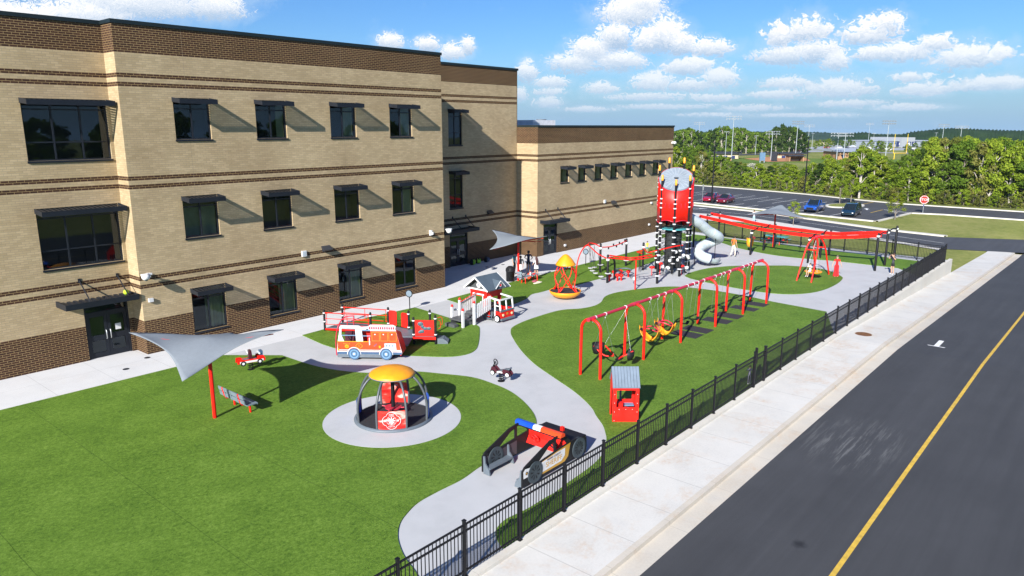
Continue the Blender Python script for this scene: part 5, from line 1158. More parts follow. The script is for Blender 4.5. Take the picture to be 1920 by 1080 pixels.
# ---------------------------------------------------------------- firehouse playhouse with truck front
t=thing('play_firehouse','white and red firehouse playhouse with grey gabled roof, picket stairs and red truck front','play structure',(30.3,28.5,0)); O8=Vector((30.3,28.5,0))
def L8(): m=MB(); m.T=Matrix.Translation(-O8); return m
hx0,hx1=30.42,31.75; ya,yb=27.9,29.28; zw=1.72
m=L8()   # red walls that lean in towards the floor
def lean(m,x,y0,y1,th=.05):
    m.add([(x,y0+.17,.6),(x,y0+.42,.6),(x,y0+.32,1.32),(x,y0,zw),(x+th,y0+.17,.6),(x+th,y0+.42,.6),(x+th,y0+.32,1.32),(x+th,y0,zw)],[(3,2,1,0),(4,5,6,7),(0,1,5,4),(1,2,6,5),(2,3,7,6),(3,0,4,7)])
    m.add([(x,y1-.42,.6),(x,y1-.17,.6),(x,y1,zw),(x,y1-.32,1.32),(x+th,y1-.42,.6),(x+th,y1-.17,.6),(x+th,y1,zw),(x+th,y1-.32,1.32)],[(3,2,1,0),(4,5,6,7),(0,1,5,4),(1,2,6,5),(2,3,7,6),(3,0,4,7)])
    m.add([(x,y0+.32,1.32),(x,y1-.32,1.32),(x,y1,zw),(x,y0,zw),(x+th,y0+.32,1.32),(x+th,y1-.32,1.32),(x+th,y1,zw),(x+th,y0,zw)],[(3,2,1,0),(4,5,6,7),(0,1,5,4),(2,3,7,6)])
lean(m,hx0,ya,yb); m.build('front_wall',REDP,t); m=L8(); lean(m,hx1-.05,ya,yb); m.build('back_wall',REDP,t)
for y in (ya,yb-.04): m=L8(); m.box(hx0+.051,y+(.05 if y==ya else -.05),1.25,hx1-.051,y+.04+(.05 if y==ya else -.05),zw); m.box(hx0+.051,y+(.1 if y==ya else -.1),.6,hx0+.3,y+.04+(.1 if y==ya else -.1),1.25); m.build('side_wall',REDP,t)
m=L8(); m.box(hx0-.02,28.22,.8,hx0-.002,28.28,1.38); m.box(hx0-.02,28.92,.8,hx0-.002,28.98,1.38); m.box(hx0-.02,28.16,1.381,hx0-.002,29.04,1.46); m.build('door_trim',WHT,t)
m=L8(); m.box(hx0-.05,ya-.02,0,hx0+.2,ya+.25,.62); m.box(hx1-.25,ya,0,hx1,ya+.25,.6); m.box(hx0,yb-.25,0,hx0+.2,yb,.6); m.box(hx1-.2,yb-.25,0,hx1,yb,.6); m.build('grey_base',pm('grey_stone_plastic',(.16,.18,.19),.7,bmp=.5,scale=4),t)
m=L8(); m.box(hx0,ya+.1,.62,hx1,yb-.1,.68); m.build('floor',DGRY,t)
rx0,rx1=30.15,32.1; ry=28.58; e0,e1=27.62,29.5
m=L8()
for yy in (e0,e1): m.add([(rx0,yy,1.72),(rx1,yy,1.72),(rx1-.1,ry,2.42),(rx0-.02,ry,2.42),(rx0,yy,1.78),(rx1,yy,1.78),(rx1-.1,ry,2.48),(rx0-.02,ry,2.48)],[(0,1,2,3),(4,7,6,5),(0,4,5,1),(1,5,6,2),(2,6,7,3),(3,7,4,0)])
rf=m.build('roof',pm('grey_roof_panel',(.075,.1,.125),.6,bmp=.03,spec=.2),t,fix=True)
m=L8(); m.prism([(e0+.12,1.725),(e1-.12,1.725),(ry,2.36)],hx0+.03,hx0+.06,'yz'); m.build('gable',DGRY,t); m=L8(); m.prism([(e0+.12,1.725),(e1-.12,1.725),(ry,2.36)],hx1-.06,hx1-.03,'yz'); m.build('gable',DGRY,t)
m=L8()
for a,b in (((rx0-.03,e0-.02,1.73),(rx0-.05,ry,2.44)),((rx0-.03,e1+.02,1.73),(rx0-.05,ry,2.44)),((rx1+.03,e0-.02,1.73),(rx1-.07,ry,2.44))): m.bar(a,b,.03,.08)
m.box(hx0-.03,e0+.1,1.66,hx0+.02,e1-.1,1.74); m.build('white_fascia',WHT,rf)
m=L8(); m.T=m.T@Matrix.Translation((hx0+.02,ry,1.95))@Matrix.Rotation(R(-90),4,'Y'); m.cyl((0,0,0),.16,.03,20); m.mi=1
for a in range(4): m.cyl((.06*math.cos(a*PI/2+.78),.06*math.sin(a*PI/2+.78),.03),.035,.006,10)
m.build('round_window',[WHT,NAVY],t)
m=L8(); dx=31.25   # dormer
m.add([(dx-.35,e0+.02,1.82),(dx+.35,e0+.02,1.82),(dx,e0+.02,2.16),(dx,ry-.1,2.2)],[(0,1,2)]); d=m.build('dormer',GRYP,rf)
m=L8(); m.add([(dx-.42,e0-.02,1.8),(dx,e0-.02,2.2),(dx,ry-.15,2.26),(dx-.42,ry-.55,1.98)],[(0,1,2,3)]); m.add([(dx+.42,e0-.02,1.8),(dx+.42,ry-.55,1.98),(dx,ry-.15,2.26),(dx,e0-.02,2.2)],[(0,1,2,3)]); m.build('dormer_roof',MC['grey_roof_panel'],rf)
m=L8(); m.bar((dx-.44,e0-.04,1.8),(dx,e0-.04,2.2),.03,.05); m.bar((dx+.44,e0-.04,1.8),(dx,e0-.04,2.2),.03,.05); m.build('dormer_trim',WHT,rf)
m=L8(); m.T=m.T@Matrix.Translation((dx,e0+.01,1.95))@Matrix.Rotation(R(90),4,'X'); m.cyl((0,0,0),.11,.03,18); m.mi=1; m.cyl((0,0,.03),.07,.006,16); m.build('round_window',[WHT,REDP],rf)
# stairs
m=L8(); m.box(28.1,27.68,.34,29.0,28.72,.4); m.box(27.75,27.95,0.02,28.06,28.7,.2); m.box(28.15,27.75,0.02,28.95,27.8,.34); m.box(28.15,28.6,.02,28.95,28.65,.34)
for i in range(3): m.box(29.0+.42*i,27.72,.36+.1*i,29.42+.42*i,28.68,.46+.1*i+.02)
m.build('stairs',DGRY,t)
PP=[(28.11,27.63,1.12),(28.41,28.78,1.12),(29.0,27.61,1.4),(29.05,28.8,1.4)]
for x,y,h in PP:
    m=L8(); m.box(x-.06,y-.06,.012,x+.06,y+.06,h-.12); po=m.build('picket_post',WHT,t)
    m=L8(); m.lathe([(.075,h-.12),(.08,h-.08),(.05,h),(0,h+.03)],10,(x,y,0)); m.build('red_cap',REDP,po)
for y in (27.61,28.8):
    m=L8(); n=9
    for i in range(n):
        x=29.12+1.22*i/(n-1); z=.42+.32*i/(n-1); m.box(x-.045,y-.02,z-.08,x+.045,y+.02,z+.72+(.03 if i%2 else 0))
    m.bar((29.05,y+.03,.62),(30.4,y+.03,.95),.03,.07); m.bar((29.05,y+.03,1.05),(30.4,y+.03,1.4),.03,.07); m.build('picket_rail',WHT,t)
m=L8(); m.tube([(29.05,28.72,1.18),(30.4,28.72,1.5)],.025,8); m.build('hand_rail',RED,t)
m=L8(); m.cyl((28.75,28.95,.75),.14,.03,16); m.tube(bez([(28.5,28.8,.95),(28.7,28.9,.72),(29.0,28.85,.72)],5),.03,8); m.build('white_scoop',WHT,t)
# truck front: nose towards -y, open side towards -x
tx0,tx1=30.32,31.48; ty0,ty1=26.78,27.86
m=L8(); m.box(tx0+.02,ty0,.16,tx1,ty0+.06,.62); m.box(tx1-.06,ty0+.06,.2,tx1,ty1,.7); m.box(tx0,ty0+.06,.2,tx0+.05,ty0+.42,.62); m.build('truck_body',REDP,t); m=L8(); m.box(tx0,ty1-.2,.2,tx0+.05,ty1,.62); m.build('cab_side',REDP,t)
m=L8(); m.box(tx0+.0,ty0-.02,.62,tx1+.02,ty0+.08,.7); m.box(tx0-.02,ty0-.08,.12,tx1+.04,ty0,.24); m.build('bumper',GRYP,t)
m=L8()
for x in (tx0,tx1-.07): m.bar((x+.035,ty0+.04,.7),(x+.035,ty0+.12,1.28),.07)
for x in (tx0,): m.bar((x+.03,ty0+.44,.2),(x+.03,ty0+.46,1.28),.07); m.bar((x+.03,ty1-.1,.62),(x+.03,ty1-.25,1.3),.07)
m.bar((tx0+.03,ty0+.12,1.3),(tx0+.03,ty1-.1,1.38),.08); m.bar((tx1-.03,ty0+.12,1.3),(tx1-.03,ty1-.1,1.38),.08); m.bar((tx0,ty0+.12,1.3),(tx1,ty0+.12,1.3),.08); m.bar(((tx0+tx1)/2,ty0+.05,.7),((tx0+tx1)/2,ty0+.12,1.3),.06); m.bar((tx0+.03,ty0+.08,.95),(tx0+.03,ty0+.44,.95),.05)
m.build('white_cab_frame',WHT,t)
m=L8(); m.box(tx0+.1,ty0+.3,.2,tx1-.1,ty1,.26); m.box(tx0+.15,ty0+.55,.26,tx1-.15,ty1-.1,.5); m.build('cab_seat',DGRY,t)
m=L8(); m.box(tx0-.1,ty1-.42,.12,tx0-.005,ty1-.02,.16); m.box(tx0-.1,ty1-.42,.3,tx0-.005,ty1-.02,.34); m.bar((tx0-.06,ty1-.42,.1),(tx0-.06,ty1-.46,.5),.04); m.bar((tx0-.06,ty1-.02,.1),(tx0-.06,ty1-.02,.5),.04); m.build('cab_steps',GRYP,t)
m=L8(); m.T=m.T@Matrix.Translation((tx0-.03,ty0+.22,.22))@Matrix.Rotation(R(-90),4,'Y'); m.cyl((0,0,-.02),.22,.06,24); w=m.build('wheel',BLKP,t)
m=L8(); m.T=m.T@Matrix.Translation((tx0-.075,ty0+.22,.22))@Matrix.Rotation(R(-90),4,'Y'); m.cyl((0,0,0),.15,.02,20); m.mi=1; m.cyl((0,0,.02),.03,.01,8); m.build('hubcap',[WHT,BLKP],w)
for x in (tx0+.2,tx1-.2): m=L8(); m.T=m.T@Matrix.Translation((x,ty0-.005,.42))@Matrix.Rotation(R(90),4,'X'); m.cyl((0,0,0),.075,.03,16); m.build('headlight',pm('cream_lamp_plastic',(.8,.7,.4),.3),t)
m=L8(); m.cb(((tx0+tx1)/2,ty0-.008,.46),(.12,.014,.12)); m.build('badge',GOLD,t)
# ---------------------------------------------------------------- people
SKIN=pm('skin',(.5,.29,.19),.55); SKIN2=pm('tan_skin',(.38,.21,.13),.55); HAIRK=pm('black_hair',(.012,.01,.009),.6); HAIRB=pm('brown_hair',(.07,.035,.02),.6); HAIRG=pm('grey_brown_hair',(.2,.14,.11),.6)
EYE=pm('dark_eye',(.02,.02,.02),.2); LIP=pm('lip',(.4,.1,.08),.5)
def cloth(n,c): return pm(n,c,.9,bmp=.1,var=.15,scale=9)
def person(label,loc,rz,h,outfit,arms=None,legs=None,hair=HAIRB,hairlen=0,skin=SKIN,extra=None,hip=.93,group=None,lean=0.0):
    """one continuous skinned body; x is the figure's right, y is forwards"""
    k=h/1.75; P={};Eg=[]
    def J(n,x,y,z,r,par=None,reg=None): P[n]=(Vector((x*k,y*k,z*k)),r*k,par,reg)
    dz=hip-.93
    J('pel',0,0,.95+dz,.13); J('sp',0,lean*.1,1.13+dz,.12,'pel','torso'); J('ch',0,lean*.2,1.33+dz,.145,'sp','torso'); J('nk',0,lean*.25+.0,1.5+dz,.058,'ch','torso')
    J('hd',0,lean*.28+.015,1.6+dz,.088,'nk','head'); J('ht',0,lean*.28+.01,1.68+dz,.082,'hd','head')
    J('nose',0,lean*.28+.105,1.61+dz,.018,'hd','head')
    arms=arms or {}; legs=legs or {}
    for s,q in ((1,'R'),(-1,'L')):
        el,wr=arms.get(q,((.25,-.02,1.16),(.27,.06,.93))); sh=(.18,lean*.2,1.43)
        J('sh'+q,s*sh[0],sh[1],sh[2]+dz,.06,'ch','torso'); J('um'+q,s*(sh[0]+el[0])/2,(sh[1]+el[1])/2,(sh[2]+el[2])/2+dz,.05,'sh'+q,'sleeve'); J('el'+q,s*el[0],el[1],el[2]+dz,.04,'um'+q,'arm'); J('wr'+q,s*wr[0],wr[1],wr[2]+dz,.027,'el'+q,'arm')
        d=(Vector(wr)-Vector(el)).normalized(); J('pm'+q,s*(wr[0]+d.x*.06),wr[1]+d.y*.06,wr[2]+d.z*.06+dz,.034,'wr'+q,'hand')
        sd=d.cross(Vector((1,0,0))) if abs(d.x)<.9 else Vector((0,1,0)); sd.normalize(); fn=d.cross(sd)
        for i in range(4):
            o=sd*((i-1.5)*.019); L=(.07,.085,.08,.06)[i]; b=Vector(wr)+d*.1+o
            J(f'f{i}a'+q,s*b.x,b.y,b.z+dz,.0095,'pm'+q,'hand'); e=b+d*L*.6+fn*.0; J(f'f{i}b'+q,s*e.x,e.y,e.z+dz,.0085,f'f{i}a'+q,'hand'); e2=e+d*L*.35+fn*.02*1; J(f'f{i}c'+q,s*e2.x,e2.y,e2.z+dz,.007,f'f{i}b'+q,'hand')
        b=Vector(wr)+d*.04+sd*.045; J('th'+q,s*b.x,b.y,b.z+dz,.011,'pm'+q,'hand'); e=b+d*.04+sd*.02; J('tj'+q,s*e.x,e.y,e.z+dz,.009,'th'+q,'hand')
        kn,an=legs.get(q,((.1,.02,.5),(.1,-.02,.09)))
        J('hp'+q,s*.085,0,.9+dz,.095,'pel','thigh'); J('tm'+q,s*(.085+kn[0])/2,kn[1]/2,(.9+dz+kn[2])/2,.078,'hp'+q,'thigh'); J('kn'+q,s*kn[0],kn[1],kn[2],.055,'tm'+q,'shin'); J('cf'+q,s*(kn[0]*.6+an[0]*.4),kn[1]*.6+an[1]*.4-.015,kn[2]*.6+an[2]*.4,.05,'kn'+q,'shin'); J('an'+q,s*an[0],an[1],an[2],.036,'cf'+q,'shin'); J('to'+q,s*an[0]*1.1,an[1]+.15,max(.035,an[2]-.05),.034,'an'+q,'foot')
    names=list(P); idx={n:i for i,n in enumerate(names)}
    me=bpy.data.meshes.new('person_body'); me.from_pydata([P[n][0] for n in names],[(idx[P[n][2]],idx[n]) for n in names if P[n][2]],[])
    o=bpy.data.objects.new('tmp',me); COL.objects.link(o)
    sk=o.modifiers.new('s','SKIN'); sk.branch_smoothing=.6
    for n in names:
        v=me.skin_vertices[0].data[idx[n]]; r=P[n][1]; v.radius=(r,r*(.72 if n in('ch','sp','pel') else 1)); v.use_root=(n=='pel')
    ss=o.modifiers.new('u','SUBSURF'); ss.levels=1; ss.render_levels=1
    dg=bpy.context.evaluated_depsgraph_get(); bm_=bpy.data.meshes.new_from_object(o.evaluated_get(dg)); bpy.data.objects.remove(o)
    mats=[];mi={}
    def M_(m):
        if m.name not in mi: mi[m.name]=len(mats); mats.append(m)
        return mi[m.name]
    segs=[(P[P[n][2]][0],P[n][0],P[n][3]) for n in names if P[n][2]]
    default=dict(torso='top',sleeve='top',arm=None,head=None,hand=None,thigh='bottom',shin='bottom',foot='shoe'); 
    reg={**{a:(outfit.get(b) if b else skin) for a,b in default.items()},**{a:b for a,b in outfit.items() if a in default}}
    bm_.materials.clear()
    mlist=[]
    for p in bm_.polygons:
        c=p.center; bd=1e9;br='torso'
        for a,b,r in segs:
            ab=b-a; t=max(0,min(1,(c-a).dot(ab)/max(1e-9,ab.length_squared))); dd=(c-a-ab*t).length
            if dd<bd: bd=dd;br=r
        if br=='torso' and c.z>(1.485+dz)*k: br='head'
        if br=='torso' and c.z<(.97+dz)*k: br='thigh'
        mlist.append(M_(reg[br] or skin)); p.use_smooth=True
    for m in mats: bm_.materials.append(m)
    bm_.polygons.foreach_set('material_index',mlist); bm_.name='person'
    b=bpy.data.objects.new('person',bm_); COL.objects.link(b); b.location=loc; b.rotation_euler[2]=rz; tag(b,label,'person',group)
    H=P['hd'][0]; m=MB(); hc=H+Vector((0,-.012*k,.05*k))
    n=14; vs=[];fs=[]   # a cap of hair open towards the face
    for j in range(8):
        ph=PI/2-j*(PI*.72)/7
        for i in range(n):
            a=2*PI*i/n; fr_=math.sin(a); z=math.sin(ph); lim=(-.05 if fr_<.2 else .45*fr_)
            z2=max(z,lim); rr=math.sqrt(max(0,1-z2*z2)); vs.append(hc+Vector((.1*k*rr*math.cos(a),.108*k*rr*math.sin(a),.118*k*z2)))
    for j in range(7):
        for i in range(n): fs.append((j*n+i,(j+1)*n+i,(j+1)*n+(i+1)%n,j*n+(i+1)%n))
    m.add(vs,fs,True); m.ball(hc+Vector((0,-.03*k,-.03*k)),(.085*k,.075*k,.085*k),12,8)
    if hairlen: 
        pts=[hc+Vector((0,-.05*k,0)),hc+Vector((0,-.1*k,-.15*k)),hc+Vector((0,-.12*k,-.15*k-hairlen*.5)),hc+Vector((0,-.12*k,-.15*k-hairlen))]
        for dx in (-.05,0,.05): m.tube([p+Vector((dx*k,0,0)) for p in pts],[.06*k,.06*k,.05*k,.015*k],8)
    m.build('hair',hair,b)
    m=MB()
    for s in (-1,1): m.ball(H+Vector((s*.032*k,.078*k,.022*k)),.011*k,8,6)
    m.mi=1; m.ball(H+Vector((0,.08*k,-.04*k)),(.025*k,.01*k,.008*k),8,5); m.mi=2
    for s in (-1,1): m.ball(H+Vector((s*.088*k,0,.005*k)),(.012*k,.022*k,.032*k),8,6)
    m.build('face',[EYE,LIP,skin],b)
    if extra: extra(b,k)
    return b
def skirt(name,mat,z0,z1,r0,r1,fold=.06):
    def f(b,k):
        m=MB(); n=28; vs=[];fs=[]
        for j in range(7):
            t=j/6
            for i in range(n):
                a=2*PI*i/n; r=(r0+(r1-r0)*t)*(1+fold*t*math.sin(a*7)); vs.append((r*k*math.cos(a),r*.75*k*math.sin(a),(z0+(z1-z0)*t)*k))
        for j in range(6):
            for i in range(n): fs.append((j*n+i,(j+1)*n+i,(j+1)*n+(i+1)%n,j*n+(i+1)%n))
        m.add(vs,fs,True); m.build(name,mat,b)
    return f
def flares(mat):
    def f(b,k):
        for s in (-1,1):
            m=MB(); m.lathe([(.07*k,.97*k),(.102*k,.88*k),(.1*k,.7*k),(.105*k,.45*k),(.155*k,.06*k)],16,(s*.088*k,-.005*k,0)); m.build('trouser_leg',mat,b)
    return f
ORT=cloth('orange_shirt',(.8,.16,.03)); CRE=cloth('cream_trousers',(.72,.66,.52)); REDC=cloth('red_jumpsuit',(.65,.012,.015)); NVC=cloth('navy_shirt',(.012,.018,.06)); BKC=cloth('black_cloth',(.015,.015,.017)); GRC=cloth('grey_top',(.14,.13,.12)); WHC=cloth('white_tee',(.78,.78,.76)); PKC=cloth('pale_pink_cloth',(.72,.58,.56)); CHC=cloth('charcoal_tee',(.05,.05,.065)); YLC=cloth('yellow_tee',(.8,.6,.02)); JNC=cloth('pale_blue_jeans',(.35,.5,.6)); STC=cloth('striped_grey_top',(.3,.3,.38)); TLC=cloth('teal_tee',(.08,.25,.3)); PLC=cloth('patterned_white_top',(.6,.58,.6)); WSH=pm('white_shoe',(.75,.75,.75),.5); BSH=pm('dark_shoe',(.03,.03,.03),.5)
walk={'R':((.1,.14,.5),(.1,.1,.09)),'L':((.1,-.02,.5),(.1,-.24,.13))}
person('man in an orange shirt and cream trousers walking on the grey path',(59.75,25.95,0),R(-105),1.8,dict(top=ORT,bottom=CRE,shoe=BSH),legs=walk,hair=HAIRK,arms={'R':((.28,-.05,1.18),(.3,.04,.94)),'L':((.28,.03,1.17),(.3,.16,.97))})
person('woman in a red short sleeved jumpsuit with flared legs standing at the oval turf edge',(56.5,16.42,.012),R(128),1.6,dict(top=REDC,bottom=REDC,shoe=WSH),hair=HAIRG,extra=flares(REDC),arms={'R':((.29,0,1.17),(.36,.05,.94)),'L':((.29,0,1.17),(.36,.05,.94))})
person('woman in charcoal tee and black shorts with raised arms behind the picket fence',(60.15,13.45,0),R(60),1.62,dict(top=CHC,bottom=BKC,shin=SKIN,shoe=WSH),hair=HAIRB,arms={'R':((.34,.16,1.3),(.14,.24,1.56)),'L':((.34,.16,1.3),(.14,.24,1.56))})
person('tall man in navy shirt and black shorts standing behind the busy bench',(42.5,34.7,.003),R(-60),1.78,dict(top=NVC,bottom=BKC,shin=SKIN2,shoe=BSH),hair=HAIRK,skin=SKIN2,arms={'R':((.3,.02,1.2),(.2,.2,1.1)),'L':((.3,.02,1.2),(.2,.2,1.1))})
person('woman in a grey top with pale cloth round her waist beside the trash can',(41.15,34.35,.003),R(-35),1.6,dict(top=GRC,bottom=BKC,shoe=BSH),hair=HAIRK,extra=skirt('waist_cloth',PKC,1.06,.62,.15,.2))
person('woman in white tee and black shorts with long dark hair behind the busy bench',(41.35,33.0,.003),R(-30),1.64,dict(top=WHC,bottom=BKC,shin=SKIN,shoe=WSH),hair=pm('dark_red_hair',(.05,.012,.012),.6),hairlen=.38,arms={'R':((.26,.05,1.18),(.24,.24,1.12)),'L':((.24,.1,1.17),(.22,.28,1.1))},extra=skirt('tee_hem',WHC,1.2,.82,.14,.19))
person('person in a teal tee mostly hidden behind the red sail post',(41.6,35.35,.003),R(190),1.66,dict(top=TLC,bottom=BKC,shoe=BSH),hair=HAIRB)
yp=at(1213,476); person('child in a yellow tee beside the black post of the climbing course',(yp.x,yp.y,0.012),R(140),1.12,dict(top=YLC,bottom=TLC,shin=SKIN,shoe=WSH),hair=HAIRB)
sp_=gt(1413,417.5,.03); person('person in patterned white top and pale blue jeans on the far sidewalk beyond the fence',sp_,R(120),1.64,dict(top=PLC,bottom=JNC,shoe=WSH),hair=HAIRB,hairlen=.2,arms={'R':((.3,.1,1.25),(.3,.25,1.45)),'L':((.3,.1,1.25),(.2,.25,1.3))})
sit={'R':((.1,.4,.78),(.1,.45,.38)),'L':((.1,.4,.78),(.12,.5,.4))}
person('child in a white tee sitting on the yellow saucer swing with legs hanging',(54.25,17.6,.02),R(75),1.25,dict(top=WHC,bottom=JNC,shin=SKIN,shoe=WSH),hair=HAIRB,hip=.86,legs=sit,arms={'R':((.26,.1,1.25),(.2,.25,1.4)),'L':((.26,.1,1.25),(.2,.25,1.4))})
fp=at(1404,721); person('small child in a striped top behind the picket fence near its gate',(fp.x,max(fp.y,11.75),.012),R(130),.86,dict(top=STC,bottom=cloth('grey_leggings',(.16,.16,.2)),shoe=WSH),hair=HAIRB)
# ---------------------------------------------------------------- cars
def paint(n,c): return pm(n,c,.25,.15,.06,2,.6,1.0)
TYRE=pm('tyre_rubber',(.02,.02,.02),.85); RIM=pm('alloy_rim',(.5,.5,.52),.3,.8); LAMP=pm('headlamp_lens',(.75,.78,.8),.1,.1); TAIL=pm('tail_lamp',(.3,.01,.01),.2); CARG=pm('dark_car_glass',(.012,.018,.02),.06,0,.1,2,.8,.5)
def vehicle(name,label,cat,mat,loc,rz,body,green,wheels,wr,bed=None,hw=.9,group=None):
    t=thing(name,label,cat,loc,rz,group); m=MB(); vs=[];fs=[]; K_=8
    for x,z0,z1,w in body:
        for y,z in ((-w*.86,z0),(-w,z0+.22),(-w,z1-.16),(-w*.9,z1),(w*.9,z1),(w,z1-.16),(w,z0+.22),(w*.86,z0)): vs.append((x,y,z))
    n=len(body)
    for i in range(n-1):
        for k in range(K_): a=i*K_+k;b=i*K_+(k+1)%K_; fs.append((a,a+K_,b+K_,b))
    fs.append(tuple(range(K_))); fs.append(tuple(reversed(range((n-1)*K_,n*K_))))
    m.add(vs,fs,False); m.build('body',mat,t,fix=True)
    m=MB(); vs=[];fs=[]
    for x,z0,z1,w0,w1 in green:
        vs+=[(x,-w0,z0),(x,-w1,z1),(x,w1,z1),(x,w0,z0)]
    n=len(green)
    for i in range(n-1):
        for k in range(4): a=i*4+k;b=i*4+(k+1)%4; fs.append((a,a+4,b+4,b))
    fs+=[(0,1,2,3),(4*n-1,4*n-2,4*n-3,4*n-4)]
    m.add(vs,fs); m.build('windows',CARG,t,fix=True)
    m=MB(); q=[g for g in green if g[2]-g[1]>.2]; vs=[];fs=[]
    for x,z0,z1,w0,w1 in q: vs+=[(x,-w1-.015,z1-.02),(x,-w1*.9,z1+.025),(x,w1*.9,z1+.025),(x,w1+.015,z1-.02)]
    for i in range(len(q)-1):
        for k in range(3): a=i*4+k; fs.append((a,a+4,a+5,a+1))
    m.add(vs,fs,True)
    for x,z0,z1,w0,w1 in q[:]:
        for s in (-1,1): m.bar((x,s*(w0+.01),z0),(x,s*(w1+.012),z1),.07,.03)
    g0,g1=green[0],green[1]; h0,h1=green[-1],green[-2]
    for s in (-1,1): m.bar((g0[0],s*(g0[3]+.0),g0[1]),(g1[0],s*(g1[4]+.01),g1[2]),.07,.04); m.bar((h0[0],s*(h0[3]+.0),h0[1]),(h1[0],s*(h1[4]+.01),h1[2]),.07,.04)
    m.build('roof',mat,t,fix=True)
    for x in wheels:
        for s in (-1,1):
            m=MB(); m.T=Matrix.Translation((x,s*(hw-.1),wr))@Matrix.Rotation(R(90),4,'X'); m.cyl((0,0,-.12),wr,.24,20); w=m.build('wheel',TYRE,t)
            m=MB(); m.T=Matrix.Translation((x,s*(hw+.025),wr))@Matrix.Rotation(R(90),4,'X'); m.cyl((0,0,-.01),wr*.62,.02,16)
            m.build('rim',RIM,w)
    xf,z0,z1,w=body[-2]; f=body[-1]
    for s in (-1,1): m=MB(); m.T=Matrix.Translation((xf-.02,s*w*.78,z1-.16)); m.ball((0,0,0),(.16,w*.2,.08),12,6); m.build('headlight',LAMP,t)
    m=MB(); m.box(f[0]-.03,-f[3]*.6,f[1]+.12,f[0]+.015,f[3]*.6,f[2]-.1); m.build('grille',BLKP,t)
    m=MB(); m.box(f[0]-.1,-f[3]*.95,f[1]-.02,f[0]+.05,f[3]*.95,f[1]+.1); m.build('bumper',BLKP if bed else mat,t)
    r=body[0]
    for s in (-1,1): m=MB(); m.box(r[0]-.02,s*r[3]*.75-.12,r[2]-.25,r[0]+.05,s*r[3]*.75+.12,r[2]-.08); m.build('tail_light',TAIL,t)
    for s in (-1,1): m=MB(); hx=[g for g in green if g[2]-g[1]>.2][-1]; m.ball((hx[0]+.35,s*(hw+.1),hx[1]+.1),(.08,.1,.07),10,6); m.build('mirror',mat,t)
    if bed:
        m=MB(); a,b=bed; m.box(a,-hw*.78,1.03,b,hw*.78,1.1); m.build('bed_liner',BLKP,t)
    return t
sedan=([(-2.28,.38,.82,.7),(-2.2,.25,.98,.84),(-1.4,.2,1.02,.9),(0,.19,.97,.9),(1.0,.2,.93,.9),(1.85,.22,.8,.86),(2.2,.26,.68,.76),(2.3,.32,.55,.64)],[(-1.85,1.0,1.02,.72,.7),(-1.1,1.0,1.38,.8,.6),(.15,.96,1.43,.82,.62),(1.1,.93,.95,.78,.76)],(-1.38,1.42),.33)
van=([(-2.5,.4,1.0,.8),(-2.42,.28,1.08,.92),(-1.5,.2,1.08,.97),(0,.19,1.05,.97),(1.3,.2,1.02,.97),(2.0,.22,.9,.92),(2.4,.28,.75,.82),(2.5,.34,.6,.7)],[(-2.42,1.06,1.4,.84,.75),(-2.2,1.06,1.72,.88,.7),(-.4,1.06,1.78,.9,.72),(.5,1.04,1.7,.88,.7),(1.55,1.0,1.03,.82,.78)],(-1.5,1.55),.35)
pick=([(-2.7,.55,1.08,.9),(-2.6,.42,1.1,.95),(-1.3,.35,1.1,.95),(-.6,.32,1.12,.95),(1.0,.32,1.12,.95),(1.6,.34,1.1,.95),(2.5,.36,1.02,.92),(2.66,.42,.9,.84)],[(-.85,1.1,1.12,.84,.8),(-.7,1.1,1.72,.86,.68),(.3,1.1,1.79,.86,.7),(1.2,1.1,1.13,.82,.78)],(-1.7,1.75),.4)
crz=R(184)
def park(fx,fy,half): return (fx+w_.x*half,fy+w_.y*half,-1.676)
cg='cars parked across the far road'
vehicle('pickup_truck','bright blue pickup truck parked near the dark minivan across the far road','pickup truck',paint('blue_car_paint',(.01,.08,.4)),park(112.3,37.65,2.66),crz,*pick,bed=(-2.6,-.95),hw=.95,group=cg)
vehicle('minivan','dark blue minivan parked beside the planted island across the far road','minivan',paint('dark_teal_car_paint',(.008,.03,.055)),park(110.6,31.75,2.5),crz,*van,hw=.97,group=cg)
vehicle('parked_car','bright crimson car parked behind the grey sign post','car',paint('crimson_car_paint',(.36,.008,.03)),park(116.6,56.5,2.3),crz,*sedan,group=cg)
vehicle('parked_car','dark maroon sedan parked beside the black lamp post','car',paint('maroon_car_paint',(.2,.008,.02)),park(115.7,53.4,2.3),crz,*sedan,group=cg)
def hpx(p,px,py):
    r=ray(px,py); return CH+r.z/math.hypot(r.x,r.y)*math.hypot(p.x,p.y)-p.z
def lamp(label,b,tp,group):
    p=gt(*b); h=hpx(p,*tp); t=thing('lamp_post',label,'lamp post',p,R(35),group)
    m=MB(); m.tube([(0,0,0),(0,0,h)],[.13,.09],10); m.build('pole',BLK,t); m=MB(); m.cyl((0,0,0),.3,.25,14); m.build('base',BLK,t)
    for s in (-1,1): m=MB(); m.bar((0,0,h-.1),(s*.5,0,h),.08,.06); m.box(s*.35-.3 if s<0 else .35,-.18,h-.02,-.35 if s<0 else .65,.18,h+.1); m.build('lamp_head',BLK,t)
lamp('tall black lamp post at the verge by the maroon sedan',(1334,383),(1341,275),'black lamp posts at the car park'); lamp('tall black lamp post in front of the tree belt behind the car park',(1508,361.5),(1517.7,258),'black lamp posts at the car park')
p=gt(1316.5,380); t=thing('sign_post','grey back of a small traffic sign on a post before the crimson car','sign',p,R(50)); h=hpx(p,1317,346); m=MB(); m.box(-.03,-.03,0,.03,.03,h); m.build('post',STEEL,t); m=MB(); m.box(-.28,-.045,h-.95,.28,-.032,h); m.build('sign_plate',STEEL,t)
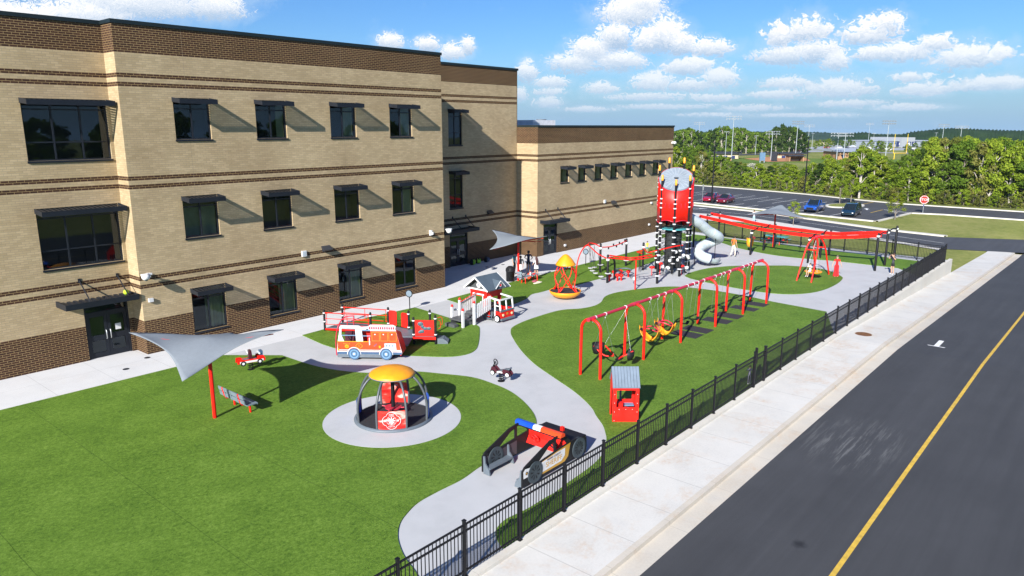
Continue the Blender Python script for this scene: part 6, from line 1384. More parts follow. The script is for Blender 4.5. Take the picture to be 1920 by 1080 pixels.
p=gt(1730,400); h=hpx(p,1733,366.5); t=thing('stop_sign','red octagonal STOP sign on a pale post at the car park exit','stop sign',p,0)
m=MB(); m.tube([(0,0,0),(0,0,h)],.05,8); m.build('post',STEEL,t); dirc=Vector((-p.x,-p.y,0)).normalized(); m=MB()
MT=Matrix.Translation((0,0,h-.62))@Matrix.Rotation(math.atan2(dirc.y,dirc.x)+PI/2,4,'Z')@Matrix.Translation((0,-.06,0))@Matrix.Rotation(R(90),4,'X')
rr=.64
m.T=MT; m.add([(rr*math.cos(PI/8+i*PI/4),rr*math.sin(PI/8+i*PI/4),.0) for i in range(8)]+[(rr*math.cos(PI/8+i*PI/4),rr*math.sin(PI/8+i*PI/4),-.03) for i in range(8)],[tuple(range(8)),tuple(reversed(range(8,16)))]+[(i,8+i,8+(i+1)%8,(i+1)%8) for i in range(8)]); pl=m.build('octagon',RED,t)
m=MB(); m.T=MT; m.add([((rr-.03 if k else rr-.09)*math.cos(PI/8+i*PI/4),(rr-.03 if k else rr-.09)*math.sin(PI/8+i*PI/4),.006) for k in (0,1) for i in range(8)],[(i,8+i,8+(i+1)%8,(i+1)%8)[::-1] for i in range(8)]); text_into(m,'STOP',.5,Matrix.Translation((0,0,.008)),.003); m.build('lettering',WHT,pl)
m=MB(); m.box(-.3,-.03,h-1.6,.3,.0,h-1.35); m.build('small_plate',BLU,t)
# ---------------------------------------------------------------- trees
def mk_leaf(name,cols,trans=.3):
    m=bpy.data.materials.new(name); m.use_nodes=True; N=NT(m.node_tree); out=m.node_tree.nodes['Material Output']; m.node_tree.nodes.remove(m.node_tree.nodes['Principled BSDF'])
    ge=N.n('ShaderNodeNewGeometry'); oi=N.n('ShaderNodeObjectInfo')
    f=N.math('ADD',N.math('MULTIPLY',ge.outputs['Random Per Island'],.6),N.math('MULTIPLY',oi.outputs['Random'],.4))
    c=N.ramp(f,[(.05,cols[0]),(.5,cols[1]),(.95,cols[2])])
    d=N.n('ShaderNodeBsdfDiffuse',{'Color':c}); tr=N.n('ShaderNodeBsdfTranslucent',{'Color':N.mix(.5,c,(.25,.3,.02))}); mx=N.n('ShaderNodeMixShader',{0:trans,1:d.outputs[0],2:tr.outputs[0]}); lk(N,mx.outputs[0],out.inputs[0]); return m
LF=[mk_leaf('fresh_green_leaves',((.09,.15,.012),(.19,.27,.024),(.3,.36,.04))),mk_leaf('mid_green_leaves',((.05,.1,.012),(.11,.18,.022),(.18,.26,.035))),mk_leaf('dark_green_leaves',((.018,.045,.01),(.045,.08,.018),(.08,.12,.025))),mk_leaf('olive_leaves',((.08,.1,.018),(.15,.17,.035),(.24,.22,.06))),mk_leaf('yellow_green_leaves',((.12,.18,.01),(.22,.26,.02),(.34,.33,.03)))]
BARK=pm('grey_bark',(.2,.17,.14),.9,bmp=.5,scale=4,var=.3); BARKP=pm('pale_bark',(.42,.38,.33),.85,bmp=.4,scale=4,var=.3)
def tree_meshes(h,w,cb,n,leaf,seed,cone=0.0,multi=1):
    """trunk and crown meshes of unit heights; cb = clear stem share"""
    r=random.Random(seed); tr=MB(); cr=MB(); blobs=[]
    for q in range(multi):
        bx,by=((0,0) if multi==1 else (r.uniform(-.12,.12)*h,r.uniform(-.12,.12)*h)); lx,ly=r.uniform(-.05,.05)*h,r.uniform(-.05,.05)*h
        P=[(bx*.3,by*.3,-.3),(bx*.6+lx*.2,by*.6+ly*.2,h*.3),(bx+lx*.6,by+ly*.6,h*.6),(bx+lx,by+ly,h*.88)]
        tr.tube(bez(P,4),[ .02*h*(1-.8*i/12) for i in range(13)],7)
    nb=15
    for i in range(nb):
        f=(i+.5)/nb; z=h*(cb+(1-cb)*(f**.85)); prof=(1-cone)*math.sin(PI*min(1,.18+.82*f))**.6+cone*(1-f)+.12
        a=i*2.4+r.uniform(-.5,.5); rad=w*prof*r.uniform(.35,.75); s=w*r.uniform(.3,.5)*(1-.35*f)
        c=Vector((rad*math.cos(a),rad*math.sin(a),min(z,h-s*.6))); blobs.append((c,s))
        base=Vector((0,0,max(h*.15,c.z-rad*.9))); tr.tube([base,(base+c)/2+Vector((0,0,.06*h)),c],[.008*h,.006*h,.002*h],5,cap=False)
    vs=[];fs=[]
    for i in range(n):
        c,s=blobs[r.randrange(nb)]; u=Vector((r.gauss(0,1),r.gauss(0,1),r.gauss(0,1))).normalized(); d=s*(r.random()**.45)*r.uniform(.75,1.25); p=c+Vector((u.x*d,u.y*d,u.z*d*.8))
        if p.z<h*cb*.8: p.z=h*cb*.8+r.random()*.1*h
        nn=(u*.7+Vector((r.gauss(0,.6),r.gauss(0,.6),r.gauss(.3,.6)))).normalized(); t=nn.cross(Vector((r.gauss(0,1),r.gauss(0,1),r.gauss(0,1)))).normalized(); b=nn.cross(t); L=leaf*r.uniform(.6,1.35); Wd=L*r.uniform(.55,.9)
        o=len(vs); vs+=[p-t*L,p-b*Wd*.7+nn*L*.12,p+t*L,p+b*Wd*.7+nn*L*.12]; fs.append((o,o+1,o+2,o+3))
    cr.add(vs,fs); return tr,cr
PROTO={}
def proto(key,h,w,cb,n,leaf,seed,lm,bark,cone=0.0,multi=1):
    a,b=tree_meshes(h,w,cb,n,leaf,seed,cone,multi); PROTO[key]=(h,a.mesh('trunk',bark),b.mesh('crown',lm))
def tree(key,label,p,h,rz=None,group=None,wide=1.0,name='tree'):
    H,a,b=PROTO[key]; t=thing(name,label,'tree',p,random.uniform(0,6.28) if rz is None else rz,group); s=h/H; t.scale=(s*wide,s*wide,s)
    for nm,me in (('trunk',a),('crown',b)): o=bpy.data.objects.new(nm,me); COL.objects.link(o); o.parent=t
    return t
for i in range(3): proto('fresh%d'%i,10,3.0,.12,3000,.26,20+i,LF[0],BARKP if i else BARK,multi=1+i%2)
for i in range(3): proto('mid%d'%i,10,3.1,.1,3000,.26,40+i,LF[1],BARK)
LIMEL=mk_leaf('lime_green_leaves',((.1,.155,.012),(.19,.25,.02),(.28,.33,.04)))
for i in range(2): proto('lime%d'%i,10,2.7,.16,2300,.27,140+i,LIMEL,BARKP,multi=1+i)
for i in range(2): proto('dark%d'%i,10,2.6,.06,2800,.25,60+i,LF[2],BARK,cone=.55)
for i in range(2): proto('olive%d'%i,10,3.0,.1,2400,.25,80+i,LF[3],BARKP,multi=2)
for i in range(3): proto('far%d'%i,14,4.6,.08,1500,.6,100+i,LF[1] if i<2 else LF[2],BARKP)
proto('small0',4,1.15,.32,1500,.085,7,LF[0],BARK); proto('small1',4,1.3,.3,1500,.085,8,LF[4],BARK)
proto('bush0',3,1.5,.0,1200,.16,9,LF[0],BARK); proto('bush1',3,1.4,.0,1200,.16,10,LF[3],BARK)
proto('blossom',7,2.4,.1,1500,.2,12,mk_leaf('white_blossom',((.3,.3,.22),(.6,.6,.52),(.75,.75,.7))),BARK)
def interp(P,x):
    for (a,b),(c,d) in zip(P,P[1:]):
        if a<=x<=c: return b+(d-b)*(x-a)/(c-a)
    return P[0][1] if x<P[0][0] else P[-1][1]
BASE=[(1150,330),(1250,338),(1300,342),(1400,350),(1507,359),(1596,368.5),(1680,376),(1770,382),(1930,391)]
TOP=[(1150,275),(1262,268),(1285,278),(1305,275),(1330,290),(1360,300),(1380,308),(1430,312),(1465,309),(1500,313),(1525,308),(1545,296),(1570,306),(1585,300),(1605,276),(1650,296),(1668,314),(1690,302),(1712,276),(1740,264),(1790,262),(1930,266)]
rnd=random.Random(77); kinds=['lime0','lime1','fresh0','fresh1','fresh2','mid0','mid1','mid2','olive0','olive1','dark0','dark1']
TL={'lime':'bright yellow-green leafy tree in the dense belt behind the car park','fresh':'fresh green leafy tree in the dense belt behind the car park','mid':'mid green leafy tree in the dense belt behind the car park','dark':'dark evergreen tree in the dense belt behind the car park','olive':'olive brown half bare tree in the dense belt behind the car park'}
for row,(dy,step) in enumerate(((-1.5,19),(-6,19),(-11,21),(-17,24),(-24,27))):
    x=1180+row*9
    while x<1935:
        px=x+rnd.uniform(-5,5); by=interp(BASE,px)+dy+rnd.uniform(-2,1.5); p=gt(px,by); tp=interp(TOP,px)+rnd.uniform(-7,7)+(10-3*row if row<3 else 0)*rnd.random(); h=hpx(p,px,tp)
        if h>2.2:
            if row==0 and rnd.random()<.45: h*=rnd.uniform(.6,.85)
            ws=[1,1,3,3,3,2.5,2.5,2.5,1,1,1.3,1.3] if px<1680 else [1.6,1.6,3,3,3,2,2,2,.5,.5,1,1]
            if 1270<px<1345 : ws=[1,1,1.5,1.5,1.5,3,3,3,2,2,1.6,1.6]
            k=rnd.choices(kinds,ws)[0]; kk=k[:-1]; kk='fresh' if kk=='fresh' else kk
            tree(k,TL[kk],p,h,group=kk+' trees in the belt behind the car park',wide=min(1.5,max(.85,7.0/h*rnd.uniform(.7,1.2))))
        x+=step*rnd.uniform(.85,1.4)
for x in range(1190,1930,15):     # undergrowth along the belt's foot
    px=x+rnd.uniform(-5,5); p=gt(px,interp(BASE,px)+rnd.uniform(.2,1.6)); k=rnd.choice(('bush0','bush1')); tree(k,{'bush0':'low fresh green bush at the foot of the tree belt','bush1':'low olive bush at the foot of the tree belt'}[k],p,rnd.uniform(1.4,3.0),group=('green' if k=='bush0' else 'olive')+' bushes at the foot of the tree belt',name='bush')
p=gt(1408,342); tree('blossom','pale blossoming tree rising in the middle of the tree belt',p,hpx(p,1408,306),wide=1.1)
p=gt(1610,372); tree('fresh1','tallest pale trunked tree of the belt, above the dark minivan',p,hpx(p,1606,274),rz=1.0,wide=.9)
# young trees by the roads and in the island
for key,lab,b,tp,wd in (('small0','young green tree on the verge by the grey sail, far side of the black fence',(1487,423),(1493,378),1.0),('small0','young green tree on the planted island beside the minivan',(1574,384.6),(1576,338),1.1),('small0','second young green tree on the planted island behind the minivan',(1594.6,382),(1597,330),1.1),('small1','young yellow-green tree on the grass near the STOP sign',(1677.6,411.5),(1683,362),1.15)):
    p=gt(*b); tree(key,lab,p,hpx(p,*tp),wide=wd,name='young_tree')
# distant wood beyond the ball field
FT=[(1180,244),(1262,246),(1290,240),(1306,244),(1318,252),(1330,244),(1352,236),(1385,239),(1410,246),(1426,247),(1440,240),(1460,234),(1480,235),(1498,239),(1504,250),(1515,270)]
for row,(yb,st) in enumerate(((287,12),(283,14),(279,18))):
    x=1185+row*4
    while x<1512-row*4:
        px=x+rnd.uniform(-3,3); p=gt(px,yb+rnd.uniform(-1.5,1.5)); h=hpx(p,px,interp(FT,px)+rnd.uniform(0,6)-row*.5)
        if h>3: tree(rnd.choice(('far0','far1','far1','far2')),'tree of the tall distant wood beyond the ball field',p,h,group='trees of the distant wood beyond the ball field',wide=min(1.4,max(.9,11/h)))
        x+=st*rnd.uniform(.75,1.25)
for px,py,tp in ((1545,276,262),(1553,279,260),(1562,275,264),(1576,274,263),(1583,277,264),(1592,275,262),(1600,276,264),(1608,274,263),(1618,276,265),(1632,280,262),(1648,286,264),(1655,284,266),(1668,284,268),(1530,281,264),(1537,275,262),(1700,286,270),(1715,282,268),(1735,280,266)):
    p=gt(px,py); tree(rnd.choice(('far0','fresh0','fresh2')),'small round tree among the distant car parks',p,hpx(p,px,tp),group='small trees among the distant car parks',wide=1.3)
# ---------------------------------------------------------------- fence along the tree belt
t=thing('chain_link_fence','black chain link fence on the grass before the tree belt','fence',(0,0,0)); pts=[gt(px,interp(BASE,px)+3.2) for px in range(1190,1935,34)]
t.location=pts[0]
m=MB()
for a,b in zip(pts,pts[1:]):
    a=a-pts[0];b=b-pts[0]
    for z in (1.8,.1): m.tube([a+Vector((0,0,z)),b+Vector((0,0,z))],.02,4)
    L=(b-a).length; n=int(L/.5)
    for i in range(n):
        q=a.lerp(b,i/n); q2=a.lerp(b,(i+1.8)/n) if i+1.8<n else b; m.tube([q+Vector((0,0,.1)),q2+Vector((0,0,1.8))],.004,3,cap=False); m.tube([q2+Vector((0,0,.1)),q+Vector((0,0,1.8))],.004,3,cap=False)
m.build('mesh_panel',BLK,t)
for q in pts: m=MB(); m.tube([(0,0,0),(0,0,1.9)],.035,6); m.build('post',BLK,t,loc=q-pts[0])
# ---------------------------------------------------------------- ball field, buildings and masts
INF=pm('infield_clay',(.45,.2,.08),.95,scale=.3); FIELD=mk_grass('ball_field_turf',(.07,.13,.02),(.12,.19,.03),(.2,.22,.06)); LOT=pm('pale_far_asphalt',(.33,.34,.36),.85,scale=.2)
def psheet(name,px,mat,dz): return sheet(name,[tuple(gt(*q)) for q in px],mat,dz)
psheet('ball_field',[(1330,299),(1420,295),(1560,298),(1790,300),(1800,308),(1540,306),(1340,306)],FIELD,.05); psheet('far_road',[(1290,293),(1420,288),(1500,289),(1500,291),(1420,290.5),(1290,296)],ASPHF,.08); psheet('infield',[(1395,298),(1450,294),(1510,296),(1520,302),(1440,304)],INF,.12)
psheet('far_car_park',[(1480,279),(1560,272),(1640,276),(1760,280),(1800,290),(1640,287),(1560,285),(1485,286)],LOT,.1)
BRK=pm('field_house_brick',(.36,.2,.1),.85,scale=.6); NVY=pm('navy_panel',(.015,.025,.1),.5); GRT=pm('grey_metal_roof',(.32,.35,.4),.5); DKG=pm('dark_netting',(.02,.022,.03),.8)
def block(name,label,cat,px0,px1,yb,yt,depth,parts):
    """a far building with its front between two pixels on the ground"""
    a=gt(px0,yb);b=gt(px1,yb); L=(b-a).to_2d().length; h=hpx(a,px0,yt); t=thing(name,label,cat,a,math.atan2(b.y-a.y,b.x-a.x)); parts(t,L,h,depth); return t
def fieldhouse(t,L,h,D):
    m=MB(); m.box(0,0,0,L,D,h*.72); m.build('wall',BRK,t); m=MB(); m.prism([(-.8,h*.72),(D+.8,h*.72),(D*.5,h)],-.8,L+.8,'yz'); m.build('roof',GRT,t)
    for i in range(4): m=MB(); m.box(L*(.12+.23*i),-.06,h*.2,L*(.2+.23*i),-.005,h*.5); m.build('window',NVY,t)
    m=MB(); m.box(L*.88,-.06,0,L*.95,-.005,h*.5); m.build('door',DKG,t)
block('field_house','tan brick field house with a grey roof behind the tree belt','building',1571,1628,300,279,14,fieldhouse)
def dugout(t,L,h,D):
    m=MB(); m.box(0,D-.3,0,L,D,h*.85); m.box(0,0,0,.3,D-.3,h*.85); m.box(L-.3,0,0,L,D-.3,h*.85); m.build('wall',BRK,t); m=MB(); m.box(-.4,-.6,h*.85,L+.4,D+.4,h); m.build('roof',DKG,t)
    m=MB(); m.box(.6,D-1.0,.3,L-.6,D-.5,.55); m.build('bench',WHTP,t)
block('dugout','dark roofed dugout by the clay infield','dugout',1480,1507,303,291,4,dugout); block('dugout','dugout with black roof below the pale masts behind the black lamp post','dugout',1349,1371,304,295,4,dugout)
def sboard(t,L,h,D):
    for x in (.1*L,.9*L): m=MB(); m.box(x-.2,0,0,x+.2,.4,h*.4); m.build('leg',STEEL,t)
    m=MB(); m.box(0,-.1,h*.2,L,.6,h); m.build('panel',pm('dull_blue_panel',(.1,.18,.28),.5),t)
block('scoreboard','tall dull blue backed scoreboard at the ball field edge','scoreboard',1424,1434,305,286,1,sboard)
def net(t,L,h,D):
    for i in range(5): m=MB(); m.tube([(L*i/4,0,0),(L*i/4,0,h)],.12,6); m.build('post',DKG,t)
    m=MB(); m.box(0,.05,h*.1,L,.1,h*.98); m.build('netting',DKG,t)
block('backstop','dark netting backstop beside the clay infield','backstop',1446,1456,303,284,1,net)
def pavil(t,L,h,D):
    m=MB(); m.box(0,0,0,L,D,h*.8); m.build('wall',pm('pale_tan_wall',(.5,.42,.28),.85),t); m=MB(); m.box(-1,-1,h*.8,L+1,D+1,h); m.build('roof',DKG,t)
    for i in range(3): m=MB(); m.box(L*(.15+.28*i),-.05,0,L*(.3+.28*i),-.005,h*.5); m.build('door',NVY,t)
block('pavilion','low tan clubhouse with a long black roof by the ball field','building',1334,1385,298,286,10,pavil); block('pavilion','low pale clubhouse with dark roof behind the dark netting','building',1458,1506,297,287,10,pavil)
def stadium(t,L,h,D):
    m=MB(); m.box(0,0,0,L,D,h*.62); m.build('wall',pm('white_far_wall',(.26,.29,.34),.7),t); m=MB(); m.box(L*.41,-2,0,L*.64,D*.9,h); m.build('press_box',pm('pale_grey_wall',(.3,.32,.35),.7),t)
    m=MB(); m.box(-.5,-.6,h*.62,L*.405,D,h*.68); m.box(L*.645,-.6,h*.62,L+.5,D,h*.68); m.build('roof',GRT,t)
    for a,b in ((.36,.48),(.5,.57),(.59,.66),(.8,.9)):
        y=-2.3 if .4<a<.64 else -.3
        m=MB(); m.box(L*a,y,h*.05,L*b,y+.25,h*.55); p=m.build('navy_panel',NVY,t); m=MB(); m.T=Matrix.Translation((L*(a+b)/2,y-.02,h*.32))@Matrix.Rotation(R(90),4,'X'); m.cyl((0,0,0),h*.15,.1,20); m.build('white_disc',WHT,p)
    for i in range(7): m=MB(); m.box(L*(.02+.05*i),-.2,h*.3,L*(.05+.05*i),-.01,h*.5); m.build('window',pm('far_blue_glass',(.06,.1,.16),.15),t)
block('stadium_building','long white stadium building with navy panels and a raised press box near the skyline','building',1640,1748,276,258,30,stadium)
block('far_shed','small pale building with dark front near the distant blue ridge','building',1550,1560,272,263,12,pavil)
p=gt(1676,299); h1=hpx(p,1677,251); hb=hpx(p,1674,287); t=thing('goal_post','yellow football goal post with two tall uprights','goal post',p,0); YP=pm('yellow_goal_paint',(.75,.5,.02),.5)
wdir=RT.copy(); gw=21/1370*p.length
m=MB(); m.tube([(0,0,0),(0,0,hb)],.14,8); m.build('stem',YP,t); m=MB(); m.tube([-wdir*.1*gw,wdir*.9*gw],.1,8); o=m.build('crossbar',YP,t,loc=(0,0,hb))
for s in (-.1,.9): m=MB(); m.tube([(0,0,hb),(0,0,h1)],.09,8); m.build('upright',YP,t,loc=wdir*s*gw)
MAST=pm('galvanised_mast',(.36,.4,.42),.5,.2); i=0
for (tx,ty),(bx,by),big in (((1311,229),(1309,284),1),((1376,217.5),(1371,303),1),((1363,247),(1359,305),0),((1419,254.5),(1416,290),0),((1436.5,255),(1435,284),0),((1448,246),(1445,300),1),((1453,255),(1451.5,281),0),((1486,257),(1484,282),0),((1495.5,227),(1491,297),1),((1499,256),(1497,281),0),((1511,256),(1509,281),0),((1517,234),(1514,281),1),((1524,250),(1522,279),0),((1571,249),(1568,302),1),((1585,249),(1581,303),1),((1630,231),(1627,275),1),((1639.5,250),(1636,280),0),((1667,226),(1659,305),1),((1753,249),(1752,280),0),((1768,233),(1764,285),1),((1800,236),(1797,290),1)):
    p=gt(bx,by); h=hpx(p,tx,ty); i+=1
    t=thing('sports_light_mast' if big else 'far_lamp_post','pale slender floodlight mast with a bar of lamps at the ball fields' if big else 'shorter pale lamp post at the distant car park and field edge','light mast' if big else 'lamp post',p,math.atan2(RT.y,RT.x)+rnd.uniform(-.4,.4),'floodlight masts at the ball fields' if big else 'pale lamp posts at the distant car park')
    rr=.17 if big else .12; m=MB(); m.tube([(0,0,0),(0,0,h)],[rr,rr*.55],8); m.build('mast',MAST,t)
    m=MB()
    if big:
        for z in (0,-.9): m.box(-2.6,-.08,h-.08+z,2.6,.08,h+.04+z)
        for z in (0,-.9):
            for q in range(6): m.box(-2.5+1.0*q-.2,-.45,h-.42+z,-2.5+1.0*q+.2,.05,h-.1+z)
    else: m.box(-1.0,-.15,h-.1,1.0,.15,h+.06)
    m.build('lamp_bar',pm('dark_lamp_housing',(.2,.22,.24),.5) if big else MAST,t)
SW_=[paint('white_car_paint',(.7,.7,.7)),paint('silver_car_paint',(.4,.42,.44)),paint('black_car_paint',(.02,.02,.022)),paint('red_far_car_paint',(.35,.02,.02))]
pc=[]
for c in range(4):
    pc.append(None)
for q in range(22):
    px=rnd.uniform(1490,1745); py=rnd.uniform(276,286); p=gt(px,py,.12); c=q%4
    if pc[c] is None:
        m=MB(); m.box(-2.3,-.9,.25,2.3,.9,.95); m.add([(-1.7,-.85,.95),(1.2,-.85,.95),(1.2,.85,.95),(-1.7,.85,.95),(-1.1,-.7,1.45),(.4,-.7,1.45),(.4,.7,1.45),(-1.1,.7,1.45)],[(4,5,6,7),(0,1,5,4),(1,2,6,5),(2,3,7,6),(3,0,4,7)])
        for x in (-1.4,1.4):
            for y in (-.8,.8): m.cyl((x,y,.02),.3,.3,10)
        pc[c]=m.mesh('distant_car',SW_[c])
    o=bpy.data.objects.new('distant_car',pc[c]); COL.objects.link(o); o.location=p; o.rotation_euler[2]=rnd.uniform(0,3.1); cn=('white','silver','black','dark red')[c]; tag(o,cn+' car, a speck in the distant pale car park','car',cn+' cars in the distant car park')
# ---------------------------------------------------------------- hills
FOR=mk_grass('forest_canopy',(.008,.022,.008),(.02,.045,.014),(.04,.07,.02))
def hill(d,pts,name,mat,depth=500,rough=6,seed=1):
    """a wooded ridge at distance d whose skyline passes through the given pixels"""
    r=random.Random(seed); g=MB(); vs=[];fs=[]; xs_=[pts[0][0]+(pts[-1][0]-pts[0][0])*i/260 for i in range(261)]; nr=9
    for j in range(nr):
        f=j/(nr-1)
        for x in xs_:
            q=ray(x,interp(pts,x)); hd=Vector((q.x,q.y,0)).normalized(); dd=d+depth*(f-.5)
            zt=CH+q.z/math.hypot(q.x,q.y)*d; prof=math.sin(PI*min(1,max(0,f)))**.8; zb=-40-d*.012
            tree_=rough*.35*(math.sin(x*.9+j)+math.sin(x*2.3+j*1.7)*.6+math.sin(x*5.1)*.35+r.uniform(-.35,.35)); vs.append((hd.x*dd,hd.y*dd,zb+(zt-zb)*prof+(tree_*.6 if 0<j<nr-1 else 0)))
    n=len(xs_)
    for j in range(nr-1):
        for i in range(n-1): a=j*n+i; fs.append((a,a+1,a+n+1,a+n))
    g.add(vs,fs,True); return structure(name,g,mat)
hill(750,[(1560,262),(1585,255),(1600,251),(1625,252),(1650,255),(1662,258)][:1]+[(1575,258),(1590,252),(1605,248.5),(1625,248),(1645,252),(1665,254),(1690,252),(1710,247),(1740,244),(1765,241),(1790,240),(1850,243),(1960,246)],'hills',FOR,300,2.2,3)
hill(1900,[(1100,246),(1240,245),(1300,247),(1420,246.5),(1500,247),(1530,247.5),(1560,249),(1620,251),(1700,252),(1960,252)],'hills',FOR,700,4,4)
# the wood on the other side of the road, seen as dark shapes in the window glass
wd_=MB(); cwm=MB(); ra=random.Random(9)
for i in range(46):
    x=-50+ra.uniform(-1,1)+i*3.6; y=-58+ra.uniform(-9,9); h=ra.uniform(9,14); H,ta,ca=PROTO['far%d'%(i%3)]; s_=h/H; T=Matrix.Translation((x,y,-1.0))@Matrix.Rotation(ra.uniform(0,6),4,'Z')@Matrix.Scale(s_,4)
    o=len(cwm.v); cwm.v+=[tuple(T@v.co) for v in ca.vertices]; fl=[tuple(j+o for j in p.vertices) for p in ca.polygons]; cwm.f+=fl; cwm.m+=[0]*len(fl); cwm.sm+=[False]*len(fl)
tag(cwm.build('roadside_wood',LF[1]),kind='stuff')
hz_o=MB(); hz_o.box(-90,-1400,-140,2450,2300,90)
hv=bpy.data.materials.new('air'); hv.use_nodes=True; HN=NT(hv.node_tree); hv.node_tree.nodes.remove(hv.node_tree.nodes['Principled BSDF'])
pv=HN.n('ShaderNodeVolumePrincipled',{'Color':(.62,.8,1,1),'Density':HAZE,'Anisotropy':.2}); lk(HN,pv.outputs[0],hv.node_tree.nodes['Material Output'].inputs['Volume'])
if HAZE>0: tag(hz_o.build('haze',hv),kind='stuff')
# ---------------------------------------------------------------- camera, sun, sky
cd=bpy.data.cameras.new('camera'); cam=bpy.data.objects.new('camera',cd); COL.objects.link(cam); S.camera=cam
cd.sensor_width=36; cd.lens=36*F/1920; cd.clip_end=12000; cd.clip_start=.1
cam.location=CAM; cam.rotation_euler=Matrix((RT,UP,-FW)).transposed().to_euler()
SAZ=R(17.9); SEL=R(27.8)
LD=Vector((math.cos(SAZ)*math.cos(SEL),math.sin(SAZ)*math.cos(SEL),-math.sin(SEL)))
sd=bpy.data.lights.new('sun','SUN'); sd.energy=5.0; sd.angle=R(.5); sd.color=(1,.965,.91)
so=bpy.data.objects.new('sun',sd); COL.objects.link(so); so.rotation_euler=LD.to_track_quat('-Z','Y').to_euler(); so.location=(-40,-15,60)
W=bpy.data.worlds.new('World'); S.world=W; W.use_nodes=True; N=NT(W.node_tree); bg=W.node_tree.nodes['Background']
def cloud_group():
    g=bpy.data.node_groups.new('cloud_puff','ShaderNodeTree')
    for nm in ('u','v','u0','v0','ru','rup','rdn'): g.interface.new_socket(nm,in_out='INPUT',socket_type='NodeSocketFloat')
    for nm in ('d','dh'): g.interface.new_socket(nm,in_out='OUTPUT',socket_type='NodeSocketFloat')
    G=NT(g); i=g.nodes.new('NodeGroupInput').outputs; o=g.nodes.new('NodeGroupOutput')
    du=G.math('DIVIDE',G.math('SUBTRACT',i['u'],i['u0']),i['ru']); dv=G.math('SUBTRACT',i['v'],i['v0'])
    pos=G.math('GREATER_THAN',dv,0.0); rr=G.math('ADD',G.math('MULTIPLY',pos,i['rup']),G.math('MULTIPLY',G.math('SUBTRACT',1.0,pos),i['rdn']))
    h=G.math('DIVIDE',dv,rr); d=G.math('SUBTRACT',1.0,G.math('SQRT',G.math('ADD',G.math('MULTIPLY',du,du),G.math('MULTIPLY',h,h))))
    d=G.math('MAXIMUM',d,-.6); g.links.new(d,o.inputs['d'])
    w=G.math('POWER',G.math('ADD',d,.6),6.0); g.links.new(G.math('MULTIPLY',w,G.math('DIVIDE',dv,G.math('ADD',G.math('MULTIPLY',i['rup'],.6),.4))),o.inputs['dh'])
    return g
CG=cloud_group()
tc=N.n('ShaderNodeTexCoord').outputs['Generated']; nv=N.n('ShaderNodeVectorMath',{0:tc},operation='NORMALIZE').outputs[0]
xyz=N.n('ShaderNodeSeparateXYZ',{0:nv}); X,Y,Z=xyz.outputs
DEG=180/PI
u=N.math('MULTIPLY',N.math('ARCTAN2',Y,X),DEG); v=N.math('MULTIPLY',N.math('ARCSINE',Z),DEG)
sky=N.n('ShaderNodeTexSky'); sky.sky_type='NISHITA'; sky.sun_disc=False; sky.sun_elevation=SEL; sky.sun_rotation=math.atan2(-LD.x,-LD.y); sky.air_density=1.0; sky.dust_density=.6; sky.ozone_density=1.3
hs0=N.n('ShaderNodeHueSaturation',{'Color':sky.outputs[0],'Saturation':SKY_SAT,'Value':SKY_VAL})
hs=N.n('ShaderNodeMix',data_type='RGBA',blend_type='MULTIPLY'); hs.inputs[0].default_value=1; hs.inputs[7].default_value=SKY_TINT; lk(N,hs0.outputs[0],hs.inputs[6])
uv=N.n('ShaderNodeCombineXYZ',{0:u,1:N.math('MULTIPLY',v,1.25),2:0.0}).outputs[0]
def billow(vec):
    vo=N.n('ShaderNodeTexVoronoi',{'Vector':vec,'Scale':.6,'Detail':2.5,'Roughness':.42,'Lacunarity':2.2},normalize=True,feature='F1')
    return N.math('SUBTRACT',1.0,vo.outputs['Distance'])
wv=N.n('ShaderNodeTexNoise',{'Vector':uv,'Scale':.9,'Detail':3}); wuv=N.n('ShaderNodeVectorMath',{0:wv.outputs['Color'],1:uv,2:(1,1,1)},operation='MULTIPLY_ADD')
wuv.inputs[1].default_value=(.5,.5,0); N.t.links.new(uv,wuv.inputs[2])
def field(vec): return N.math('ADD',N.math('MULTIPLY',billow(vec),.75),N.math('MULTIPLY',N.noise(vec,.5,6,.56),.9))
big=N.math('SUBTRACT',field(wuv.outputs[0]),.49); uv2=N.n('ShaderNodeVectorMath',{0:wuv.outputs[0],1:(.16,.26,0)},operation='ADD').outputs[0]; big2=N.math('SUBTRACT',field(uv2),.49)
def az(px,py):
    r=ray(px,py).normalized(); return math.degrees(math.atan2(r.y,r.x)),math.degrees(math.asin(r.z))
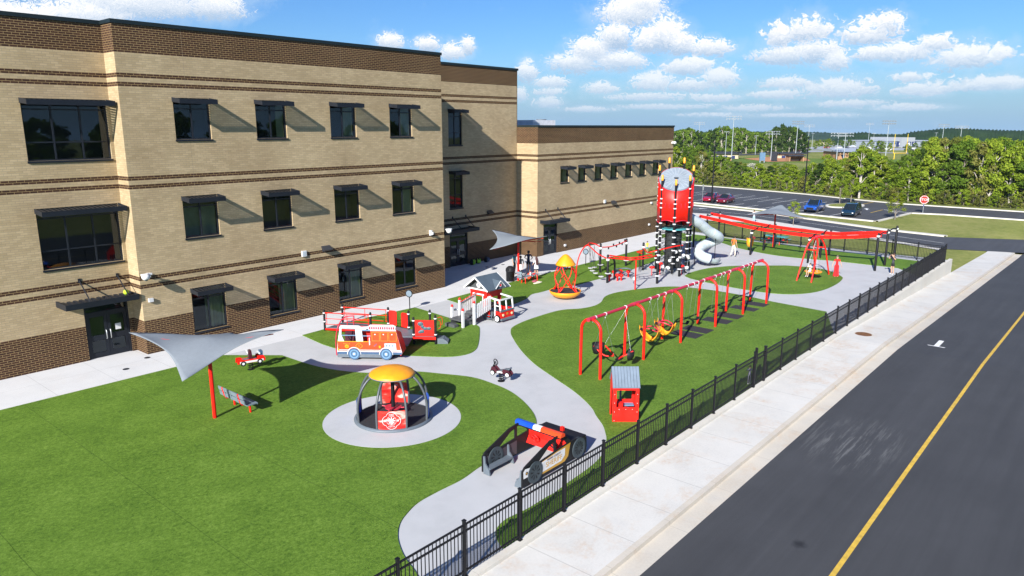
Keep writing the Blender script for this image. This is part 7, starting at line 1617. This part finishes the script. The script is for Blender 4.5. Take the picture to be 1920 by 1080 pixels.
PUFF=[(1181,27,62,34,24),(1205,8,36,22,20),(1152,68,34,26,34),(1110,96,44,26,26),(1075,120,56,18,16),(1160,116,56,20,18),(1244,70,44,34,34),(1274,84,32,28,26),(1212,80,30,24,24),
(1330,92,44,18,14),(1288,126,48,18,14),(1225,158,44,22,14),(1352,150,32,24,16),(1290,160,56,12,12),(1510,58,46,26,30),(1464,72,28,24,24),(1468,104,52,20,18),(1527,96,52,22,22),(1565,118,26,20,16),
(1625,66,58,24,18),(1660,48,28,22,20),(1690,100,58,18,14),(1637,102,34,14,12),(1757,84,34,16,12),(1476,157,48,12,10),(1578,168,66,20,14),(1450,178,52,9,8),(1724,170,50,18,10),(1705,148,30,10,8),(1820,110,60,26,18),(1850,160,60,16,10),
(988,136,20,22,22),(1033,156,34,12,10),(1030,173,34,8,8),(1028,193,30,13,12),(975,178,18,14,12),(1126,168,32,14,10),(1215,182,82,8,7),(1340,184,50,7,6),(1409,203,56,7,6),(1594,195,56,7,6),(1250,200,90,5,5),(1690,202,60,6,5),(1500,216,90,4,4),(1100,205,50,6,5),(1330,215,60,4,4),
(250,6,130,46,30),(400,14,54,34,24),(330,-25,120,40,30),(160,28,80,26,16),(733,80,26,18,14),(802,84,26,14,14),(850,100,24,18,14),(877,88,15,18,16),
(40,40,110,30,20),(-60,100,90,30,20),(600,-60,120,30,20),(1400,-80,100,30,20)]
best=None;hn=None;wn_=None
for px,py,a,b,c in PUFF:
    u0,v0=az(px,py); k=1/24.2
    nd=W.node_tree.nodes.new('ShaderNodeGroup'); nd.node_tree=CG
    N.t.links.new(u,nd.inputs['u']); N.t.links.new(v,nd.inputs['v'])
    for nm,val in (('u0',u0),('v0',v0),('ru',a*k*1.22),('rup',b*k*1.25),('rdn',c*k*1.12)): nd.inputs[nm].default_value=val
    d,dh=nd.outputs
    w=N.math('POWER',N.math('ADD',d,.6),6.0)
    best=d if best is None else N.math('MAXIMUM',best,d); hn=dh if hn is None else N.math('ADD',hn,dh); wn_=w if wn_ is None else N.math('ADD',wn_,w)
dens=N.math('ADD',best,N.math('MULTIPLY',N.math('SUBTRACT',big,.5),1.9))
cov=N.math('SMOOTH_MIN',N.math('MULTIPLY',N.math('MAXIMUM',N.math('SUBTRACT',dens,.13),0.0),4.5),1.0,.2)
hh=N.math('DIVIDE',hn,N.math('ADD',wn_,1e-4))
rel=N.math('MULTIPLY',N.math('SUBTRACT',big2,big),-2.2)
shade=N.math('ADD',N.math('ADD',N.math('MULTIPLY',hh,1.25),.56),rel)
shade=N.math('MINIMUM',N.math('MAXIMUM',shade,0.0),1.0)
ccol=N.mix(shade,(4.6,6.1,8.1),(10.8,10.8,10.8))
low=N.math('SUBTRACT',1.0,N.math('MINIMUM',N.math('MAXIMUM',N.math('DIVIDE',v,6.0),0.0),1.0))   # distant clouds sink into the haze
ccol=N.mix(N.math('MULTIPLY',low,.55),ccol,(6.0,7.6,9.0))
cov=N.math('MULTIPLY',cov,N.math('SUBTRACT',1.0,N.math('MULTIPLY',low,.35)))
hz_=N.math('SUBTRACT',1.0,N.math('MINIMUM',N.math('MAXIMUM',N.math('DIVIDE',N.math('SUBTRACT',v,-.2),7.0),0.0),1.0))
base=N.mix(N.math('MULTIPLY',N.math('POWER',hz_,2.0),.85),hs.outputs[2],(3.7,5.9,8.6))
base=N.mix(N.math('LESS_THAN',v,-.2),base,(3.7,5.9,8.6))
col=N.mix(cov,base,ccol)
veil=N.math('MINIMUM',N.math('MAXIMUM',N.math('MULTIPLY',N.math('ADD',N.math('ADD',best,.34),N.math('MULTIPLY',N.math('SUBTRACT',N.noise(uv,.5,7,.65,.6),.5),2.2)),.9),0.0),1.0)
base2=N.mix(N.math('MULTIPLY',veil,.5),base,(6.6,8.2,9.8))
col=N.mix(cov,base2,ccol)
lk(N,col,bg.inputs['Color']); bg.inputs['Strength'].default_value=SKY_STR
W.cycles.sampling_method='MANUAL'; W.cycles.sample_map_resolution=256
S.view_settings.view_transform='Standard'; S.view_settings.look='None'; S.view_settings.gamma=1; S.view_settings.exposure=EXPO
S.cycles.max_bounces=5; S.cycles.diffuse_bounces=2; S.cycles.glossy_bounces=2; S.cycles.transparent_max_bounces=10; S.cycles.transmission_bounces=3; S.cycles.volume_bounces=0
S.cycles.use_denoising=True; S.cycles.caustics_reflective=False; S.cycles.caustics_refractive=False
